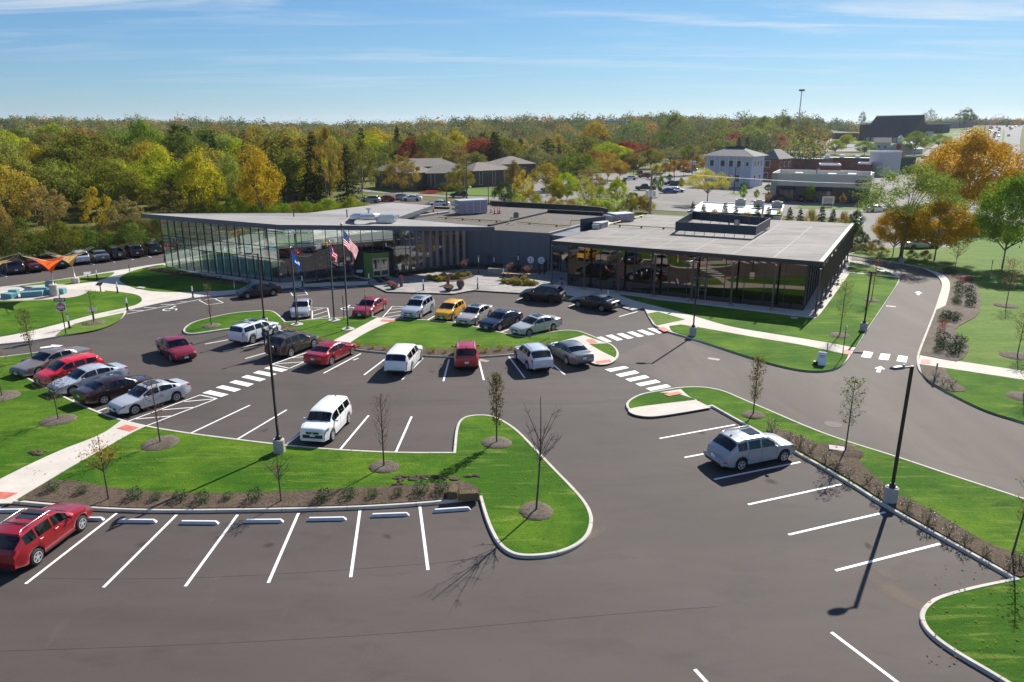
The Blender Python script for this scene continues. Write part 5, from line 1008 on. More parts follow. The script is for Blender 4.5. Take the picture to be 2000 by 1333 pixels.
OL = (.105, .105, .022); OLB = (.125, .115, .03); YG = (.20, .20, .018); GOLD = (.34, .24, .02); YEL_ = (.50, .36, .02); ORG = (.42, .16, .015); REDL = (.17, .035, .025); TAN = (.25, .17, .06); GRN_ = (.085, .092, .018); DGR = (.022, .038, .016); LGR = (.15, .16, .045); BRN = (.14, .10, .035); GREYG = (.13, .13, .07)
big = [('round2', 82, 287, 88, 412, GOLD, 'yellow-green tree left of the big olive crown, above the dark roof at the left'), ('vase1', 175, 260, 165, 408, OL, 'widest olive-green tree in the left woods'), ('loose1', 14, 272, 104, 440, LGR, 'pale green tree at the left edge of the photo'),
 ('loose1', 88, 362, 92, 470, TAN, 'tan thin-leaved tree at the woods edge left of the yellow one'), ('loose2', 188, 370, 76, 474, GOLD, 'yellow-leaved small tree at the woods edge above the silver crossover'), ('loose1', 245, 388, 84, 480, TAN, 'brownish tan tree behind the black off-roader'), ('oval2', 4, 405, 60, 520, (.30, .20, .05), 'orange-tan tree at the far left edge above the plum minivan'),
 ('pine1', 349, 236, 84, 404, (.05, .06, .014), 'tall ragged pine rising above the left woods skyline'), ('oval1', 392, 300, 96, 442, (.38, .33, .02), 'bright yellow tree behind the pointed roof'), ('round1', 452, 304, 56, 434, LGR, 'light green tree between the bright yellow and the orange-gold ones'), ('loose1', 325, 364, 112, 452, (.13, .10, .035), 'brown-green tree in front of the tall ragged pine'),
 ('spruce1', 418, 262, 56, 395, DGR, 'dark conifer between the ragged pine and the wide olive crown'), ('vase1', 548, 262, 172, 402, OLB, 'wide olive-gold crown behind the orange-gold tree'), ('round3', 107, 240, 84, 338, (.17, .17, .02), 'yellow-green crown breaking the skyline at the left'), ('round1', 287, 240, 92, 372, (.10, .13, .02), 'green-gold tree left of the tall ragged pine'),
 ('oval2', 507, 302, 92, 438, (.42, .24, .015), 'orange-gold tree with pale trunk behind the pointed roof'), ('spruce2', 612, 258, 84, 412, (.028, .034, .014), 'dark spruce left of the bare-trunked yellow tree'), ('spruce2', 676, 282, 74, 408, (.030, .036, .014), 'dark spruce right of the bare-trunked yellow tree'), ('loose2', 640, 252, 66, 414, (.24, .18, .03), 'sparse yellow tree with a long bare trunk between two spruces'),
 ('locust', 704, 272, 78, 392, OLB, 'olive honey-gold tree just right of the dark spruces'), ('locust', 784, 305, 90, 386, (.17, .125, .03), 'umbrella-shaped brown-olive street tree in front of the long brick house'), ('round1', 802, 270, 56, 345, REDL, 'deep red tree behind the brick house roof'), ('vase2', 843, 254, 76, 345, (.14, .15, .035), 'pale olive tree between the red and the yellow one'), ('oval1', 890, 256, 60, 330, (.42, .32, .015), 'bright yellow tree above the brick house'), ('pine2', 707, 248, 38, 352, DGR, 'small dark pine on the skyline above the umbrella-shaped tree'),
 ('round2', 500, 245, 72, 335, (.32, .19, .02), 'orange-yellow crown on the skyline left of the small red one'), ('round1', 555, 257, 32, 335, REDL, 'small red tree on the skyline'), ('spruce1', 776, 247, 34, 340, DGR, 'dark conifer on the skyline left of the deep red tree'), ('vase1', 950, 256, 78, 322, (.12, .095, .035), 'large olive-brown tree right of the bright yellow one'), ('spruce1', 1017, 270, 38, 326, DGR, 'pointed spruce behind the brown brick roofs'), ('loose1', 1058, 272, 62, 327, (.13, .14, .045), 'pale green open-crowned tree right of the pointed spruce'),
 ('round2', 1090, 262, 38, 320, GOLD, 'gold tree right of the pale green open-crowned one'), ('round3', 1160, 237, 66, 308, (.23, .17, .015), 'large green-gold tree breaking the skyline in the middle'), ('round1', 1155, 296, 82, 348, (.24, .125, .03), 'orange-brown tree below the green-gold skyline tree'), ('locust', 897, 321, 72, 392, (.16, .13, .03), 'olive street tree beside the tall utility pole'), ('dome1', 1065, 319, 70, 374, (.22, .15, .02), 'round yellow-brown street tree right of the brick houses'),
 ('round2', 986, 355, 52, 408, (.03, .045, .016), 'dark green bushy tree behind the gravel roof'), ('loose2', 1022, 336, 50, 404, (.45, .30, .03), 'yellow tree right behind the dark green bushy one'), ('loose1', 1150, 329, 72, 388, (.28, .19, .05), 'thin yellow-brown tree behind the gravel roof, farther right'), ('bush1', 1172, 364, 52, 410, (.26, .30, .02), 'bright yellow-green bush behind the block roof'), ('spruce1', 1092, 282, 26, 330, DGR, 'narrow dark spruce below the gold tree'), ('pine2', 930, 302, 50, 352, (.06, .07, .015), 'flat-branched pine beside the utility pole'),
 ('airy', 1384, 331, 100, 400, (.42, .33, .03), 'yellow tree with many dark stems in front of the pale blue house'), ('round1', 1211, 315, 42, 352, (.30, .17, .02), 'small orange-green tree in the parking lot left of the pale house'), ('round2', 1526, 264, 22, 305, (.33, .02, .03), 'crimson tree near the dark pavilion roof on the right'), ('spruce1', 1443, 268, 22, 306, DGR, 'left of two dark conifers above the pale blue house'), ('spruce1', 1459, 268, 22, 306, DGR, 'right of two dark conifers above the pale blue house'), ('round1', 1482, 273, 34, 305, (.05, .08, .02), 'dark green tree right of the two conifers'), ('vase2', 1566, 270, 56, 312, (.13, .16, .04), 'green tree left of the long brick shops'),
 ('round2', 1404, 272, 60, 300, (.14, .15, .035), 'olive-green tree behind the pale blue house'), ('round1', 1368, 264, 44, 292, (.38, .03, .04), 'crimson tree patch behind the pale blue house'), ('round1', 1432, 262, 30, 290, (.36, .03, .035), 'smaller crimson tree above the two dark conifers'),
 ('airy', 1775, 316, 210, 503, (.13, .135, .04), 'tall wide thin-leaved grey-green tree leaning over the driveway end'), ('giant', 1898, 260, 200, 436, (.43, .26, .018), 'huge orange-gold tree at the right, before the highway'), ('giant2', 1978, 342, 158, 527, (.11, .14, .02), 'green multi-stemmed tree at the right edge'), ('giant2', 1836, 392, 158, 512, (.46, .25, .015), 'orange tree with thick trunk beside the white parked sedan'), ('giant2', 1752, 404, 96, 503, (.46, .24, .015), 'smaller orange tree beside the driveway end')]
for k, cx, tp, w, bs, col, lb in big:
    tree_px(k, cx, tp, w, bs, col, lb)
ORD = ['first', 'second', 'third', 'fourth', 'fifth', 'sixth', 'seventh', 'eighth', 'ninth', 'tenth', 'eleventh', 'twelfth', 'thirteenth', 'fourteenth', 'fifteenth', 'sixteenth', 'seventeenth', 'eighteenth', 'nineteenth', 'twentieth'] + ['twenty-' + q for q in ('first', 'second', 'third', 'fourth', 'fifth', 'sixth', 'seventh', 'eighth')]
# woods edge and hedge
for k, cx, tp, w, bs, col, lb in [('bush1', 120, 436, 96, 505, GRN_, 'green shrubbery behind the tan shade sail'), ('bush2', 190, 446, 90, 497, (.07, .10, .02), 'green shrubbery behind the silver crossover'), ('bush1', 258, 438, 76, 491, (.08, .11, .025), 'green shrubbery behind the black crossovers'), ('bush2', 30, 420, 100, 520, (.06, .075, .02), 'dark green thicket behind the plum minivan'), ('bush1', 310, 425, 80, 480, (.09, .085, .03), 'olive thicket beside the left tip of the pointed roof')]:
    tree_px(k, cx, tp, w, bs, col, lb, 'shrub')
for i, cx in enumerate(range(-60, 400, 26)):
    tree_px(('bush1', 'bush2')[i % 2], cx, rnd.uniform(446, 462) - cx * .09, rnd.uniform(50, 80), 512 - cx * .12, (rnd.uniform(.06, .16), rnd.uniform(.08, .12), .03), ORD[i] + ' low leafy bush from the left along the back parking row', 'shrub', 'bushes along the back parking row')
for i, cx in enumerate(range(400, 720, 22)):
    tree_px(('bush2', 'bush1')[i % 2], cx, 385 + rnd.uniform(0, 14) - (cx - 400) * .0, rnd.uniform(40, 60), 442 - (cx - 400) * .06, (rnd.uniform(.10, .18), rnd.uniform(.13, .18), .02), ORD[i] + ' yellow-green bush from the left behind the pointed roof', 'shrub', 'bushes behind the pointed roof')
for i, cx in enumerate(range(1030, 1275, 17)):
    tree_px(('bush2', 'bush1')[i % 2], cx, 384 + rnd.uniform(-6, 10), rnd.uniform(26, 40), 414 + rnd.uniform(0, 4), (rnd.uniform(.18, .34), rnd.uniform(.2, .26), .02), ORD[i] + ' yellow-green bush from the left in the hedge behind the gravel roof', 'shrub', 'hedge bushes behind the gravel roof')
for i, cx in enumerate(range(1352, 1660, 21)):
    if i % 3 != 2: tree_px(('spruce2', 'spruce1')[i % 2], cx, 390 + rnd.uniform(0, 12) + (cx - 1352) * .03, rnd.uniform(34, 42), 470 + rnd.uniform(0, 3) + (cx - 1352) * .02, (.035, .045, .02), ORD[i - i // 3] + ' short dark pine from the left behind the flat pavilion roof', 'tree', 'row of pines behind the pavilion roof')
    else: tree_px('bush1', cx, 408 + rnd.uniform(0, 8), 34, 471, (.28, .20, .03), ORD[i // 3] + ' yellow bush from the left between the short dark pines', 'shrub', 'yellow bushes among the pines')
for x, t_, b_ in ((1668, 430, 478), (1682, 452, 486), (1672, 412, 455)): tree_px('round1', x, t_, 34, b_, (.04, .06, .025), ('dark green tree behind the right rear corner of the pavilion', 'lower dark green tree at the right rear corner of the pavilion', 'dark green tree farthest back at the right rear corner of the pavilion')[(1668, 1682, 1672).index(x)])
# street trees in the lots
for i, (cx, tp, w, bs, col) in enumerate([(1283, 322, 26, 350, (.2, .17, .03)), (1300, 318, 28, 346, (.28, .16, .02)), (1316, 314, 30, 344, (.30, .17, .02)), (1336, 313, 32, 344, (.32, .15, .03)), (1360, 305, 36, 342, (.26, .16, .03)), (1384, 303, 30, 338, (.25, .16, .02)), (1205, 345, 14, 378, GOLD), (1218, 348, 12, 376, GRN_), (1279, 346, 12, 382, GRN_), (1290, 343, 16, 385, (.08, .12, .03)), (1331, 346, 12, 372, (.14, .16, .03)), (1452, 362, 16, 396, (.14, .2, .03)), (1478, 370, 12, 392, (.14, .18, .03)), (1582, 362, 22, 398, (.12, .14, .03)), (1630, 376, 14, 400, TAN), (1646, 380, 14, 404, TAN), (1500, 374, 14, 400, TAN)]):
    tree_px('oval1' if w < 20 else 'round1', cx, tp, w, bs, col, ORD[i] + ' young street tree counted along the pale far lots', 'tree', 'street trees of the far lots')
# right-hand hillside trees
for cx, tp, w, bs, col, lb in [(1790, 258, 58, 304, (.13, .15, .035), 'spreading olive tree in front of the gabled church wing'), (1835, 262, 46, 290, (.15, .16, .04), 'olive tree right of the gabled church wing'), (1633, 275, 38, 302, (.15, .16, .03), 'low spreading tree below the church, farther left'), (1690, 276, 44, 304, (.12, .15, .03), 'low spreading tree below the church, beside the small gabled house'), (1760, 296, 20, 322, (.16, .08, .04), 'brownish tree beside the arched shop gable'), (1887, 212, 40, 252, (.05, .07, .03), 'tall lone tree on the skyline near the highway'), (1817, 213, 24, 245, (.06, .07, .03), 'lone tree on the skyline right of the church roof'), (1802, 223, 14, 246, (.06, .07, .03), 'smaller skyline tree beside the lone one right of the church'), (1684, 218, 16, 252, (.08, .08, .04), 'spindly tree on the skyline left of the church roof'), (1905, 318, 60, 352, (.2, .18, .03), 'yellow-green tree right behind the huge orange one'), (1845, 300, 1, 0, 0, 0)][:-1]:
    tree_px('loose1' if tp < 225 else 'round1', cx, tp, w, bs, col, lb)
# mixed woods: rows of individual trees out to a few hundred metres, spaced to leave the streets and roofs open
pal = [OL, OL, OL, OLB, OLB, YG, GOLD, (.22, .165, .03), GRN_, GRN_, LGR, (.15, .12, .04), (.11, .13, .03), (.14, .14, .035), (.10, .12, .03), (.16, .11, .03)]
kinds = ['round1', 'round2', 'round3', 'vase1', 'vase2', 'oval1', 'oval2', 'dome1', 'loose1']
NAMES = {0: 'olive-green', 1: 'gold', 2: 'green', 3: 'orange'}
def blocked(x, y):
    d = y * cT + CAM_H * sT; px = 1000 + FPX * x / d; dz = -CAM_H; py = 666.5 - FPX * (y * sT + dz * cT) / (y * cT - dz * sT)
    if py > 480 - max(0, px) * .12: return True
    if 685 < px < 1040 and py > 341: return True        # road, lawn, brick houses
    if 1030 <= px < 1300 and py > 333: return True      # lots
    if 1290 <= px < 1420 and py > 318: return True
    if px >= 1420 and py > 284: return True
    if px >= 1590: return True
    return False
LMK = [(15, 'the pale green tree at the left edge'), (82, 'the yellow-green tree at the left'), (175, 'the widest olive crown'), (287, 'the green-gold tree'), (349, 'the tall ragged pine'), (392, 'the bright yellow tree'), (452, 'the light green tree'), (507, 'the orange-gold tree'), (548, 'the wide olive-gold crown'), (612, 'the left dark spruce'), (676, 'the right dark spruce'), (704, 'the honey-gold tree'), (784, 'the umbrella-shaped tree'), (843, 'the deep red tree'), (890, 'the yellow tree over the houses'), (950, 'the large olive-brown tree'), (1017, 'the pointed spruce'), (1090, 'the skyline gold tree'), (1160, 'the green-gold skyline tree'), (1230, 'the orange-green lot tree'), (1300, 'the street trees'), (1400, 'the pale blue house'), (1500, 'the red brick office')]
SHW = {'airy': 'open', 'round1': 'round', 'round2': 'bushy', 'round3': 'broad', 'vase1': 'spreading', 'vase2': 'fan-shaped', 'oval1': 'oval', 'oval2': 'slender', 'dome1': 'dome-shaped', 'loose1': 'loose', 'spruce1': 'pointed', 'spruce2': 'wide', 'pine2': 'ragged'}
SEEN = {}
def place_label(col_word, kd, x, y):
    px = 1000 + FPX * x / (y * cT + CAM_H * sT); l = min(LMK, key=lambda q: abs(q[0] - px)); dd = px - l[0]; sd_ = 'straight behind' if abs(dd) < 9 else 'left of' if dd < 0 else 'right of'
    row = 'front-row' if y < 140 else 'second-row' if y < 175 else 'mid-wood' if y < 230 else 'back-wood' if y < 300 else 'far-off'
    t = '%s %s %s %s %s' % (row, SHW.get(kd, ''), col_word, sd_, l[1]); k = SEEN.get(t, 0); SEEN[t] = k + 1
    return ' '.join((t if k == 0 else ORD[k] + ' ' + t).split()[:16])
D = 118.0; cnt = 0
while D < 420:
    sp_ = 8.5 + D * .026; x = -0.86 * D
    while x < .48 * D:
        xx = x + rnd.uniform(-.3, .3) * sp_; yy = D + rnd.uniform(-.35, .35) * sp_
        if not blocked(xx, yy) and cnt < 185:
            hgt = rnd.uniform(11.0, 15.5) - (1.0 if xx > 0 else 0)
            if xx < -20 and yy < 170: hgt = rnd.uniform(9.5, 13)
            if xx < -20 and yy > 190: hgt += 1.0
            rd = sp_ * rnd.uniform(.56, .74) if D > 250 else sp_ * rnd.uniform(.46, .6); col = rnd.choice(pal)
            if D > 200 and rnd.random() < .06: col = REDL
            kd = rnd.choice(kinds)
            if rnd.random() < .09: kd = rnd.choice(['spruce1', 'pine2', 'spruce2']); col = DGR; rd *= .7; hgt *= 1.12
            w_ = 'dark conifer' if col is DGR else 'red-leaved tree' if col is REDL else 'orange-leaved tree' if col is ORG else 'gold-leaved tree' if col in (GOLD, YG) else 'pale green tree' if col is LGR else 'brownish tree' if col in (BRN, OLB) else 'green to olive tree'
            tree(kd, (xx, yy, terrain(xx, yy)), hgt, rd, col, place_label(w_, kd, xx, yy), 'tree', w_ + 's of the autumn woods'); cnt += 1
        x += sp_
    D += sp_ * (.80 if D < 250 else 1.0)
xtra = [(1005, 316, 44, 392, BRN), (1130, 298, 92, 366, OL), (1188, 296, 66, 358, (.22, .13, .03)), (1108, 338, 56, 398, YG), (1084, 348, 46, 402, GOLD), (1206, 350, 46, 406, YG), (925, 296, 64, 350, OLB), (1042, 288, 66, 342, GREYG), (742, 296, 56, 352, OLB), (1140, 346, 50, 404, (.22, .2, .03)), (1236, 376, 36, 414, GRN_), (1258, 380, 32, 416, GOLD), (1010, 380, 40, 410, YG), (1040, 372, 44, 408, OLB), (860, 292, 60, 338, OL), (1090, 300, 60, 346, (.13, .12, .06)), (820, 290, 50, 334, LGR), (975, 286, 54, 336, (.14, .11, .05)), (1235, 300, 60, 334, OLB), (1272, 292, 54, 330, OL), (1310, 288, 52, 326, GREYG), (1345, 284, 50, 320, OLB), (1215, 268, 64, 312, OL), (1258, 262, 60, 306, (.26, .16, .03)), (1300, 256, 60, 302, GRN_), (1340, 250, 60, 298, OL), (1385, 254, 56, 292, OLB), (1425, 250, 50, 288, OL), (1465, 246, 54, 286, LGR), (1505, 244, 54, 284, (.14, .13, .05)), (1545, 246, 50, 284, OL), (1585, 250, 46, 286, BRN), (1240, 236, 50, 284, LGR), (1320, 222, 56, 280, OL), (1410, 232, 44, 276, OL), (1490, 228, 50, 276, (.13, .14, .04)), (1530, 226, 44, 274, OLB), (1575, 234, 50, 276, OL), (1612, 252, 30, 285, OLB), (1655, 262, 34, 290, YG)]
for i, (cx, tp, w, bs, col) in enumerate(xtra):
    kd = ('round1', 'dome1', 'loose1', 'vase1', 'round3', 'oval1', 'airy')[i % 7]; P = gt(cx, bs); w_ = 'gold-leaved tree' if col in (GOLD, YG) else 'pale green tree' if col is LGR else 'brownish tree' if col in (BRN, OLB) else 'olive tree'
    tree_px(kd, cx, tp, w, bs, col, ORD[i % 20] + ' ' + place_label(w_, kd, P.x, P.y), 'tree', 'trees screening the far lots and houses')
for i, (cx, bs) in enumerate(((1668, 492), (1684, 496), (1703, 499), (1722, 502), (1780, 508), (1808, 513), (1690, 484), (1712, 488))):
    tree_px('bush1', cx, bs - 15 - (i % 3) * 4, 24 + (i % 2) * 8, bs, ((.14, .11, .04), (.07, .08, .03), (.18, .12, .03))[i % 3], ORD[i] + ' scrubby bush from the left under the orange trees', 'shrub', 'scrub under the orange trees')
# the far wood that reads as one mass
def far_wood():
    r = np.random.RandomState(5); C = []; COLR = []; SZ = []; NN = []
    pc = np.array([[.13, .17, .06], [.16, .19, .06], [.10, .15, .05], [.30, .25, .05], [.20, .20, .07], [.36, .20, .05], [.14, .17, .07], [.19, .17, .07], [.09, .12, .05], [.17, .18, .06], [.15, .16, .05], [.26, .21, .05]])
    n = 0; D_ = 300
    while D_ < 1500:
        st = 9 + D_ * .012; x = -.95 * D_
        while x < .95 * D_:
            xx = x + r.uniform(-.4, .4) * st; yy = D_ + r.uniform(-.5, .5) * st; px = 1000 + FPX * xx / (yy * cT + CAM_H * sT)
            dens = 1 if px < 1600 else .0
            if px > 1600 and yy > 900: dens = .85
            if 1895 < px < 2010 and yy < 1100: dens = 0
            if blocked(xx, yy): dens = 0 if px < 1590 else dens
            if yy < 345 and px < 1000: dens = 0
            if 1420 < px < 1620 and yy < 560: dens = .3
            if px >= 1600 and yy > 1250: dens = 1
            if r.uniform() < dens:
                h = r.uniform(5, 11) + (r.uniform() < .25) * r.uniform(2, 7); w = r.uniform(4.8, 9); z0 = terrain(xx, yy); k = 640 if D_ < 480 else 480 if D_ < 700 else 260
                d = r.normal(size=(k, 3)); d /= np.linalg.norm(d, axis=1)[:, None]; d[:, 2] = d[:, 2] * .5 + .55; bmp = 1 + .25 * np.sin(d[:, 0] * 7 + xx) * np.cos(d[:, 1] * 6 + yy)
                NN.append(d.copy()); C.append(np.stack([xx + d[:, 0] * w * bmp, yy + d[:, 1] * w * bmp, z0 + d[:, 2] * h * bmp * .95], 1)); c4 = pc[r.randint(len(pc))] * r.uniform(.75, 1.55); SZ.append(np.full(k, .85 if D_ < 480 else 1.1 if D_ < 700 else 1.6)); COLR.append(np.repeat(c4[None], k, 0) * r.uniform(.86, 1.14, (k, 1))); n += 1
            x += st
        D_ += st * 1.15
    C = np.concatenate(C); CR = np.concatenate(COLR); me = leaf_mesh('distant_woods', C, np.concatenate(SZ), 3, .1, None, .8, nrm=np.concatenate(NN) / np.linalg.norm(np.concatenate(NN), axis=1)[:, None])
    ca = me.color_attributes.new('foliage', 'FLOAT_COLOR', 'CORNER'); ca.data.foreach_set('color', np.repeat(np.concatenate([CR, np.ones((len(CR), 1))], 1), 4, 0).astype(np.float32).ravel())
    m = bpy.data.materials.new('far_foliage'); m.use_nodes = True; nt = m.node_tree; nt.nodes.clear(); a = N(nt, 'ShaderNodeVertexColor', layer_name='foliage'); d = N(nt, 'ShaderNodeBsdfDiffuse'); t = N(nt, 'ShaderNodeBsdfTranslucent'); ms = N(nt, 'ShaderNodeMixShader'); ms.inputs[0].default_value = .25
    nt.links.new(a.outputs[0], d.inputs[0]); nt.links.new(a.outputs[0], t.inputs[0]); nt.links.new(d.outputs[0], ms.inputs[1]); nt.links.new(t.outputs[0], ms.inputs[2]); o = N(nt, 'ShaderNodeOutputMaterial'); nt.links.new(ms.outputs[0], o.inputs[0])
    me.materials.append(m); o = bpy.data.objects.new('distant_woods', me); COL.objects.link(o); tag(o, 'mass of autumn woods covering the far ridges up to the skyline', 'woods', kind='stuff'); return n
far_wood()
# ---- young planted trees with mulch rings
TWIG = mat('young_bark', (.10, .075, .06), .85, var=.25, vs=8)
def young(px, base, topy, w, kind, nleaf, leafcol, label, z=.16, ring=None, lsize=.09, bend=0, leafset=.8, group='young lawn trees', ringm=None):
    P = g(px, base, z); H_ = top_h(topy, P) - z; rad = w / 2 / FPX * (P.y * cT + (CAM_H - H_ / 2) * sT); r = random.Random(int(px * 7 + base)); e = empty('young_tree', P, 0, label, 'tree', group)
    b = MB(); tips = []; wr = .028 + H_ * .0035
    def trk(t): return Vector((bend * math.sin(t * 2.2) * .3, bend * .1 * t, t * H_))
    b.tube([trk(t / 6) - Vector((0, 0, .05 if t == 0 else 0)) for t in range(7)], [wr * (1 - .13 * t) + .004 for t in range(7)], 7)
    if kind == 'spread':
        for i in range(12):
            a = i * 2.4 + r.uniform(-.3, .3); t0 = r.uniform(.38, .62); s = trk(t0); L_ = rad * r.uniform(.8, 1.15); up = H_ * r.uniform(.25, .45) * (1 if i % 3 else .5)
            p1 = s + Vector((math.cos(a) * L_ * .35, math.sin(a) * L_ * .35, up * .35)); p2 = s + Vector((math.cos(a) * L_ * .7, math.sin(a) * L_ * .7, up * .7)); p3 = s + Vector((math.cos(a) * L_, math.sin(a) * L_, min(up, H_ - s.z)))
            b.tube([s, p1, p2, p3], [wr * .42, wr * .32, wr * .2, wr * .08], 4, False); tips += [p2, p3]
            for q in range(6):
                o0 = s.lerp(p1, .8) if q % 2 else p2; dv = Vector((r.uniform(-1, 1), r.uniform(-1, 1), r.uniform(.1, 1))).normalized() * rad * r.uniform(.3, .55); b.tube([o0, o0 + dv * .5 + Vector((0, 0, .03)), o0 + dv], [wr * .18, wr * .12, wr * .05], 3, False); tips.append(o0 + dv)
                for q3 in range(2): dv2 = dv.lerp(Vector((r.uniform(-1, 1), r.uniform(-1, 1), r.uniform(0, 1))) * rad * .3, .5); b.tube([o0 + dv * .6, o0 + dv * .6 + dv2 * .6], [wr * .09, wr * .04], 3, False); tips.append(o0 + dv * .6 + dv2 * .6)
    else:
        n = 34 if kind == 'column' else 26; lo = .22 if kind == 'column' else .34
        for i in range(n):
            t0 = lo + (1 - lo) * (i / n) * .93; s = trk(t0); a = i * 2.399; prof = math.sin(math.pi * min(1, (t0 - lo) / (1 - lo) * .85 + .12)) ** .7; L_ = rad * prof * r.uniform(.7, 1.2); rise = (1.6 if kind == 'column' else .75)
            p2 = s + Vector((math.cos(a) * L_ * .7, math.sin(a) * L_ * .7, L_ * rise * .6)); p3 = s + Vector((math.cos(a) * L_, math.sin(a) * L_, L_ * rise * 1.2))
            if p3.z > H_: p3.z = H_
            b.tube([s, p2, p3], [wr * .28, wr * .18, wr * .07], 4, False); tips += [s.lerp(p2, .6), p2, p2.lerp(p3, .5), p3]
            for q in range(3): o0 = s.lerp(p3, r.uniform(.4, .9)); dv = Vector((r.uniform(-1, 1), r.uniform(-1, 1), r.uniform(.2, 1.2))) * L_ * .35; b.tube([o0, o0 + dv], [wr * .10, wr * .04], 3, False); tips.append(o0 + dv)
    b.build('trunk', TWIG, e)
    if nleaf:
        rs_ = np.random.RandomState(int(px)); tp = np.array([tuple(t) for t in tips]); idx = rs_.randint(0, len(tp), nleaf); Cc = tp[idx] + rs_.normal(size=(nleaf, 3)) * rad * .13
        me = leaf_mesh('foliage', Cc, lsize, int(px), 0, rs_.uniform(0, 1, nleaf), .7); me.materials.append(LEAF); o = bpy.data.objects.new('foliage', me); COL.objects.link(o); o.parent = e; o.color = (*leafcol, 1)
    if ring:
        rr = ring / 2 / FPX * (P.y * cT + CAM_H * sT); n = 30; m = MB(); vs = []; 
        ra = [1 + .05 * math.sin(k * .42 + px) + .03 * r.uniform(-1, 1) for k in range(n)]
        for q, (f, zz) in enumerate(((1.0, .0), (.92, .05), (.5, .11), (.12, .08))):
            vs += [(P.x + math.cos(6.283 * k / n) * rr * f * ra[k], P.y + math.sin(6.283 * k / n) * rr * f * ra[k], z - .03 + zz + (r.uniform(-.012, .012) if q else 0)) for k in range(n)]
        fs = [(q * n + k, q * n + (k + 1) % n, (q + 1) * n + (k + 1) % n, (q + 1) * n + k) for q in range(3) for k in range(n)] + [tuple(3 * n + k for k in range(n))]
        m.add(vs, fs); struct(m.build('mulch_ring', ringm or MULCH2, smooth=True))
    return e
BR_ = (.20, .10, .05)
young(63, 701, 606, 30, 'column', 700, (.14, .11, .05), 'slim olive-brown young tree behind the long grey-beige sedan', ring=34)
young(183, 631, 566, 30, 'oval', 60, (.18, .16, .04), 'nearly bare young tree staked beside the do-not-enter sign', ring=40)
young(413, 636, 556, 20, 'column', 190, (.32, .22, .12), 'slim tan young tree on the left tip of the flag island', ring=36)
young(114, 820, 742, 62, 'oval', 190, BR_, 'reddish sparse young tree before the pale silver sedan', ring=62)
young(313, 865, 738, 56, 'oval', 170, (.26, .12, .05), 'reddish sparse young tree before the near silver sedan with sunroof', ring=70)
young(212, 975, 850, 70, 'spread', 330, (.45, .22, .03), 'small orange-leaved tree in the mulch beside the diagonal walk', ring=0)
young(549, 979, 882, 62, 'spread', 22, (.3, .14, .04), 'small bare tree in the mulch before the lamp post')
young(750, 911, 772, 42, 'column', 90, (.30, .15, .04), 'narrow bare tree right of the boxy white car', ring=58)
young(970, 864, 732, 30, 'column', 1500, (.15, .125, .04), 'dense columnar olive-bronze tree on the curved lawn peninsula', ring=58)
young(1047, 997, 776, 86, 'spread', 0, BR_, 'tall bare tree on the near end of the lawn peninsula', ring=70, bend=.6)
young(4, 774, 690, 60, 'oval', 120, (.3, .15, .05), 'reddish young tree cut by the left edge of the photo', ring=64)
young(1471, 810, 698, 30, 'column', 1000, (.17, .15, .04), 'columnar tree at the far end of the right planting strip', ring=44)
young(1651, 880, 740, 48, 'oval', 560, (.10, .15, .03), 'oval green young tree in the right planting strip', ring=70, ringm=MULCH)
young(1977, 1084, 902, 40, 'oval', 130, (.30, .22, .05), 'thin leaning young tree at the right edge of the planting strip', ring=0, bend=.5)
young(1640, 655, 550, 38, 'oval', 620, (.17, .19, .03), 'yellow-green oval young tree near the pavilion corner', ring=42)
young(1702, 587, 502, 28, 'oval', 330, (.30, .16, .04), 'orange-tinged young tree behind the lamp beside the lane', ring=32)
young(1965, 597, 508, 42, 'oval', 700, (.24, .10, .05), 'rusty oval young tree on the right lawn', ring=44)
young(1987, 695, 612, 38, 'oval', 480, (.17, .20, .03), 'yellow-green young tree at the right edge of the lawn', ring=60)
young(1864, 532, 472, 34, 'spread', 120, (.34, .22, .04), 'curved thin young tree behind the mulch bed', ring=0)
young(1999, 775, 700, 40, 'oval', 160, (.12, .16, .03), 'young tree at the right edge below the cross walk', ring=62)
young(907, 535, 505, 17, 'spread', 160, (.34, .16, .16), 'small pinkish tree at the left of the plaza beds', group='small plaza trees')
young(994, 543, 510, 17, 'spread', 160, (.36, .18, .16), 'small pinkish tree in the middle of the plaza beside the bench', group='small plaza trees')
young(1030, 550, 515, 19, 'spread', 160, (.36, .18, .16), 'small pinkish tree in the right plaza bed', group='small plaza trees')
young(64, 502, 452, 26, 'spread', 30, BR_, 'thin bare tree at the woods edge behind the maroon sedan', group=None)
young(955, 520, 492, 16, 'spread', 0, BR_, 'small dark bare tree against the panelled wall', group='small plaza trees')
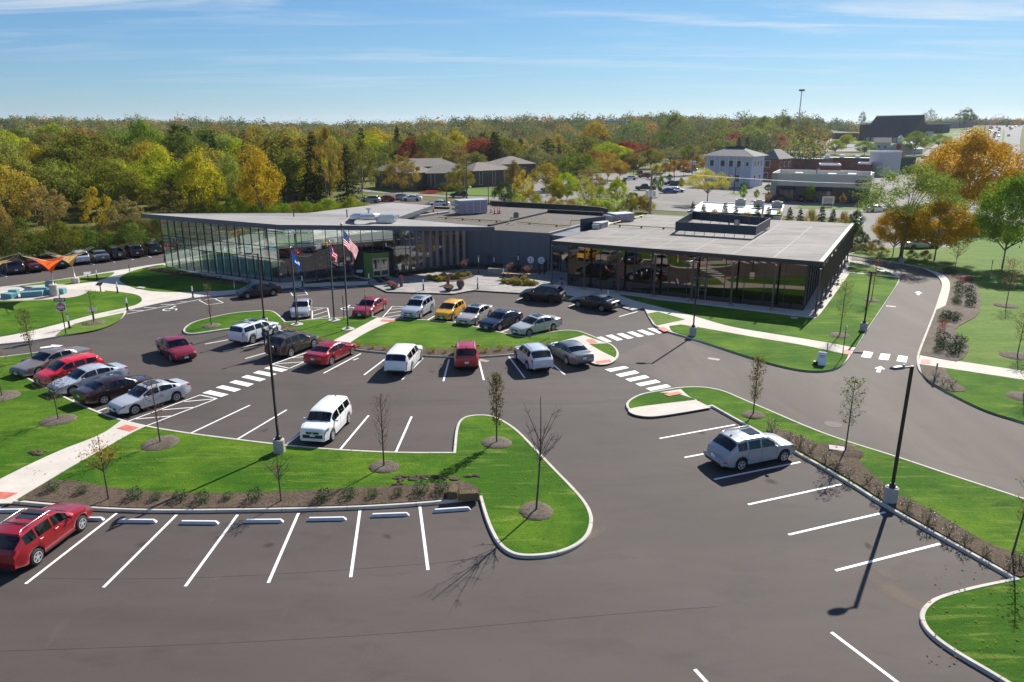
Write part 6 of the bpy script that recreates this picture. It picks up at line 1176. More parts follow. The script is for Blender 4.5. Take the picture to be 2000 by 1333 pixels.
# ---- shrubs in beds: three sorts, built once and copied
def shrub_proto(name, sp, col, n, r, h, lsize, seed, label, group, twigs=6, m=LEAF, blossom=None):
    e = empty(name, (0, 0, -60), 0, label, 'shrub', group); rs_ = np.random.RandomState(seed); d = rs_.normal(size=(n, 3)); d /= np.linalg.norm(d, axis=1)[:, None]; q = rs_.uniform(.4, 1, n)[:, None] ** .5; bm = 1 + .3 * np.sin(d[:, :1] * 6 + seed) * np.cos(d[:, 1:2] * 5); C = d * q * bm * np.array([r, r, h * .55]) + np.array([0, 0, h * .5]); C = C[C[:, 2] > .01]
    me = leaf_mesh('foliage', C, lsize, seed, 0, rs_.uniform(0, 1, len(C)), .5); me.materials.append(m); o = bpy.data.objects.new('foliage', me); COL.objects.link(o); o.parent = e; o.color = (*col, 1)
    b = MB(); rr = random.Random(seed)
    for k in range(twigs): a = rr.uniform(0, 6.28); b.tube([(0, 0, 0), (math.cos(a) * r * .4, math.sin(a) * r * .4, h * .5), (math.cos(a) * r * .8, math.sin(a) * r * .8, h * rr.uniform(.7, 1.1))], [.012, .008, .003], 4, False)
    b.build('stems', TWIG, e)
    if blossom:
        Cb = C[rs_.randint(0, len(C), 26)] * 1.05; me = leaf_mesh('blossom', Cb, lsize * 1.1, seed + 1, 0, rs_.uniform(0, 1, 26), .9); me.materials.append(m); o2 = bpy.data.objects.new('blossom', me); COL.objects.link(o2); o2.parent = e; o2.color = (*blossom, 1)
    return e
def shrubs(proto, pts, z=.16, smin=.7, smax=1.2, labels=None):
    base_ = proto['label']; rank = {q: k for k, q in enumerate(sorted(range(len(pts)), key=lambda q: pts[q][0]))}
    for i, (x, y) in enumerate(pts):
        P = g(x, y, z); o = proto if i == 0 else dup(proto); o.location = P; o.rotation_euler = (0, 0, rnd.uniform(0, 6.28)); s = rnd.uniform(smin, smax); o.scale = (s, s, s * rnd.uniform(.9, 1.1))
        o['label'] = labels[i] if labels else base_ + (', ' + ORD[rank[i]] + ' from the left' if len(pts) < 26 else '')
shrubs(shrub_proto('low_shrub', 0, (.075, .13, .05), 420, .36, .48, .07, 41, 'low green shrub in the long mulch bed behind the wheel stops', 'low green shrubs in the long mulch bed', m=NEEDLE), [(104, 958), (161, 963), (265, 972), (305, 976), (353, 976), (397, 979), (445, 974), (499, 975), (632, 974), (682, 972), (729, 970), (778, 967), (822, 963), (862, 960)])
shrubs(shrub_proto('golden_shrub', 0, (.42, .42, .02), 420, .30, .45, .06, 42, 'round golden shrub in the central mulch bed', 'golden shrubs round the central island', m=NEEDLE), [(561, 646), (575, 650), (627, 666), (701, 677), (728, 681), (752, 683), (823, 686), (846, 688), (870, 689.5), (948, 688), (976, 684.5), (999, 683), (1073, 675)])
shrubs(shrub_proto('flowering_shrub', 0, (.13, .13, .06), 210, .36, .66, .075, 43, 'loose flowering shrub in the right planting strip', 'flowering shrubs in the right planting strip', twigs=10, blossom=(.55, .50, .48)), [(1508, 843), (1540, 866), (1562, 872), (1583, 884), (1612, 904), (1632, 917), (1659, 937), (1694, 945), (1716, 968), (1772, 996), (1812, 1022), (1854, 1046), (1884, 1066), (1925, 1086), (1972, 1112), (1992, 1100), (1826, 742), (1842, 752), (1858, 757)])
shrubs(shrub_proto('evergreen_shrub', 0, (.035, .085, .025), 520, .55, .6, .09, 44, 'dark green shrub in the wavy grey mulch bed', 'dark green shrubs in the wavy mulch bed', m=NEEDLE), [(1851, 533), (1862, 537), (1873, 558), (1892, 567), (1871, 569), (1872, 580), (1866, 590), (1893, 578), (1896, 589), (1894, 598), (1869, 594), (1848, 619), (1843, 627), (1863, 628), (1840, 664), (1837, 674), (1831, 688), (1872, 672), (1868, 684), (1861, 692), (1840, 680), (1865, 622)])
shrubs(shrub_proto('red_shrub', 0, (.26, .05, .02), 360, .45, .6, .08, 45, 'x', 'reddish shrubs in the wavy mulch bed'), [(1872, 544), (1880, 551), (1892, 550), (1842, 634), (1838, 646)], labels=['reddish shrub highest in the wavy mulch bed', 'reddish shrub in the middle of the upper three in the wavy mulch bed', 'reddish shrub rightmost of the upper three in the wavy mulch bed', 'upper of two orange-tinged shrubs at the waist of the mulch bed', 'lower of two orange-tinged shrubs at the waist of the mulch bed'])
gp = [(285 + i * 14, 528 + i * 1.9) for i in range(16)]
shrubs(shrub_proto('ground_shrub', 0, (.05, .075, .035), 300, .5, .45, .09, 46, 'low dark shrub in the bed along the glass facade', 'low shrubs along the glass facade'), gp + [(600 + i * 14, 552.5 - i * .9) for i in range(7)] + [(775 + i * 15, 538 - i * 1.7) for i in range(9)] + [(920 + i * 15, 521 + i * .5) for i in range(9)], labels=[ORD[i] + ' low dark shrub from the left ' + w for n_, w in ((16, 'in the bed along the left glass facade'), (7, 'between glass corner and round vestibule'), (9, 'in front of the round columns'), (9, 'at the foot of the panelled wall')) for i in range(n_)])
shrubs(shrub_proto('ornamental_grass', 0, (.38, .34, .06), 420, .42, .5, .16, 47, 'yellow tuft of ornamental grass in the plaza beds', 'tufts of grass in the plaza beds', m=NEEDLE), [(838, 545), (850, 546), (860, 549), (872, 548), (866, 542), (880, 545), (893, 544), (905, 540), (915, 538), (895, 538), (985, 553), (1000, 553), (1012, 556), (1030, 556), (1042, 557), (1025, 550), (1005, 548)])

# autumn leaves blown over the lawns and into the gutters
rs_ = np.random.RandomState(77); Lp = []
for px, py, w, h, n in ((300, 900, 250, 50, 260), (700, 910, 200, 40, 160), (1030, 960, 40, 70, 80), (70, 800, 60, 60, 80), (1900, 1200, 90, 100, 80), (850, 655, 120, 16, 40)):
    for k in range(n): q = g(px + rs_.uniform(-w, w), py + rs_.uniform(-h, h), .0); Lp.append((q.x, q.y, .19))
me = leaf_mesh('fallen_leaves', np.array(Lp), .10, 5, .8, rs_.uniform(0, 1, len(Lp)), .8)
v_ = np.zeros(len(me.vertices) * 3, dtype=np.float32); me.vertices.foreach_get('co', v_); v_ = v_.reshape(-1, 3); v_[:, 2] = .15 + (v_[:, 2] - .19) * .25 + .02; me.vertices.foreach_set('co', v_.ravel()); me.materials.append(LEAF)
o = bpy.data.objects.new('fallen_leaves', me); COL.objects.link(o); o.color = (.30, .15, .04, 1); tag(o, 'scattered brown autumn leaves on the lawns', 'leaves', kind='stuff')
# ================================================================ LAMPS, FLAGS, SIGNS, FURNITURE
LAMPC = mat('lamp_bronze', (.035, .028, .026), .4, .3); PEDC = mat('pedestal_concrete', (.42, .39, .36), .85, var=.2, vs=3, bump=.3)
def lamp_post(px, base, topy, head_deg, label, ped=.78):
    P = g(px, base, 0.12); H_ = top_h(topy, P) - .12; e = empty('lamp_post', P, R(head_deg), label, 'lamp post', 'parking lot lamp posts')
    MB().lathe((0, 0, 0), [(.31, 0), (.31, ped - .04), (.27, ped), (0, ped)], 26).build('concrete_base', PEDC, e, smooth=True, ang=40)
    m = MB(); m.box((0, 0, ped + .02), (.34, .34, .05)); m.box((0, 0, (ped + H_) / 2), (.115, .115, H_ - ped)); m.build('pole', LAMPC, e); MB().lathe((0, 0, ped + .03), [(.16, 0), (.13, .14), (.10, .16)], 14).build('base_cover', LAMPC, e)
    m = MB(); m.beam((0, 0, H_ - .06), (.42, 0, H_ - .04), .06, .07)
    M = Matrix.Rotation(R(-3), 3, 'Y'); pr = []
    b = MB(); n = 20; vs = []
    for z, s in ((-.05, .75), (-.02, 1), (.04, .92), (.09, .55)): vs += [(.82 + .44 * s * math.cos(6.283 * k / n), .19 * s * math.sin(6.283 * k / n), H_ + z - .02) for k in range(n)]
    b.add(vs, [(q * n + k, q * n + (k + 1) % n, (q + 1) * n + (k + 1) % n, (q + 1) * n + k) for q in range(3) for k in range(n)] + [tuple(reversed(range(n))), tuple(3 * n + k for k in range(n))])
    m.build('arm', LAMPC, e); h = b.build('lamp_head', mat('lamp_head_grey', (.10, .10, .105), .35, .6), e, smooth=True, ang=45); MB().box((.84, 0, H_ - .078), (.5, .22, .01)).build('diffuser', WHITE, h); MB().lathe((.5, 0, H_ + .02), [(.05, 0), (.05, .1), (0, .12)], 10).build('photocell', STEEL, h)
    return e
lamp_post(546, 883, 646, 88, 'tall dark lamp post beside the boxy white hatchback')
lamp_post(1738, 980, 715, 197, 'tall dark lamp post in the right planting strip, nearest the camera')
lamp_post(1353, 656, 512, 175, 'dark lamp post at the kerb in front of the dark glass pavilion')
lamp_post(1686, 646, 530, -8, 'dark lamp post on the lawn beside the one-way lane', .7)
lamp_post(1760, 515, 436, 190, 'dark lamp post at the bend of the lane under the orange trees', .7)
lamp_post(517, 634, 496, 178, 'lamp post on the left lobe of the flag island, behind the white sport utility', .6)
# flagpoles and flags: cloth hanging in folds from the hoist
def flag_mesh(name, parent, P, ztop, hoist, fly, az, colorfn, sag, nu=26, nv=13):
    groups = {}
    d = Vector((math.cos(az), math.sin(az), 0)); nn = Vector((-d.y, d.x, 0)); pts = []
    for i in range(nu + 1):
        u = i / nu; col = []
        for j in range(nv + 1):
            v = j / nv; x = fly * (u * .55 - .05 * u * u) * (1 - .25 * v * u); zf = ztop - v * hoist * (1 - .35 * u) - sag * u ** 1.15
            w = .14 * math.sin(u * 9 + v * 2.2) * u ** .5 + .06 * math.sin(u * 17 + v * 5); col.append(P + d * x + nn * w + Vector((0, 0, zf)))
        pts.append(col)
    for i in range(nu):
        for j in range(nv): groups.setdefault(colorfn((i + .5) / nu, (j + .5) / nv), []).append((i, j))
    return pts, groups
FC = {'red': mat('flag_red', (.55, .02, .04), .8), 'white': mat('flag_white', (.8, .8, .8), .8), 'blue': mat('flag_blue', (.02, .035, .18), .8), 'royal': mat('flag_royal_blue', (.012, .055, .25), .8)}
for m_ in FC.values():
    nt = m_.node_tree; t = N(nt, 'ShaderNodeBsdfTranslucent'); t.inputs[0].default_value = nt.nodes['Principled BSDF'].inputs['Base Color'].default_value[:]; ms = N(nt, 'ShaderNodeMixShader'); ms.inputs[0].default_value = .5; nt.links.new(nt.nodes['Principled BSDF'].outputs[0], ms.inputs[1]); nt.links.new(t.outputs[0], ms.inputs[2]); nt.links.new(ms.outputs[0], nt.nodes['Material Output'].inputs[0])
def build_flag(name, label, Pw, ztop, hoist, fly, az, fn, sag, nu=26, nv=13, stars=0):
    e = empty(name, Pw + Vector((0, 0, ztop - hoist)), 0, label, 'flag', 'flags on the three poles'); pts, gr = flag_mesh(name, e, Vector((0, 0, 0)), hoist, hoist, fly, az, fn, sag, nu, nv)
    for c_, cells in gr.items():
        m = MB()
        for i, j in cells: m.add([pts[i][j], pts[i + 1][j], pts[i + 1][j + 1], pts[i][j + 1]], [(0, 1, 2, 3)])
        m.build({'red': 'red_stripes', 'white': 'white_field', 'blue': 'blue_canton', 'royal': 'blue_field'}[c_], FC[c_], e)
    if stars:
        m = MB()
        for a in range(stars):
            for b in range(stars - 1):
                u = .4 * (a + .5) / stars; v = .54 * (b + .5 + (a % 2) * .3) / stars; i = int(u * nu); j = int(v * nv); c0 = (pts[i][j] + pts[i + 1][j + 1]) / 2; nrm = (pts[i + 1][j] - pts[i][j]).cross(pts[i][j + 1] - pts[i][j]).normalized()
                ax = (pts[i + 1][j] - pts[i][j]).normalized(); ay = ax.cross(nrm)
                for sd_ in (.012, -.012):
                    P5 = []
                    for k in range(10): rr = .055 if k % 2 == 0 else .022; P5.append(c0 + nrm * sd_ + ax * rr * math.cos(k * math.pi / 5) + ay * rr * math.sin(k * math.pi / 5))
                    m.add(P5, [tuple(range(10))])
        m.build('stars', WHITE, e)
    return e
def usa(u, v):
    if u < .4 and v < .54: return 'blue'
    return 'red' if int(v * 13) % 2 == 0 else 'white'
def state(u, v):
    if u < .5 and abs(v - .5) < .5 - u: return 'blue'
    return 'red' if int(v * 5) % 2 == 0 else 'white'
def city(u, v): return 'white' if (abs(u - .5) < .1 and abs(v - .5) < .13) or (abs(u - .7) < .04 and abs(v - .4) < .25) else 'royal'
for (px, base, ty, lb) in ((580, 634, 486, 'left flagpole, flying the blue flag'), (653, 626, 475, 'middle flagpole, flying the notched red-white-blue flag'), (680, 643, 441, 'tallest flagpole, flying the stars and stripes')):
    P = g(px, base, .14); H_ = top_h(ty, P) - .14; e = empty('flagpole', P, 0, lb, 'flagpole', 'flagpoles on the island'); m = MB(); m.tube([(0, 0, 0), (0, 0, H_ * .6), (0, 0, H_)], [.07, .055, .032], 14); m.build('pole', LAMPC, e, smooth=True, ang=40)
    MB().lathe((0, 0, H_), [(.02, 0), (.085, .04), (.11, .11), (.085, .18), (0, .22)], 14).build('ball_finial', mat('gold_ball', (.55, .40, .16), .25, .9), e, smooth=True); MB().lathe((0, 0, 0), [(.55, -.02), (.55, .03), (.2, .05), (.16, .2), (.09, .24)], 26).build('base_collar', PEDC, e)
    MB().tube([(.10, -.06, .8), (.10, -.06, H_ - .2)], .012, 4).build('halyard', WHITE, e)
P = g(680, 643, .14); build_flag('flag', 'stars and stripes hanging from the tallest pole', P + Vector((.1, 0, .14)), top_h(456, P), 1.35, 2.6, R(-8), usa, 1.7, 30, 13, 6)
P = g(580, 634, .14); build_flag('flag', 'royal blue flag with a white emblem, drooping from the left pole', P + Vector((.09, 0, .14)), top_h(494, P), 1.0, 1.7, R(-20), city, 1.45)
P = g(653, 626, .14); build_flag('flag', 'drooping red, white and blue striped flag on the middle pole', P + Vector((.09, 0, .14)), top_h(481, P), 1.0, 1.5, R(-25), state, 1.25)
# text on signs as flat lettering
def letters(body, size, mt, parent, loc, rot, name='lettering', ext=.004, align='CENTER'):
    cu = bpy.data.curves.new(name, 'FONT'); cu.body = body; cu.size = size; cu.align_x = align; cu.align_y = 'CENTER'; cu.extrude = ext; cu.resolution_u = 2; cu.offset = size * .012
    t = bpy.data.objects.new(name, cu); COL.objects.link(t); dg = bpy.context.evaluated_depsgraph_get(); me = bpy.data.meshes.new_from_object(t.evaluated_get(dg)); bpy.data.objects.remove(t); me.materials.clear(); me.materials.append(mt)
    o = bpy.data.objects.new(name, me); COL.objects.link(o); o.parent = parent; o.location = loc; o.rotation_euler = rot; return o
SRED = mat('sign_red', (.50, .015, .02), .5); SBLK = mat('sign_black', (.012, .012, .012), .5); SWH = mat('sign_white', (.8, .8, .8), .5); SBACK = mat('sign_back_metal', (.22, .2, .19), .5, .5)
P = g(129, 653, .14); H_ = top_h(577, P); e = empty('do_not_enter_sign', P, R(8), 'do not enter sign under a one way arrow plate on a black post', 'road sign'); MB().box((0, 0, H_ / 2 - .1), (.06, .06, H_)).build('post', SBLK, e)
zc_ = top_h(600, P) - .14; pl = MB().box((0, -.04, zc_), (.76, .012, .76)).build('sign_plate', SWH, e); Mr = Matrix.Rotation(R(90), 3, 'X')
MB().lathe((0, -.054, zc_), [(.36, -.004), (.36, .004), (0, .004)], 36, M=Mr).build('red_disc', SRED, pl); MB().box((0, -.064, zc_), (.58, .008, .11)).build('white_bar', SWH, pl)
letters('DO NOT', .155, SWH, pl, (0, -.062, zc_ + .17), (R(90), 0, 0)); letters('ENTER', .155, SWH, pl, (0, -.062, zc_ - .17), (R(90), 0, 0))
z2 = top_h(585.5, P) - .14; ow = MB().box((0, -.055, z2), (.92, .012, .30)).build('one_way_plate', SBLK, e); m = MB(); m.box((-.06, -.066, z2), (.66, .006, .15)); m.add([(.25, -.068, z2 + .13), (.42, -.068, z2), (.25, -.068, z2 - .13)], [(2, 1, 0)]); m.build('white_arrow', SWH, ow); letters('ONE WAY', .13, SBLK, ow, (-.08, -.072, z2), (R(90), 0, 0))
# plates seen from behind or edge-on, and other posts
for px, base, ty, lb, wz in ((583, 629, 572, 'reserved-parking sign post in front of the small grey sedan', 88), (672, 624, 567, 'thin sign post left of the upper red sedan', 82), (715.5, 623, 566, 'thin sign post in front of the upper red sedan', 80), (1645, 698, 636, 'sign post with a small plate at the lane crosswalk', 60), (1614, 695, 670, 'short dark post beside the curved walk', None)):
    P = g(px, base, .14); H_ = top_h(ty, P) - .14; e = empty('sign_post', P, R(wz or 0), lb, 'sign post'); MB().box((0, 0, H_ / 2), (.055, .055, H_)).build('post', LAMPC, e)
    if wz: pl = MB().box((0, -.04, H_ - .28), (.32, .012, .46)).build('sign_plate', SBACK if wz != 60 else SWH, e)
    if wz == 60: m = MB(); m.box((0, -.05, H_ - .2), (.2, .006, .05)); m.box((0, -.05, H_ - .32), (.18, .006, .1)); m.build('sign_print', SBLK, pl)
# bollard lights: black foot, white luminous tube (unlit by day)
def bollard_proto(h, lo=.5):
    e = empty('bollard_light', (0, 0, -50), 0, 'x', 'bollard light', 'white-topped bollard lights'); MB().box((0, 0, .02), (.26, .22, .04)).build('base_plate', SBLK, e); MB().lathe((0, 0, .03), [(.075, 0), (.075, h * lo), (0, h * lo)], 14).build('post', SBLK, e, smooth=True, ang=40)
    MB().lathe((0, 0, .03 + h * lo), [(.068, 0), (.068, h * (1 - lo) - .04), (0, h * (1 - lo) - .04)], 14).build('light_tube', mat('opal_tube', (.85, .84, .86), .35), e, smooth=True, ang=40); MB().lathe((0, 0, h), [(.078, -.02), (.078, .03), (0, .03)], 14).build('cap', SBLK, e); return e
bl = [(249, 605, 'bollard light at the tip of the left lawn by the lane'), (136, 641, 'bollard light nearest the do not enter sign'), (230, 572, 'bollard light at the fork of the pale walks'), (190, 547, 'bollard light beside the tilted information panel'), (377, 581, 'bollard light on the drop-off walk left of the black fastback'), (591, 560, 'bollard light behind the small grey sedan, near the glass corner'), (721, 555, 'bollard light at the left corner of the plaza by the round vestibule'), (827, 567, 'bollard light on the plaza between the flower bowls'), (933, 565, 'bollard light at the plaza edge right of the flower bowls'), (983, 545, 'bollard light at the end of the wooden bench'), (965, 522, 'slim bollard light in the back bed near the stone planter'), (1187, 590, 'bollard light behind the black sedan by the dark glass')]
pb = bollard_proto(1.25)
for i, (x, y, lb) in enumerate(bl): o = pb if i == 0 else dup(pb); o.location = g(x, y, .15); o['label'] = lb
for x, y, ty, lb in ((935, 536, 501, 'tall black light column on the plaza with a white upper tube, left'), (1012, 531, 498, 'tall black light column against the panelled wall, right')):
    P = g(x, y, .15); h = top_h(ty, P) - .15; e = empty('light_column', P, 0, lb, 'light column', 'tall light columns'); MB().box((0, 0, h / 2), (.13, .13, h)).build('post', SBLK, e); MB().box((0, -.07, h * .82), (.09, .02, h * .26)).build('light_tube', mat('opal_tube', (0, 0, 0)), e); MB().box((0, 0, h), (.3, .3, .05)).build('cap', SBLK, e)
# orange and white utility markers
for i, (x, y, ty, lb) in enumerate(((254, 535, 517, 'orange and white marker post on the far pale walk'), (458, 564, 548, 'orange and white marker post on the dark lawn left of the black fastback'), (1073, 660, 639, 'orange and white marker post on the central island'), (1936, 527, 508, 'orange and white marker post on the right lawn'), (1826, 740, 709, 'orange and white marker post in the corner bed by the cross walk'))):
    P = g(x, y, .14); h = top_h(ty, P) - .14; e = empty('utility_marker', P, 0, lb, 'marker post', 'orange and white marker posts'); MB().lathe((0, 0, 0), [(.05, 0), (.05, h * .55), (0, h * .55)], 12).build('post', WHITE, e, smooth=True, ang=40); MB().lathe((0, 0, h * .55), [(.055, 0), (.055, h * .43), (0, h * .45)], 12).build('orange_sleeve', mat('marker_orange', (.75, .25, .02), .5), e, smooth=True, ang=40)
# tilted information panels on posts
for i, (x, y, ty, rz, lb, c_) in enumerate(((173, 549, 534, 30, 'white tilted information panel on the upper lawn strip', (.6, .6, .6)), (197, 570, 555, -20, 'dark tilted information panel beside the pale walk', (.07, .06, .05)), (184, 625, 605, 20, 'long tilted panel on a post behind the nearly bare young tree', (.3, .3, .28)), (703, 545, 530, 10, 'small information panel left of the round vestibule', (.35, .38, .42)))):
    P = g(x, y, .14); h = top_h(ty, P) - .14; e = empty('information_panel', P, R(rz), lb, 'information sign', 'tilted information panels'); MB().box((0, 0, h / 2), (.08, .08, h)).build('post', SBLK, e); MB().box((0, -.05, h), (.75, .45, .03), M=Matrix.Rotation(R(35), 3, 'X')).build('panel', mat('info_panel_%d' % i, c_, .4), e)
# shade sails on concrete pedestals: hypar funnels hung from four slender tips
def sail(px, base, ped_y, apex, rim, tips, colr, label, mast_top):
    P = g(px, base, .14); ph = top_h(ped_y, P) - .14; e = empty('shade_sail', P, 0, label, 'shade sail', 'shade sails of the gravel court'); MB().lathe((0, 0, 0), [(.42, 0), (.42, ph - .03), (.38, ph), (0, ph)], 26).build('pedestal', PEDC, e, smooth=True, ang=40)
    SM = mat('sail_steel', (.42, .36, .28), .4, .5)
    def at(x, y, dy=0): # point on the vertical plane through the mast (plus depth offset)
        q = ray(x, y); t = (P.y + dy) / q[1]; return Vector((q[0] * t, P.y + dy, CAM_H + q[2] * t)) - P
    ap = at(*apex); mt = at(*mast_top); MB().tube([(0, 0, ph), ap, mt], [.07, .06, .045], 10).build('mast', SM, e, smooth=True)
    C4 = [at(x, y, dy) for x, y, dy in rim]; T4 = [at(x, y, dy) for x, y, dy in tips]
    b = MB(); n = 14; rimp = []
    for k in range(4):
        a, c_ = C4[k], C4[(k + 1) % 4]
        for j in range(n): t = j / n; p = a.lerp(c_, t); cen = (C4[0] + C4[1] + C4[2] + C4[3]) / 4; rimp.append(p.lerp(cen, .38 * math.sin(math.pi * t)) - Vector((0, 0, .25 * math.sin(math.pi * t))))
    rings = [rimp]
    for q in range(1, 9): f = q / 8; rings.append([Vector((lerp(p.x, ap.x, f ** .8), lerp(p.y, ap.y, f ** .8), lerp(p.z, ap.z, f ** 1.6))) for p in rimp])
    N4 = 4 * n; vs = [v for r in rings for v in r]; b.add(vs, [(q * N4 + k, q * N4 + (k + 1) % N4, (q + 1) * N4 + (k + 1) % N4, (q + 1) * N4 + k) for q in range(8) for k in range(N4)])
    mm = mat('sail_cloth_' + label[:4], colr, .7); nt = mm.node_tree
    if 'Translucent BSDF' not in nt.nodes:
        t = N(nt, 'ShaderNodeBsdfTranslucent'); t.inputs[0].default_value = (*colr, 1); ms = N(nt, 'ShaderNodeMixShader'); ms.inputs[0].default_value = .5; nt.links.new(nt.nodes['Principled BSDF'].outputs[0], ms.inputs[1]); nt.links.new(t.outputs[0], ms.inputs[2]); nt.links.new(ms.outputs[0], nt.nodes['Material Output'].inputs[0])
    b.build('canopy', mm, e, smooth=True)
    m = MB()
    for c_, t_ in zip(C4, T4): m.tube([mt.lerp(ap, .12), t_], [.03, .02], 6); m.tube([c_, t_], .022, 5)
    m.build('struts', SM, e)
sail(107, 578, 556, (101, 535), [(50, 503, 1.8), (70, 508, -1.8), (135, 505, -1.8), (128, 501, 1.8)], [(38, 496, 2.2), (42, 500, -2.2), (147, 490, -2.2), (145, 492, 2.2)], (.72, .13, .025), 'orange funnel-shaped shade sail on a concrete pedestal', (95, 508))
sail(148, 553, 543, (141, 521), [(96, 499, 1.8), (108, 499, -1.8), (165, 495, -1.8), (160, 492, 1.8)], [(85, 489, 2.4), (90, 493, -1.5), (183, 483, -1.8), (180, 481, 2.2)], (.52, .33, .14), 'tan funnel-shaped shade sail in front of the silver crossover', (135, 502))
sail(-8, 575, 565, (-16, 535), [(-70, 510, 1.8), (-60, 515, -1.8), (26, 511, -1.8), (20, 507, 1.8)], [(-80, 500, 2), (-78, 500, -2), (39, 495, -2), (37, 494, 2)], (.54, .36, .16), 'tan shade sail cut off by the left edge of the photo', (-22, 508))
TEAL = mat('teal_block', (.12, .28, .32), .75, var=.12, vs=2, bump=.2)
for i, (x, y, d, rz, lb) in enumerate(((99, 560, (.9, .6, .6), 10, 'small teal block seat behind the orange sail pedestal'), (87, 572, (2.4, .7, .6), 8, 'long teal bench block left of the orange sail pedestal'), (100, 575, (.8, .7, .6), 5, 'teal block seat touching the left of the orange sail pedestal'), (120, 574, (.9, .7, .6), 0, 'teal block seat right of the orange sail pedestal'), (64, 579, (2.0, .8, .55), 22, 'broad light teal bench block on the gravel court'), (19, 582, (1.5, .8, .5), -18, 'teal bench block nearest the left sail pedestal'), (28, 575, (.9, .6, .5), 5, 'small teal block at the back left of the gravel court'))):
    P = g(x, y, .14); b = MB(); b.box((0, 0, d[2] / 2), d); o = b.build('block_seat', TEAL, loc=P); o.rotation_euler = (0, 0, R(rz)); tag(o, lb, 'bench', 'teal block seats')
    bv = o.modifiers.new('b', 'BEVEL'); bv.width = .03; bv.segments = 2
# plaza: bench, planters with flowers, stone planter, mats, bins
P = g(1008, 542, .15); e = empty('bench', P, R(-8), 'long wooden plank bench with armrests on the plaza', 'bench'); m = MB()
for k in range(4): m.box((0, -.24 + k * .16, .45), (3.4, .13, .05))
m.build('seat', mat('bench_wood', (.52, .27, .12), .6, var=.15, vs=3), e)
for x in (-1.4, -.5, .5, 1.4): MB().box((x, 0, .21), (.08, .5, .42)).build('leg', SBLK, e)
for x in (-1.0, 1.0): m = MB(); m.tube([(x, -.22, .47), (x, -.22, .66), (x, .22, .66), (x, .22, .47)], .022, 6); m.build('armrest', SBLK, e)
P = g(1008, 523, .15); e = empty('bench', P, R(-30), 'brown park bench in the shade against the panelled wall', 'bench'); m = MB()
for k in range(3): m.box((0, -.16 + k * .16, .44), (1.7, .13, .04)); m.box((0, .24, .6 + k * .13), (1.7, .04, .1))
m.build('seat', mat('bench_brown', (.20, .10, .05), .6), e)
for x in (-.7, .7): MB().box((x, 0, .22), (.07, .45, .44)).build('leg', SBLK, e)
P = g(973, 537, .15); e = empty('stone_planter', P, R(-10), 'low rectangular stone planter with dark stems on the plaza', 'planter'); MB().box((0, 0, .4), (2.4, .8, .8)).build('box', mat('planter_stone', (.24, .22, .20), .85, var=.2, vs=4, bump=.3), e); m = MB()
for k in range(14): x = -1 + k * .155; m.tube([(x, 0, .75), (x + .08 * math.sin(k * 3), .05 * math.cos(k), 1.15 + .2 * math.sin(k * 2.3))], [.02, .008], 4)
m.build('stems', TWIG, e)
POT = mat('planter_bowl_grey', (.11, .10, .10), .6); FLW = [(.45, .10, .12), (.50, .18, .20), (.42, .08, .10), (.46, .16, .10), (.30, .05, .08), (.40, .22, .10)]
pp = [(769, 564, 'bowl', .72, 'wide flower bowl nearest the entrance, front of the pair'), (761.5, 557.5, 'bowl', .55, 'smaller flower bowl behind the wide one by the entrance'), (784, 560, 'tall', 1.15, 'tall tapered planter with brownish blooms near the entrance'), (876, 568, 'bowl', .78, 'wide flower bowl in the middle of the plaza, front'), (875, 556, 'tall', .9, 'tall planter behind the middle flower bowl'), (899.5, 564, 'round', .95, 'rounded planter right of the middle flower bowl')]
for i, (x, y, k_, s, lb) in enumerate(pp):
    P = g(x, y, .15); e = empty('flower_planter', P, 0, lb, 'planter', 'flower planters on the plaza')
    if k_ == 'bowl': pr = [(.25 * s, 0), (.45 * s, .12 * s), (.72 * s, .45 * s), (.78 * s, .60 * s), (.66 * s, .60 * s), (.6 * s, .5 * s), (0, .5 * s)]; rr, zt = .72 * s, .6 * s
    elif k_ == 'tall': pr = [(.17, 0), (.22, s * .6), (.26, s), (.2, s), (.2, s - .1), (0, s - .1)]; rr, zt = .24, s
    else: pr = [(.2, 0), (.42, .35), (.46, .62), (.40, .82), (.33, .82), (.3, .7), (0, .7)]; rr, zt = .36, .85
    MB().lathe((0, 0, 0), pr, 26).build('pot', POT, e, smooth=True, ang=45); rs_ = np.random.RandomState(i + 60); n = 260; d = rs_.normal(size=(n, 3)); d /= np.linalg.norm(d, axis=1)[:, None]; d[:, 2] = abs(d[:, 2]); C = d * np.array([rr, rr, rr * .5]) + np.array([0, 0, zt - .03])
    for nm, cc2, sl_ in (('flowers', FLW[i], slice(0, 150)), ('leaves', (.06, .1, .02), slice(150, 260))):
        me = leaf_mesh(nm, C[sl_] * (1 if nm == 'flowers' else .96), .09, i, 0, rs_.uniform(0, 1, len(C[sl_])), .9); me.materials.append(LEAF); o = bpy.data.objects.new(nm, me); COL.objects.link(o); o.parent = e; o.color = (*cc2, 1)
MATM = mat('door_mat', (.012, .012, .014), .95)
for i, (a, lb) in enumerate((([(727.5, 543), (736, 541), (751, 551), (741, 553)], 'black door mat in front of the vestibule, left'), ([(738, 541), (746, 540), (766, 548.5), (755, 551)], 'black door mat in front of the vestibule, right'))):
    Q = [g(x, y, .16) for x, y in a]; c0 = sum(Q, Vector()) / 4; tag(MB().prism([((q - c0).x, (q - c0).y) for q in Q], -.01, .012).build('door_mat', MATM, loc=c0), lb, 'mat')
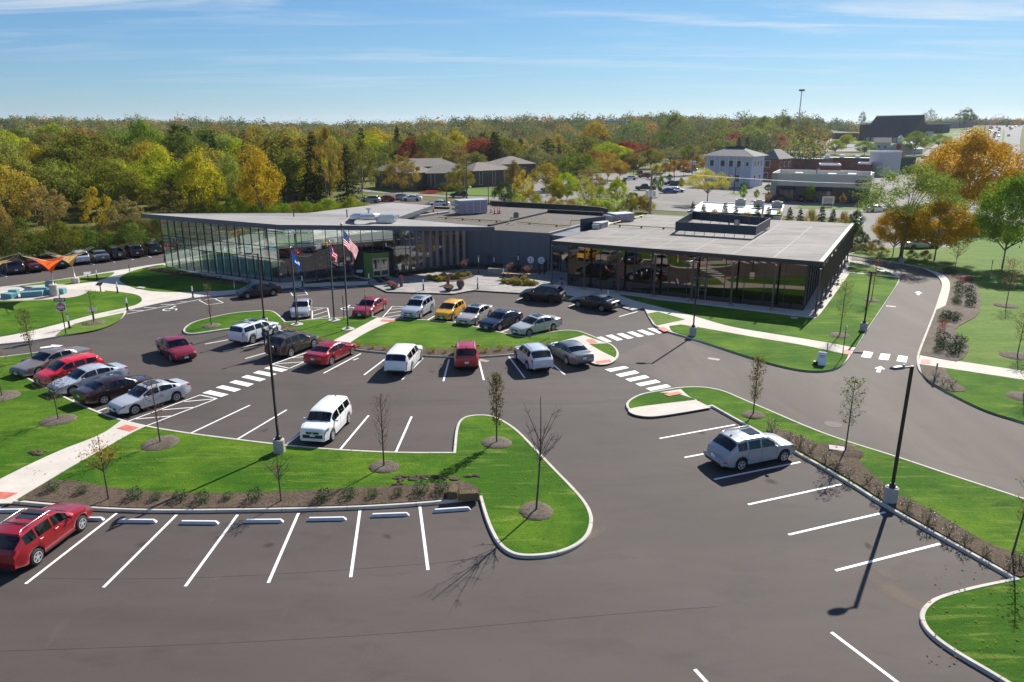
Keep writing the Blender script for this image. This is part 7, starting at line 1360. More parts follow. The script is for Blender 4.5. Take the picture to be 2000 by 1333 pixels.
P = g(776, 541, .15); e = empty('litter_bin', P, 0, 'black litter bin in front of the first round column', 'bin'); MB().lathe((0, 0, 0), [(.24, 0), (.26, .95), (0, .95)], 18).build('bin_body', SBLK, e, smooth=True, ang=40); MB().lathe((0, 0, .95), [(.29, 0), (.29, .06), (.12, .1), (0, .1)], 18).build('lid', STEEL, e)
for i, (x, y, h) in enumerate(((1053, 537, 1.25), (1063, 536, 1.5), (1066.5, 532, 1.5))):
    o = MB().lathe((0, 0, 0), [(.09, 0), (.09, h), (0, h + .03)], 12).build('bollard', SBLK, loc=g(x, y, .15), smooth=True, ang=40); tag(o, ('leftmost of the three black bollards by the storefront door', 'front one of the two right black bollards by the storefront door', 'back one of the two right black bollards by the storefront door')[i], 'bollard', 'black bollards by the storefront')
sp_ = empty('ground_spotlight', (0, 0, -50), 0, 'small spotlight in the gravel strip in front of the dark glass', 'spotlight', 'spotlights along the dark pavilion'); MB().lathe((0, 0, 0), [(.16, 0), (.16, .2), (.1, .22), (0, .22)], 12).build('concrete_foot', PEDC, sp_); m = MB(); m.tube([(0, 0, .2), (0, 0, .38)], .03, 6); m.lathe((0, 0, .36), [(.09, 0), (.11, .22), (0, .22)], 10); m.build('lamp_body', SBLK, sp_)
for i, (x, y) in enumerate(((1096, 553), (1098, 562), (1174, 573), (1256, 578), (1336, 588), (1436, 598), (1537, 609), (1605, 600), (1622, 578), (1636, 556))): o = sp_ if i == 0 else dup(sp_); o.location = g(x, y, .15); o['label'] = ORD[i] + ' small ground spotlight along the dark pavilion, counted from its left front corner'
# A-frame sign, hay bales, kerb blocks, boxes on the lawn
P = g(1604, 711, .15); e = empty('a_frame_sign', P, R(-22), 'white A-frame sandwich board on the lawn near the crosswalk', 'sign')
for s in (-1, 1): fr_ = MB().box((0, s * .22, .45), (.62, .03, .98), M=Matrix.Rotation(R(s * 17), 3, 'X')).build('board', WHITE, e)
m = MB()
for k in range(4): m.box((0, -.245 + .0 - .03 * (1 - k * .1) + (k * .035) * 1, .72 - k * .12), (.4 - .06 * (k % 2), .008, .035), M=Matrix.Rotation(R(-17), 3, 'X'))
m.build('board_print', SRED, fr_); MB().box((-.42, -.3, .12), (.32, .3, .24)).build('weight_bag', SBLK, e)
HAY = mat('straw', (.22, .16, .085), .95, var=.45, vs=14, bump=1, bs=60)
for i, (x, y, d, rz, lb) in enumerate(((916, 974, (.95, .42, .38), 4, 'straw bale at the corner kerb, front'), (886, 967, (.45, .85, .40), -5, 'straw bale behind the front one, standing crosswise'))):
    b = MB(); b.box((0, 0, d[2] / 2), d); o = b.build('straw_bale', HAY, loc=g(x, y, .17)); o.rotation_euler = (0, 0, R(rz)); tag(o, lb, 'straw bale', 'straw bales'); bv = o.modifiers.new('b', 'BEVEL'); bv.width = .05; bv.segments = 2
    rs_ = np.random.RandomState(i); n = 1500; C = rs_.uniform(-.5, .5, (n, 3)) * np.array(d); ax = rs_.randint(0, 3, n); sg = rs_.choice([-1, 1], n); C[np.arange(n), ax] = sg * np.array(d)[ax] * .51; C[:, 2] += d[2] / 2
    me = leaf_mesh('loose_straw', C, .11, i, 0, None, .12); me.materials.append(HAY); q = bpy.data.objects.new('loose_straw', me); COL.objects.link(q); q.parent = o
for i, (x, y, w, d) in enumerate(((1551, 622, .6, .4), (484, 626, .5, .3), (275, 563, .9, .5), (1634, 878, .8, .6))):
    o = MB().box((0, 0, .04), (w, d, .1)).build('utility_cover', PEDC, loc=g(x, y, .15)); o.rotation_euler = (0, 0, R(-20)); tag(o, ('pale utility box cover on the shaded lawn by the dark pavilion', 'pale utility box cover on the flag island', 'pale utility box cover on the dark lawn by the glass facade', 'pale utility slab at the foot of the oval green tree')[i], 'utility cover')
# wheel stops
def wheel_stop_mesh(l=1.83, w=.17, h=.14):
    b = MB(); x, y = l / 2, w / 2; b.add([(-x, -y, 0), (x, -y, 0), (x, y, 0), (-x, y, 0), (-x + .13, -y * .62, h), (x - .13, -y * .62, h), (x - .13, y * .62, h), (-x + .13, y * .62, h)], [(3, 2, 1, 0), (4, 5, 6, 7), (0, 1, 5, 4), (1, 2, 6, 5), (2, 3, 7, 6), (3, 0, 4, 7)]); return b
ws_ = [((20, 1000), 2), ((165, 1016), 0), ((268, 1020), -1), ((389, 1023), -1), ((515, 1020), 1), ((638, 1016), 2), ((761, 1008), 4), ((882, 998), 8)]; o0 = None
WSL = ['wheel stop left of the dark red crossover', 'wheel stop at the nose of the dark red crossover', 'first wheel stop right of the dark red crossover', 'second wheel stop right of the dark red crossover', 'third wheel stop right of the dark red crossover', 'wheel stop third from the peninsula end', 'wheel stop second from the peninsula end', 'wheel stop nearest the lawn peninsula']
for (q, rz), lb in zip(ws_, WSL):
    if o0 is None: o = o0 = wheel_stop_mesh().build('wheel_stop', mat('wheel_stop_concrete', (.62, .61, .62), .8, var=.08, vs=5))
    else: o = o0.copy(); COL.objects.link(o)
    P = g(q[0], q[1], 0.0); o.location = P + Vector((0, 0, .003)); o.rotation_euler = (0, 0, R(rz)); tag(o, lb, 'wheel stop', 'wheel stops of the front bays')
# torn turf by the bales
tb = MB(); rs = random.Random(9)
for cx, cy, w, h, n in ((824, 934, 22, 5, 24), (780, 940, 10, 9, 12), (850, 935, 40, 3, 22), (925, 931, 14, 3, 10), (75, 885, 14, 4, 9)):
    for k in range(n):
        p = g(cx + rs.uniform(-w, w), cy + rs.uniform(-h, h), .12); s = rs.uniform(.05, .16); tb.lathe(p, [(s * 1.2, -.02), (s, s * .3), (s * .4, s * .55), (0, s * .5)], 6, sx=rs.uniform(.7, 1.8), sy=rs.uniform(.6, 1.2))
tag(tb.build('torn_turf', MULCH), 'clods of dark soil torn up from the lawn by the straw bales', 'soil', kind='stuff')
# ---- people
SKIN = mat('skin', (.42, .24, .17), .6)
def skinned(name, J, E, m, parent, root=0, sub=2):
    me = bpy.data.meshes.new(name); me.from_pydata([j[0] for j in J], E, []); me.update(); o = bpy.data.objects.new(name, me); COL.objects.link(o); o.parent = parent
    sk = o.modifiers.new('skin', 'SKIN'); sk.use_smooth_shade = True
    for i, v in enumerate(me.skin_vertices[0].data): v.radius = (J[i][1], J[i][2] if len(J[i]) > 2 else J[i][1]); v.use_root = (i == root)
    ss = o.modifiers.new('sub', 'SUBSURF'); ss.levels = 1; ss.render_levels = 1; me.materials.append(m); return o
def person(loc, rz, label, seated=False, jacket=(.02, .045, .045), pants=(.03, .05, .10), hairc=(.18, .15, .13)):
    e = empty('person', loc, rz, label, 'person'); dz = -.0
    if not seated:
        hip, kn, an = .95, .5, .08; L_ = lambda s: [((0.02, s * .10, hip), .095), ((.03 + .03 * s, s * .11, kn), .065), ((0 + .05 * s, s * .12, an + .04), .045), ((.16 + .05 * s, s * .14, .035), .035)]
        arms = lambda s: [((.02, s * .20, 1.42), .055), ((.02 + .1 * (s < 0), s * .27, 1.16), .042), ((.16 + .14 * (s < 0), s * .22, .98 + .14 * (s < 0)), .032), ((.24 + .14 * (s < 0), s * .20, .95 + .16 * (s < 0)), .028)]; top = 1.58
    else:
        hip = .2; L_ = lambda s: [((0, s * .10, hip), .095), ((.45, s * .13, .28), .07), ((.62, s * .13, -.05), .05), ((.76, s * .13, -.08), .035)]
        arms = lambda s: [((-.08, s * .20, .67), .055), ((.02, s * .26, .45), .042), ((.24, s * .20, .48), .032), ((.36, s * .16, .52), .028)]; top = .83
    J = [((0, 0, hip), .14, .12)]; E_ = []; sx_ = -.1 if seated else 0
    for z, r1, r2 in ((.3, .145, .11), (.5, .17, .12), (.62, .06, .06)):
        zz = hip + z * (1 if not seated else .85); J.append(((.02 + sx_ * z, 0, zz), r1, r2)); E_.append((len(J) - 2, len(J) - 1))
    neck = len(J) - 1; J.append(((.03 + sx_ * .7, 0, top + .02), .085, .095)); E_.append((neck, neck + 1)); J.append(((.04 + sx_ * .7, 0, top + .14), .075, .085)); E_.append((neck + 1, neck + 2)); J.append(((.13 + sx_ * .7, 0, top + .05), .016)); E_.append((neck + 1, neck + 3))
    for s in (-1, 1):
        for base, chain in ((2, arms(s)), (0, L_(s))):
            p = base
            for j in chain: J.append(j); E_.append((p, len(J) - 1)); p = len(J) - 1
            if base == 2:
                h = J[p][0]
                for k in range(5):
                    dy = (-.03 + k * .015) if k < 4 else s * -.035; ln = (.075, .085, .082, .065, .05)[k]; J.append(((h[0] + ln, h[1] + dy, h[2] - .02 - (.0 if k < 4 else -.02)), .008)); E_.append((p, len(J) - 1))
    skinned('body', J, E_, SKIN, e)
    sc_ = .85 if seated else 1
    T_ = [((0.0, 0, hip - .03), .16, .14), ((.02 + sx_ * .3, 0, hip + .3 * sc_), .165, .13), ((.02 + sx_ * .5, 0, hip + .5 * sc_), .19, .14), ((.02 + sx_ * .55, 0, hip + .56 * sc_), .08, .08)]; TE = [(0, 1), (1, 2), (2, 3)]
    for s in (-1, 1):
        p = 2
        for j in arms(s)[:3]: T_.append((j[0], j[1] + .016)); TE.append((p, len(T_) - 1)); p = len(T_) - 1
    skinned('jacket', T_, TE, mat('jacket_%02d' % int(jacket[0] * 1000), jacket, .8), e)
    T_ = [((0, 0, hip + .02), .15, .13)]; TE = []
    for s in (-1, 1):
        p = 0
        for j in L_(s)[:3]: T_.append((j[0], j[1] + .014)); TE.append((p, len(T_) - 1)); p = len(T_) - 1
    skinned('trousers', T_, TE, mat('trousers_%02d' % int(pants[2] * 100), pants, .85), e)
    m = MB(); m.lathe((.01 + sx_ * .7, 0, top + .10), [(.088, -.06), (.10, 0), (.09, .06), (.055, .105), (0, .12)], 14, sx=1.05, sy=.9); m.build('hair', mat('hair_%02d' % int(hairc[0] * 100), hairc, .8), e, smooth=True)
    m = MB()
    for s in (-1, 1): m.lathe((.125 + sx_ * .7, s * .032, top + .075), [(.011, -.008), (.011, .008), (0, .009)], 8)
    m.build('eyes', SBLK, e)
    for s in (-1, 1): f = L_(s)[3][0]; MB().box((f[0] - .03, f[1], f[2]), (.28, .10, .08)).build('shoe', SBLK, e)
    return e
person(g(517, 674.5, 0.0), R(40), 'man in dark green jacket and jeans standing beside the white sport utility')
dv = person(Vector((0, 0, 0)), 0, 'driver in a light shirt at the wheel of the moving dark red sedan', True, (.40, .36, .34), (.05, .05, .06))
Mc = Matrix.Translation(DRV.location) @ Matrix.Rotation(DRV.rotation_euler.z, 4, 'Z'); dv.location = Mc @ Vector((-1.35, .38, .42)); dv.rotation_euler = (0, 0, DRV.rotation_euler.z)
# ================================================================ THE TOWN BEHIND
BRICKD = mat('brown_brick', (.115, .088, .075), .9, var=.25, vs=2); BRICKR = mat('red_brick', (.20, .075, .05), .9, var=.2, vs=2); SHING = mat('brown_shingles', (.19, .16, .14), .9, var=.2, vs=1.5); SHING2 = mat('grey_shingles', (.17, .16, .155), .9, var=.2, vs=1.5)
WIN = mat('far_window', (.03, .035, .04), .15, spec=.8); WTRIM = mat('white_trim', (.72, .72, .74), .6); LAV = mat('pale_blue_siding', (.46, .48, .56), .7, var=.05); CREAM = mat('cream_render', (.55, .51, .43), .8, var=.06)
SLATE = mat('slate_metal_roof', (.028, .036, .055), .6, 0, var=.1, vs=.3); DARKW = mat('dark_wood_wall', (.07, .05, .045), .8); WROOF = mat('white_flat_roof', (.75, .75, .74), .7, var=.06, vs=.2); GRNT = mat('green_trim', (.03, .12, .07), .6); LGREY = mat('light_grey_block', (.45, .45, .44), .8, var=.06)
def house(name, a, b_, depth, h, label, wall, roof='hip', rmat=SHING, rise=2.2, wins=(), trim=WTRIM, cat='house', over=.5, z=None, group=None, parapet=.6):
    """a, b_: front base corners as pixels; local x along the front, y to the back"""
    A, B = gt(*a), gt(*b_); zb = min(A.z, B.z) if z is None else z; d = (B - A); w = math.hypot(d.x, d.y); rz = math.atan2(d.y, d.x); e = empty(name, (A.x, A.y, zb - .3), rz, label, cat, group)
    b = MB(); b.box((w / 2, depth / 2, h / 2), (w, depth, h)); b.build('wall', wall, e)
    o = over; q = MB()
    if roof == 'hip':
        k = min(w, depth) / 2 + o; cx0, cx1 = (-o + k, w + o - k) if w > depth else (w / 2, w / 2); cy0, cy1 = (depth / 2, depth / 2) if w > depth else (-o + k, depth + o - k)
        V = [(-o, -o, h), (w + o, -o, h), (w + o, depth + o, h), (-o, depth + o, h)]; Rr = [(cx0, cy0, h + rise), (cx1, cy1, h + rise)]
        F = [(0, 1, 5, 4), (1, 2, 5), (2, 3, 4, 5), (3, 0, 4)] if w > depth else [(0, 1, 4), (1, 2, 5, 4), (2, 3, 5), (3, 0, 4, 5)]
        q.add(V + Rr, F + [(3, 2, 1, 0)])
    elif roof == 'gable': q.add([(-o, -o, h), (w + o, -o, h), (w + o, depth + o, h), (-o, depth + o, h), (-o, depth / 2, h + rise), (w + o, depth / 2, h + rise)], [(0, 1, 5, 4), (2, 3, 4, 5), (0, 4, 3), (1, 2, 5), (3, 2, 1, 0)])
    elif roof == 'gablex': q.add([(-o, -o, h), (w + o, -o, h), (w + o, depth + o, h), (-o, depth + o, h), (w / 2, -o, h + rise), (w / 2, depth + o, h + rise)], [(0, 1, 4), (1, 2, 5, 4), (2, 3, 5), (3, 0, 4, 5), (3, 2, 1, 0)])
    else: q.box((w / 2, depth / 2, h + .05), (w - .3, depth - .3, .12))
    q.build('roof', rmat, e)
    if roof == 'flat':
        q = MB(); t = .25
        for c0, s0 in (((w / 2, t / 2), (w, t)), ((w / 2, depth - t / 2), (w, t)), ((t / 2, depth / 2), (t, depth - 2 * t)), ((w - t / 2, depth / 2), (t, depth - 2 * t))): q.box((c0[0], c0[1], h + parapet / 2), (s0[0], s0[1], parapet))
        q.build('parapet', trim, e)
    for (x, zz, ww, hh) in wins:
        f = MB().box((x * w, -.03, zz), (ww + .2, .08, hh + .2)).build('window', trim, e); MB().box((x * w, -.08, zz), (ww, .03, hh)).build('pane', WIN, f)
    e['w'] = w; return e
def side_wins(e, depth, wins, right=True):
    w = e['w']
    for (y, zz, ww, hh) in wins: f = MB().box(((w + .03) if right else -.03, y * depth, zz), (.08, ww + .2, hh + .2)).build('window', WTRIM, e); MB().box(((w + .08) if right else -.08, y * depth, zz), (.03, ww, hh)).build('pane', WIN, f)
# long brick houses by the street
house('brick_house', (733, 366), (800, 374), 9, 5.2, 'long brown brick house half hidden by the umbrella-shaped tree', BRICKD, wins=[(.2, 2.6, 1, 3.6), (.5, 2.6, 1, 3.6), (.8, 2.6, 1, 3.6)])
h2 = house('brick_house', (835, 373), (914, 371), 9, 5.0, 'brown brick house with a hipped brown roof and round hedges in front', BRICKD, wins=[(.14, 3.2, 1.0, 3.6), (.55, 3.2, 1.1, 4.2), (.86, 3.2, 1.1, 4.2)]); side_wins(h2, 9, [(.5, 2.6, 1, 3.2)], False)
house('brick_house', (925, 366), (1003, 361), 9, 4.9, 'brown brick house right of the utility pole', BRICKD, wins=[(.18, 2.8, 1, 4), (.5, 2.8, 1, 4), (.8, 2.8, 1, 4)])
house('brick_house', (770, 354), (900, 352), 12, 4.8, 'brown-roofed house rising behind the front brick houses', BRICKD, rise=2.4, wins=[(.3, 3, 1, 1.4), (.7, 3, 1, 1.4)])
house('brick_house', (975, 349), (1045, 347), 12, 5.0, 'house with a broad brown hipped roof behind the pointed spruce', BRICKD, rise=2.4, wins=[(.3, 3, 1, 1.4), (.7, 3, 1, 1.4)])
house('roofed_house', (92, 405), (150, 402), 9, 3.0, 'house with a dark shingle roof glimpsed among the left woods', BRICKD, 'gable', mat('charcoal_shingles', (.10, .085, .08), .9), 2.0, wins=[(.3, 1.5, 1.2, 1.2), (.7, 1.5, 1.2, 1.2)])
house('roofed_house', (560, 398), (598, 398), 8, 3.2, 'small house with a pale brown roof left of the dark spruces', mat('beige_siding', (.3, .26, .22), .8), 'gable', SHING, 2.0, wins=[(.5, 1.6, 1.2, 1.2)])
# pale two-storey house
h3 = house('pale_house', (1375, 363), (1464, 367.5), 11, 9.2, 'pale blue-grey two-storey building with a dark-topped hipped roof', LAV, 'hip', SHING2, 2.4, [(.14, 7, 1.1, 1.7), (.38, 7, 1.1, 1.7), (.56, 7, 1.1, 1.7), (.73, 7, 1.1, 1.7), (.91, 7, .7, 1.1), (.36, 2.8, 1.1, 1.9), (.54, 2.8, 1.1, 1.9), (.72, 2.8, 1.1, 1.9)], over=1.0)
m = MB(); w = h3['w']
for x in (.03, .20, .31, .45, .5, .63, .67, .79, .83): m.box((x * w, -.07, 4.6), (.18, .1, 9.0))
m.box((w / 2, -.06, 9.0), (w, .12, .35)); m.build('pilasters', WTRIM, h3); m = MB(); m.box((w * .5, 4.6, 11.2), (w * .42, .3, 1.2), M=Matrix.Rotation(R(-32), 3, 'X')); m.build('dark_mansard_panel', SLATE, h3); side_wins(h3, 11, [(.25, 7, 1, 1.5), (.5, 7, 1, 1.5), (.75, 7, 1, 1.5), (.3, 2.8, 1, 1.7), (.7, 2.8, 1, 1.7)])
h4 = house('brick_office', (1480, 352), (1516, 353.5), 12, 7.2, 'red brick two-storey building with a grey hipped roof beside the pale blue one', BRICKR, 'hip', SHING2, 3.0, [(.45, 5.6, 1.6, 2), (.4, 1.9, 1.4, 1.7)]); side_wins(h4, 12, [(.2, 5.4, 1, 1.5), (.5, 5.4, 1, 1.5), (.8, 5.4, 1, 1.5)])
# shop with the round logo
h5 = house('corner_shop', (1503, 392), (1695, 400), 16, 5.6, 'long brick and cream shop with a dark awning and a round red-grey logo', BRICKD, 'flat', WROOF, 0, trim=CREAM, cat='shop', parapet=1.3); w = h5['w']
m = MB(); m.box((w * .5, -.12, 4.9), (w * 1.0, .2, 1.9)); m.box((w * .93, -.25, 5.1), (w * .16, .4, 2.6)); m.build('cream_fascia', CREAM, h5); m = MB(); m.box((w * .03, -.2, 3.2), (w * .06, .6, 6.6)); m.build('stone_pier', mat('stone_pier', (.36, .34, .31), .9, var=.3, vs=2), h5)
for x, ww in ((.17, .17), (.55, .16), (.88, .12)):
    m = MB(); m.box((x * w, -.6, 3.5), (ww * w, 1.1, .5), M=Matrix.Rotation(R(18), 3, 'X')); m.build('awning', mat('navy_awning', (.02, .03, .05), .8), h5); f = MB().box((x * w, -.04, 1.8), (ww * w * .9, .1, 2.6)).build('shop_window', MULLD, h5)
    for k in range(3): MB().box((x * w + (k - 1) * ww * w * .29, -.11, 1.8), (ww * w * .26, .03, 2.3)).build('pane', WIN, f)
Mr = Matrix.Rotation(R(90), 3, 'X'); lg_ = MB().lathe((w * .885, -.48, 5.1), [(.75, -.03), (.75, .03), (0, .03)], 24, M=Mr).build('round_logo', mat('logo_grey', (.12, .12, .14), .6), h5); m = MB(); m.add([(w * .885 - .35, -.53, 4.85), (w * .885 + .35, -.53, 4.85), (w * .885, -.53, 5.5)], [(0, 1, 2)]); m.build('logo_mark', SRED, lg_)
letters('JIMMY\nJOHN\'S', .75, SBLK, h5, (w * .955, -.49, 5.15), (R(90), 0, 0), 'shop_lettering')
for x, y in ((.25, 8), (.6, 7), (.8, 9)): MB().box((x * w, y, 6.2), (1.8, 1.4, 1.0)).build('rooftop_unit', STEEL, h5)
# low white roofed building right behind the pavilion
h6 = house('low_shop', (1341, 464), (1519, 474), 16, 4.2, 'low building with a bright white flat roof and green edge behind the pines', CREAM, 'flat', WROOF, 0, trim=WTRIM, cat='shop', parapet=.35); w = h6['w']; MB().box((w / 2, -.2, 4.45), (w + .3, .25, .2)).build('green_edge', GRNT, h6)
for x, y in ((.50, 12), (.72, 11), (.93, 10)):
    u = MB().box((x * w, y, 5.0), (1.7, 1.2, 1.1)).build('rooftop_unit', mat('beige_unit', (.24, .235, .22), .6, .2), h6); MB().lathe((x * w, y, 5.55), [(.5, 0), (.5, .12), (0, .12)], 16).build('fan', SBLK, u)
# brick shops further back
for i, (a, b_, dep, h, wl, tr, lb) in enumerate((((1528, 335), (1602, 338), 14, 5.0, BRICKR, GRNT, 'brick shop with a thin green roof line left of the pale tower'), ((1590, 330), (1697, 333), 16, 4.6, BRICKR, GRNT, 'long brick shop behind the corner shop'), ((1600, 346), (1640, 347), 10, 4.2, BRICKR, WTRIM, 'small brick shop block in front of the long one, left'), ((1672, 344), (1698, 345), 8, 4.4, BRICKR, WTRIM, 'small brick shop block beside the pale tower'), ((1694, 343), (1722, 345), 9, 8.5, LGREY, WTRIM, 'plain pale grey shop tower'), ((1550, 322), (1606, 322), 14, 5.2, BRICKR, WROOF, 'brick shop with a pale roof right of the brick office'), ((1728, 338), (1752, 340), 8, 6.0, mat('dark_green_sign_wall', (.02, .05, .035), .6), GRNT, 'dark green signboard wall right of the pale tower'), ((1622, 354), (1700, 357), 8, 2.6, CREAM, WTRIM, 'low cream wall in front of the brick shops'))):
    e = house('brick_shop', a, b_, dep, h, lb, wl, 'flat', WROOF if i != 6 else GRNT, 0, trim=tr, cat='shop', parapet=.5, wins=[(.3, 1.8, 2, 1.8), (.7, 1.8, 2, 1.8)] if i in (0, 1, 5) else ())
    if i == 1:
        for x, y in ((.2, 5), (.45, 9), (.75, 6)): MB().box((x * e['w'], y, h + .7), (1.8, 1.5, 1.2)).build('rooftop_unit', STEEL, e)
# church on the hill
C0, C1 = gt(1683, 276), gt(1771, 278); d = C1 - C0; w = math.hypot(d.x, d.y); rz = math.atan2(d.y, d.x); hh = top_h(224, C1) - min(C0.z, C1.z); e = empty('church', (C0.x, C0.y, min(C0.z, C1.z) - .5), rz, 'church with one huge steep dark roof on the hill', 'church')
wl_ = hh * .18; b = MB(); b.box((w / 2, 7.5, wl_ / 2), (w, 15, wl_)); b.build('wall', mat('church_white_wall', (.6, .57, .52), .8), e)
b = MB(); k = w * .1; b.add([(-.6, -.8, wl_), (w + .2, -.8, wl_), (w + k + .6, 8, hh), (k * .8, 8, hh - .3), (-.6, 16.5, wl_), (w + .2, 16.5, wl_)], [(0, 1, 2, 3), (5, 4, 3, 2), (0, 3, 4), (1, 5, 2)]); b.build('roof', SLATE, e)
for i in range(8):
    f = MB().box((w * (.08 + i * .12), -.06, wl_ * .55), (w * .035, .12, wl_ * .9)).build('window', DARKW, e)
m = MB()
for i in range(40): t = (i + .5) / 40; m.beam((lerp(-.6, w, t), -.86, wl_ + .04), (lerp(k * .8, w + k, t), 7.95, hh + .02), .08, .08)
m.build('standing_seams', mat('slate_seam', (.03, .034, .045), .5), e)
m = MB(); m.beam((k * .8, 8, hh), (w + k + .6, 8, hh + .2), .4, .3); m.build('ridge_cap', GRNT, e); MB().tube([(w + k, 8, hh), (w + k, 8, hh + 4)], .06, 5).build('cross_mast', STEEL, e)
e2 = house('church_wing', (1783, 270), (1822, 268), 12, 5.5, 'gabled pale church wing with square windows and dark side roof', mat('church_white_wall', (0, 0, 0)), 'gablex', SLATE, 7, [(.3, 5.0, 2, 1.6), (.55, 5.0, 2, 1.6), (.3, 3.0, 2, 1), (.7, 2.4, 1.2, 3)], cat='church'); 
e3 = house('church_hall', (1800, 262), (1838, 261), 12, 9, 'dark-roofed hall behind the gabled church wing', SLATE, 'flat', SLATE, 0, cat='church', trim=WTRIM, parapet=.5)
e4 = house('church_annex', (1630, 272), (1676, 275), 12, 5.5, 'low dark brick annex left of the church', BRICKD, 'flat', SLATE, 0, cat='church', wins=[(.2, 3, 3, 1.6), (.45, 3, 3, 1.6), (.8, 2.4, 2, 3)], trim=DARKW); e5 = house('church_tower_block', (1676, 276), (1688, 276), 8, 13, 'dark narrow block joining the annex to the church roof', DARKW, 'flat', SLATE, 0, cat='church', trim=CREAM, parapet=1.0)
house('gabled_house', (1706, 294), (1738, 294), 10, 5.0, 'small grey house with a pale brown roof below the church', LGREY, 'gable', SHING, 3.0, [(.3, 2.5, 1.6, 1.6), (.7, 2.5, 1.6, 1.6)])
e6 = house('arched_shop', (1730, 300), (1780, 302), 10, 3.2, 'low gabled shop with a red arch and little bell turret', LGREY, 'gablex', LGREY, 4.0, (), cat='shop'); w = e6['w']; Mr = Matrix.Rotation(R(90), 3, 'X'); MB().lathe((w * .5, -.65, 4.4), [(1.6, -.03), (1.6, .03), (0, .03)], 20, M=Mr).build('red_arch', SRED, e6); m = MB(); m.box((w * .5, 0, 8.2), (2.4, 2.4, 2.6)); m.lathe((w * .5, 0, 9.5), [(1.9, 0), (0, 1.4)], 4); m.build('bell_turret', WTRIM, e6)
# other far buildings
for i, (a, b_, dep, h, wl, lb, nw_) in enumerate((((982, 252), (1060, 250), 20, 11, LGREY, 'long pale building on the skyline hill above the woods', 9), ((1180, 256), (1215, 255), 20, 10, mat('blue_grey_block', (.25, .32, .42), .6), 'blue-grey block on the hill among the trees', 4), ((1616, 252), (1676, 252), 20, 8, mat('warehouse_grey', (.25, .26, .28), .7), 'grey warehouse on the skyline left of the church', 0), ((1840, 252), (1872, 251), 14, 8, mat('tan_grey_block', (.28, .27, .26), .8), 'tan-grey low block on the skyline right of the church hall', 5), ((1519, 262), (1548, 263), 12, 4, DARKW, 'dark pavilion roof among the trees left of the church', 0), ((1447, 273), (1475, 274), 12, 4, LGREY, 'pale low building behind the dark conifers', 2), ((1492, 281), (1502, 281), 8, 4, LGREY, 'small pale house front right of the dark conifers', 1))):
    e = house('distant_building', a, b_, dep, h, lb, wl, 'flat' if i not in (4,) else 'hip', WROOF if i not in (2, 4) else SLATE, 2, [((k + .5) / nw_, h * .6, 2.4, 1.6) for k in range(nw_)] if nw_ else (), cat='building')
# masts, utility poles
def upole(px, base, ty, label, arms=1, box=False, r=.17, light=False, far=False):
    P = gt(px, base); H_ = top_h(ty, P) - P.z; e = empty('utility_pole', P, R(-15), label, 'utility pole', 'wooden utility poles'); MB().tube([(0, 0, 0), (0, 0, H_)], [r, r * .65], 8).build('pole', mat('weathered_wood', (.17, .14, .12), .9, var=.25, vs=4), e, smooth=True, ang=40)
    for k in range(arms): m = MB(); m.box((0, 0, H_ - .5 - k * 1.3), (2.4 if k == 0 else 1.6, .1, .12)); [m.lathe((x, 0, H_ - .44 - k * 1.3), [(.05, 0), (.06, .12), (0, .16)], 6) for x in (-1.1, -.5, .5, 1.1) if abs(x) < (1.2 if k == 0 else .8)]; m.build('crossarm', mat('weathered_wood', (0, 0, 0)), e)
    if box:
        for s in (-.65, 0, .65): MB().lathe((s, -.3, H_ * .50), [(.28, 0), (.28, 1.1), (0, 1.15)], 12).build('transformer', mat('pale_transformer', (.42, .44, .45), .5, .3), e, smooth=True, ang=40)
    if light: MB().lathe((.9, -.2, H_ * .35), [(.1, 0), (.3, .15), (.3, .4), (0, .5)], 12).build('globe_lamp', WHITE, e)
    return e, P, H_
u1 = upole(912, 400, 308, 'tall wooden utility pole in front of the brick houses', 2, light=True); u2 = upole(1268, 436, 333, 'utility pole with three pale transformers behind the gravel roof', 1, True, r=.26); u3 = upole(1351, 352, 292, 'utility pole with a pale transformer left of the pale blue house', 1, True); upole(873, 414, 352, 'short brown pole at the back left of the gravel roof', 0); upole(954, 402, 333, 'thin pole between the brick house and the yellow tree', 1, r=.1); upole(640, 420, 340, 'pale pole among the spruces', 0, r=.12)
upole(1921, 262, 228, 'wooden pole at the foot of the highway', 1, r=.25)
P = gt(1556, 272); H_ = top_h(176, P) - P.z; e = empty('light_mast', P, 0, 'very tall floodlight mast on the skyline', 'light mast'); MB().tube([(0, 0, 0), (0, 0, H_)], [.6, .35], 8).build('mast', STEEL, e); m = MB(); [m.box((math.cos(a) * 1.4, math.sin(a) * 1.4, H_ - .3), (1.2, 1.2, 1.3)) for a in (0, 1.57, 3.14, 4.71)]; m.build('lamp_ring', mat('dark_floodlights', (.05, .05, .06), .5), e)
for px, b_, t_, lb in ((765, 262, 240, 'thin aerial on the skyline left of the middle'), (882, 258, 229, 'thin aerial on the skyline above the bright yellow tree')):
    P = gt(px, b_); tag(MB().tube([(0, 0, 0), (0, 0, top_h(t_, P) - P.z)], [.35, .15], 5).build('aerial_mast', STEEL, loc=P), lb, 'aerial')
P = gt(1930, 262); H_ = top_h(222, P) - P.z; e = empty('street_light', P, 0, 'curved-arm street light beside the highway', 'street light'); m = MB(); m.tube([(0, 0, 0), (0, 0, H_ * .75), (4, 0, H_ * .93), (9, 0, H_)], .22, 6); m.build('pole', STEEL, e)
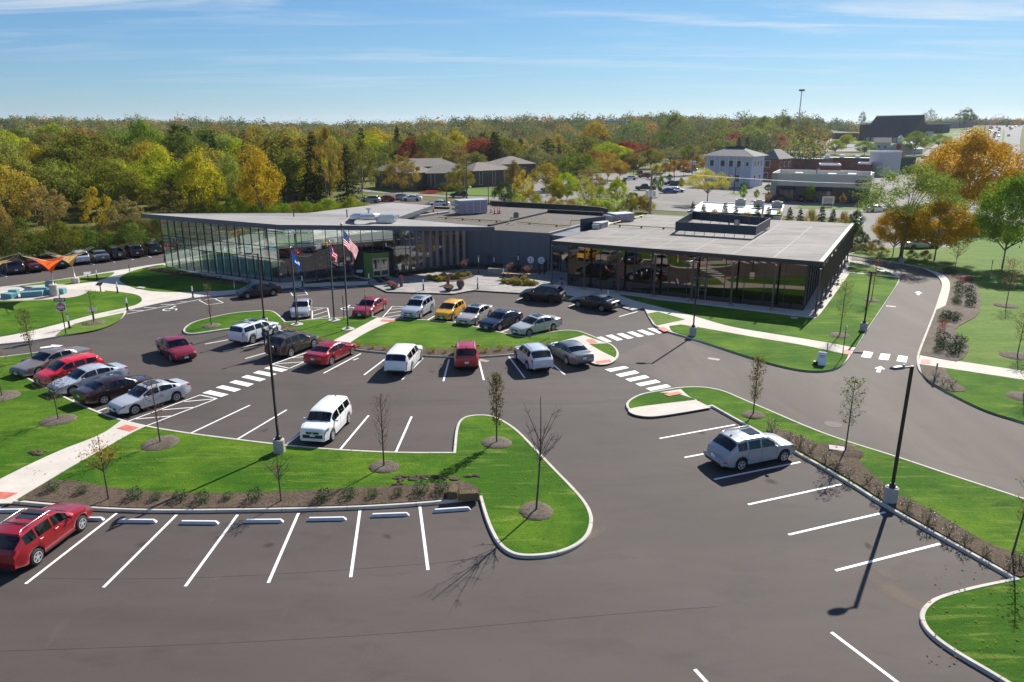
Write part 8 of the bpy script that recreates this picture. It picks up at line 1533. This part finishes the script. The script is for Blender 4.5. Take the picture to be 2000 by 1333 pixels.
for i, (px, b_, t_) in enumerate(((1306, 352, 326), (1316, 362, 327), (1383, 345, 326), (1433, 378, 327), (1589, 388, 331), (1237, 352, 318), (401, 452, 397), (712, 402, 382))):
    P = gt(px, b_); H_ = top_h(t_, P) - P.z; e = empty('lot_lamp', P, 0, ('lot lamp left of the young street trees', 'second lot lamp among the young street trees', 'lot lamp behind the yellow tree', 'lot lamp in front of the pale blue building', 'black lot lamp in front of the corner shop', 'lot lamp at the left of the far parking lot', 'lamp pole rising behind the pointed roof at the left', 'lamp pole beside the cars behind the pointed roof')[i], 'lamp post', 'distant lot lamps'); MB().box((0, 0, H_ / 2), (.16, .16, H_)).build('pole', SBLK, e); MB().box((.35, 0, H_), (.9, .3, .12)).build('lamp_head', SBLK, e)
P = gt(1616, 405); e = empty('banner_sign', P, R(4), 'white roadside sign with red lines on two posts near the corner shop', 'sign'); MB().box((0, 0, 1.5), (2.8, .08, 1.5)).build('board', SWH, e); m = MB(); [m.box((0, -.06, 1.95 - k * .3), (2.3 - .3 * (k % 2), .02, .12)) for k in range(4)]; m.build('red_print', SRED, e)
for x in (-1.2, 1.2): MB().box((x, .05, .5), (.1, .1, 1.0)).build('leg', WHITE, e)
# stop signs, posts, hedges near the far street
for i, (px, b_, w_, h_) in enumerate(((832, 373, 2.2, 1.6), (866, 374, 2.6, 2.2), (889, 374, 2.4, 2.0), (976, 361, 2.2, 2.2))): tree('bush1', gt(px, b_), h_, w_, (.06, .09, .025), ('clipped round hedge at the left of the second brick house', 'large clipped round hedge before the second brick house', 'clipped round hedge at the right of the second brick house', 'clipped round hedge before the right brick house')[i], 'hedge')
tree('bush1', gt(840, 378), .7, 3.5, (.40, .05, .06), 'bed of pink-red flowers on the lawn before the brick house', 'flower bed', name='flower_bed')
for i, (px, b_) in enumerate(((1307 + 0, 356), (1453, 374), (1500, 378))): tree('oval1', gt(px, b_), 2.4, 1.2, (.03, .07, .02), ('small dark clipped evergreen in the far lot', 'round dark bush at the foot of the pale blue building', 'dark bush right of the brick office')[i], 'shrub', name='clipped_shrub')
# ---- distant cars: a few simplified bodies copied and repainted through the object colour
far_s = make_car('parked_car', dict(SEDAN, fo=.93), (.3, .3, .3), 'x', 'car', 'cars in the far lots', far=True); far_s.location = (0, 0, -40)
far_u = make_car('parked_car', SUV, (.3, .3, .3), 'x', 'car', 'cars in the far lots', far=True); far_u.location = (0, 0, -40)
far_p = make_car('pickup_truck', PICKUP, (.012, .02, .02), 'dark pickup truck with a covered bed in the far lot', 'pickup truck', 'cars in the far lots', far=True, bedcut=True)
used_ = set()
def far_car(px, py, kind, col, rz, label, cat=None, group=None):
    src = far_s if kind == 's' else far_u
    o = src if kind not in used_ else dup(src)
    used_.add(kind); P = gt(px, py); o.location = P + Vector((0, 0, .02)); o.rotation_euler = (0, 0, R(rz)); o['label'] = label
    for ch in o.children: ch.color = (*col, 1)
    if group: o['group'] = group
    return o
far_p.location = gt(1247, 372) + Vector((0, 0, .02)); far_p.rotation_euler = (0, 0, R(178))
WC, SC_, BC, RC, BLU, TN = (.75, .75, .75), (.45, .46, .48), (.015, .015, .02), (.25, .012, .02), (.02, .07, .25), (.3, .27, .22)
FC_ = [(713, 397, 'u', SC_, 178, 'pale minivan at the left of the three cars behind the pointed roof'), (741, 394, 's', RC, 178, 'red car in the middle of the three behind the pointed roof'), (769, 391, 's', SC_, 178, 'silver car at the right of the three behind the pointed roof'), (793, 393, 's', WC, 178, 'white car roof just right of the three behind the pointed roof'), (886, 386, 'u', BC, 178, 'black sport utility on the street beside the utility pole'), (845, 404, 's', WC, 175, 'white car behind the edge of the block roof'),
 (1062, 374, 's', BLU, 178, 'blue car in the lot behind the yellow tree'), (1098, 370, 's', SC_, 178, 'silver car in the lot right of the blue one'), (1118, 355, 's', BC, 90, 'dark car in front of the dark house'), (1318, 378, 's', BLU, 4, 'blue hatchback in the far lot'), (1330, 376, 's', WC, 4, 'white car just behind the blue hatchback'), (1250, 348, 'u', RC, 178, 'maroon car in the far lot'), (1248, 341, 'u', RC, 90, 'small red utility at the back of the far lot'), (1222, 352, 's', WC, 178, 'white car at the left of the far lot'), (1275, 343, 'u', BC, 178, 'black utility at the back of the far lot'), (1300, 362, 's', BC, 178, 'dark car in front of the blue hatchback'), (1313, 363, 's', BC, 178, 'second dark car in front of the blue hatchback'), (1333, 336, 's', SC_, 90, 'silver car under the orange street trees'), (1343, 337, 's', BLU, 90, 'blue-grey car under the orange street trees'), (1353, 334, 's', WC, 90, 'white car right of those under the orange street trees'),
 (1528, 395, 's', BC, 4, 'dark blue car beside the corner shop wall'), (1588, 396, 'u', BC, 4, 'black utility in front of the corner shop'), (1600, 394, 'u', (.03, .05, .1), 4, 'navy utility right beside the black one at the corner shop'), (1812, 486, 's', (.42, .43, .40), 4, 'silver sedan parked under the orange tree by the lane'), (1676, 437, 's', WC, 60, 'white car parked behind the right end of the pavilion roof'), (1671, 452, 'u', SC_, 60, 'silver car at the right rear corner of the pavilion'), (1722, 414, 's', WC, 10, 'white car on the road behind the thin-leaved tree'), (1803, 311, 'u', BC, 78, 'dark car on the side street left of the huge orange tree'), (1804, 322, 'u', WC, 78, 'white van on the side street left of the huge orange tree'), (1807, 331, 'u', (.4, .1, .05), 78, 'red-topped vehicle on the side street left of the huge orange tree'), (1890, 258.5, 'u', BC, 170, 'dark truck on the cross street by the highway'), (1660, 372, 'u', BC, 5, 'dark car at the right end of the corner shop')]
for a in FC_: far_car(*a)
rr = random.Random(4)
hw = [(1940 + rr.uniform(-7, 7) - (y - 246) * .15, y) for y in (249, 250.5, 252, 254, 256, 259, 262, 266, 270, 275, 281, 288)] + [(1950 + rr.uniform(-4, 3) - (y - 246) * .08, y) for y in (248, 249.5, 251, 253, 257, 261, 268, 276)] + [(1972, 251), (1973, 254), (1976, 252), (1969, 267), (1984, 249), (1990, 248), (1966, 248.5)]
for i_, (x, y) in enumerate(sorted(hw, key=lambda q: q[1])):
    far_car(x, y, rr.choice('su'), rr.choice([WC, SC_, BC, BC, RC, BLU, TN]), 62 if y > 255 else 60, ORD[min(i_, 27)] + ' car counted from the crest of the far highway', group='cars on the highway')
# overhead wires
def wire(a, b_, sag=1.2):
    Q = [a.lerp(b_, t / 12) - Vector((0, 0, sag * math.sin(math.pi * t / 12))) for t in range(13)]; return Q
wm = empty('overhead_wires', u1[1], 0, 'thin overhead wires strung between the utility poles', 'wires'); 
for k in (-1, 0, 1): MB().tube([q - u1[1] for q in wire(u1[1] + Vector((k, 0, u1[2] - .3)), u2[1] + Vector((k, 0, u2[2] - .3)))], .018, 3).build('wire', SBLK, wm)
for k in (0, 1): MB().tube([q - u1[1] for q in wire(u2[1] + Vector((k, 0, u2[2] - .3)), g(2150, 420, 0) + Vector((k, 0, 8)), 2)], .018, 3).build('wire', SBLK, wm)
# ---- the air itself: a thin even haze that pales the far hills
hz_ = MB().box((0, 4200, 52), (13000, 9100, 108)).build('haze', None); hm = bpy.data.materials.new('haze_air'); hm.use_nodes = True; nt = hm.node_tree; nt.nodes.clear(); pv = N(nt, 'ShaderNodeVolumePrincipled'); pv.inputs['Color'].default_value = (.82, .90, 1, 1); pv.inputs['Density'].default_value = .00006; pv.inputs['Anisotropy'].default_value = .3
o = N(nt, 'ShaderNodeOutputMaterial'); nt.links.new(pv.outputs[0], o.inputs['Volume']); hz_.data.materials.append(hm); hz_['kind'] = 'stuff'; hz_['label'] = 'thin pale haze over the whole view'
SC.cycles.volume_bounces = 0; SC.cycles.volume_max_steps = 64
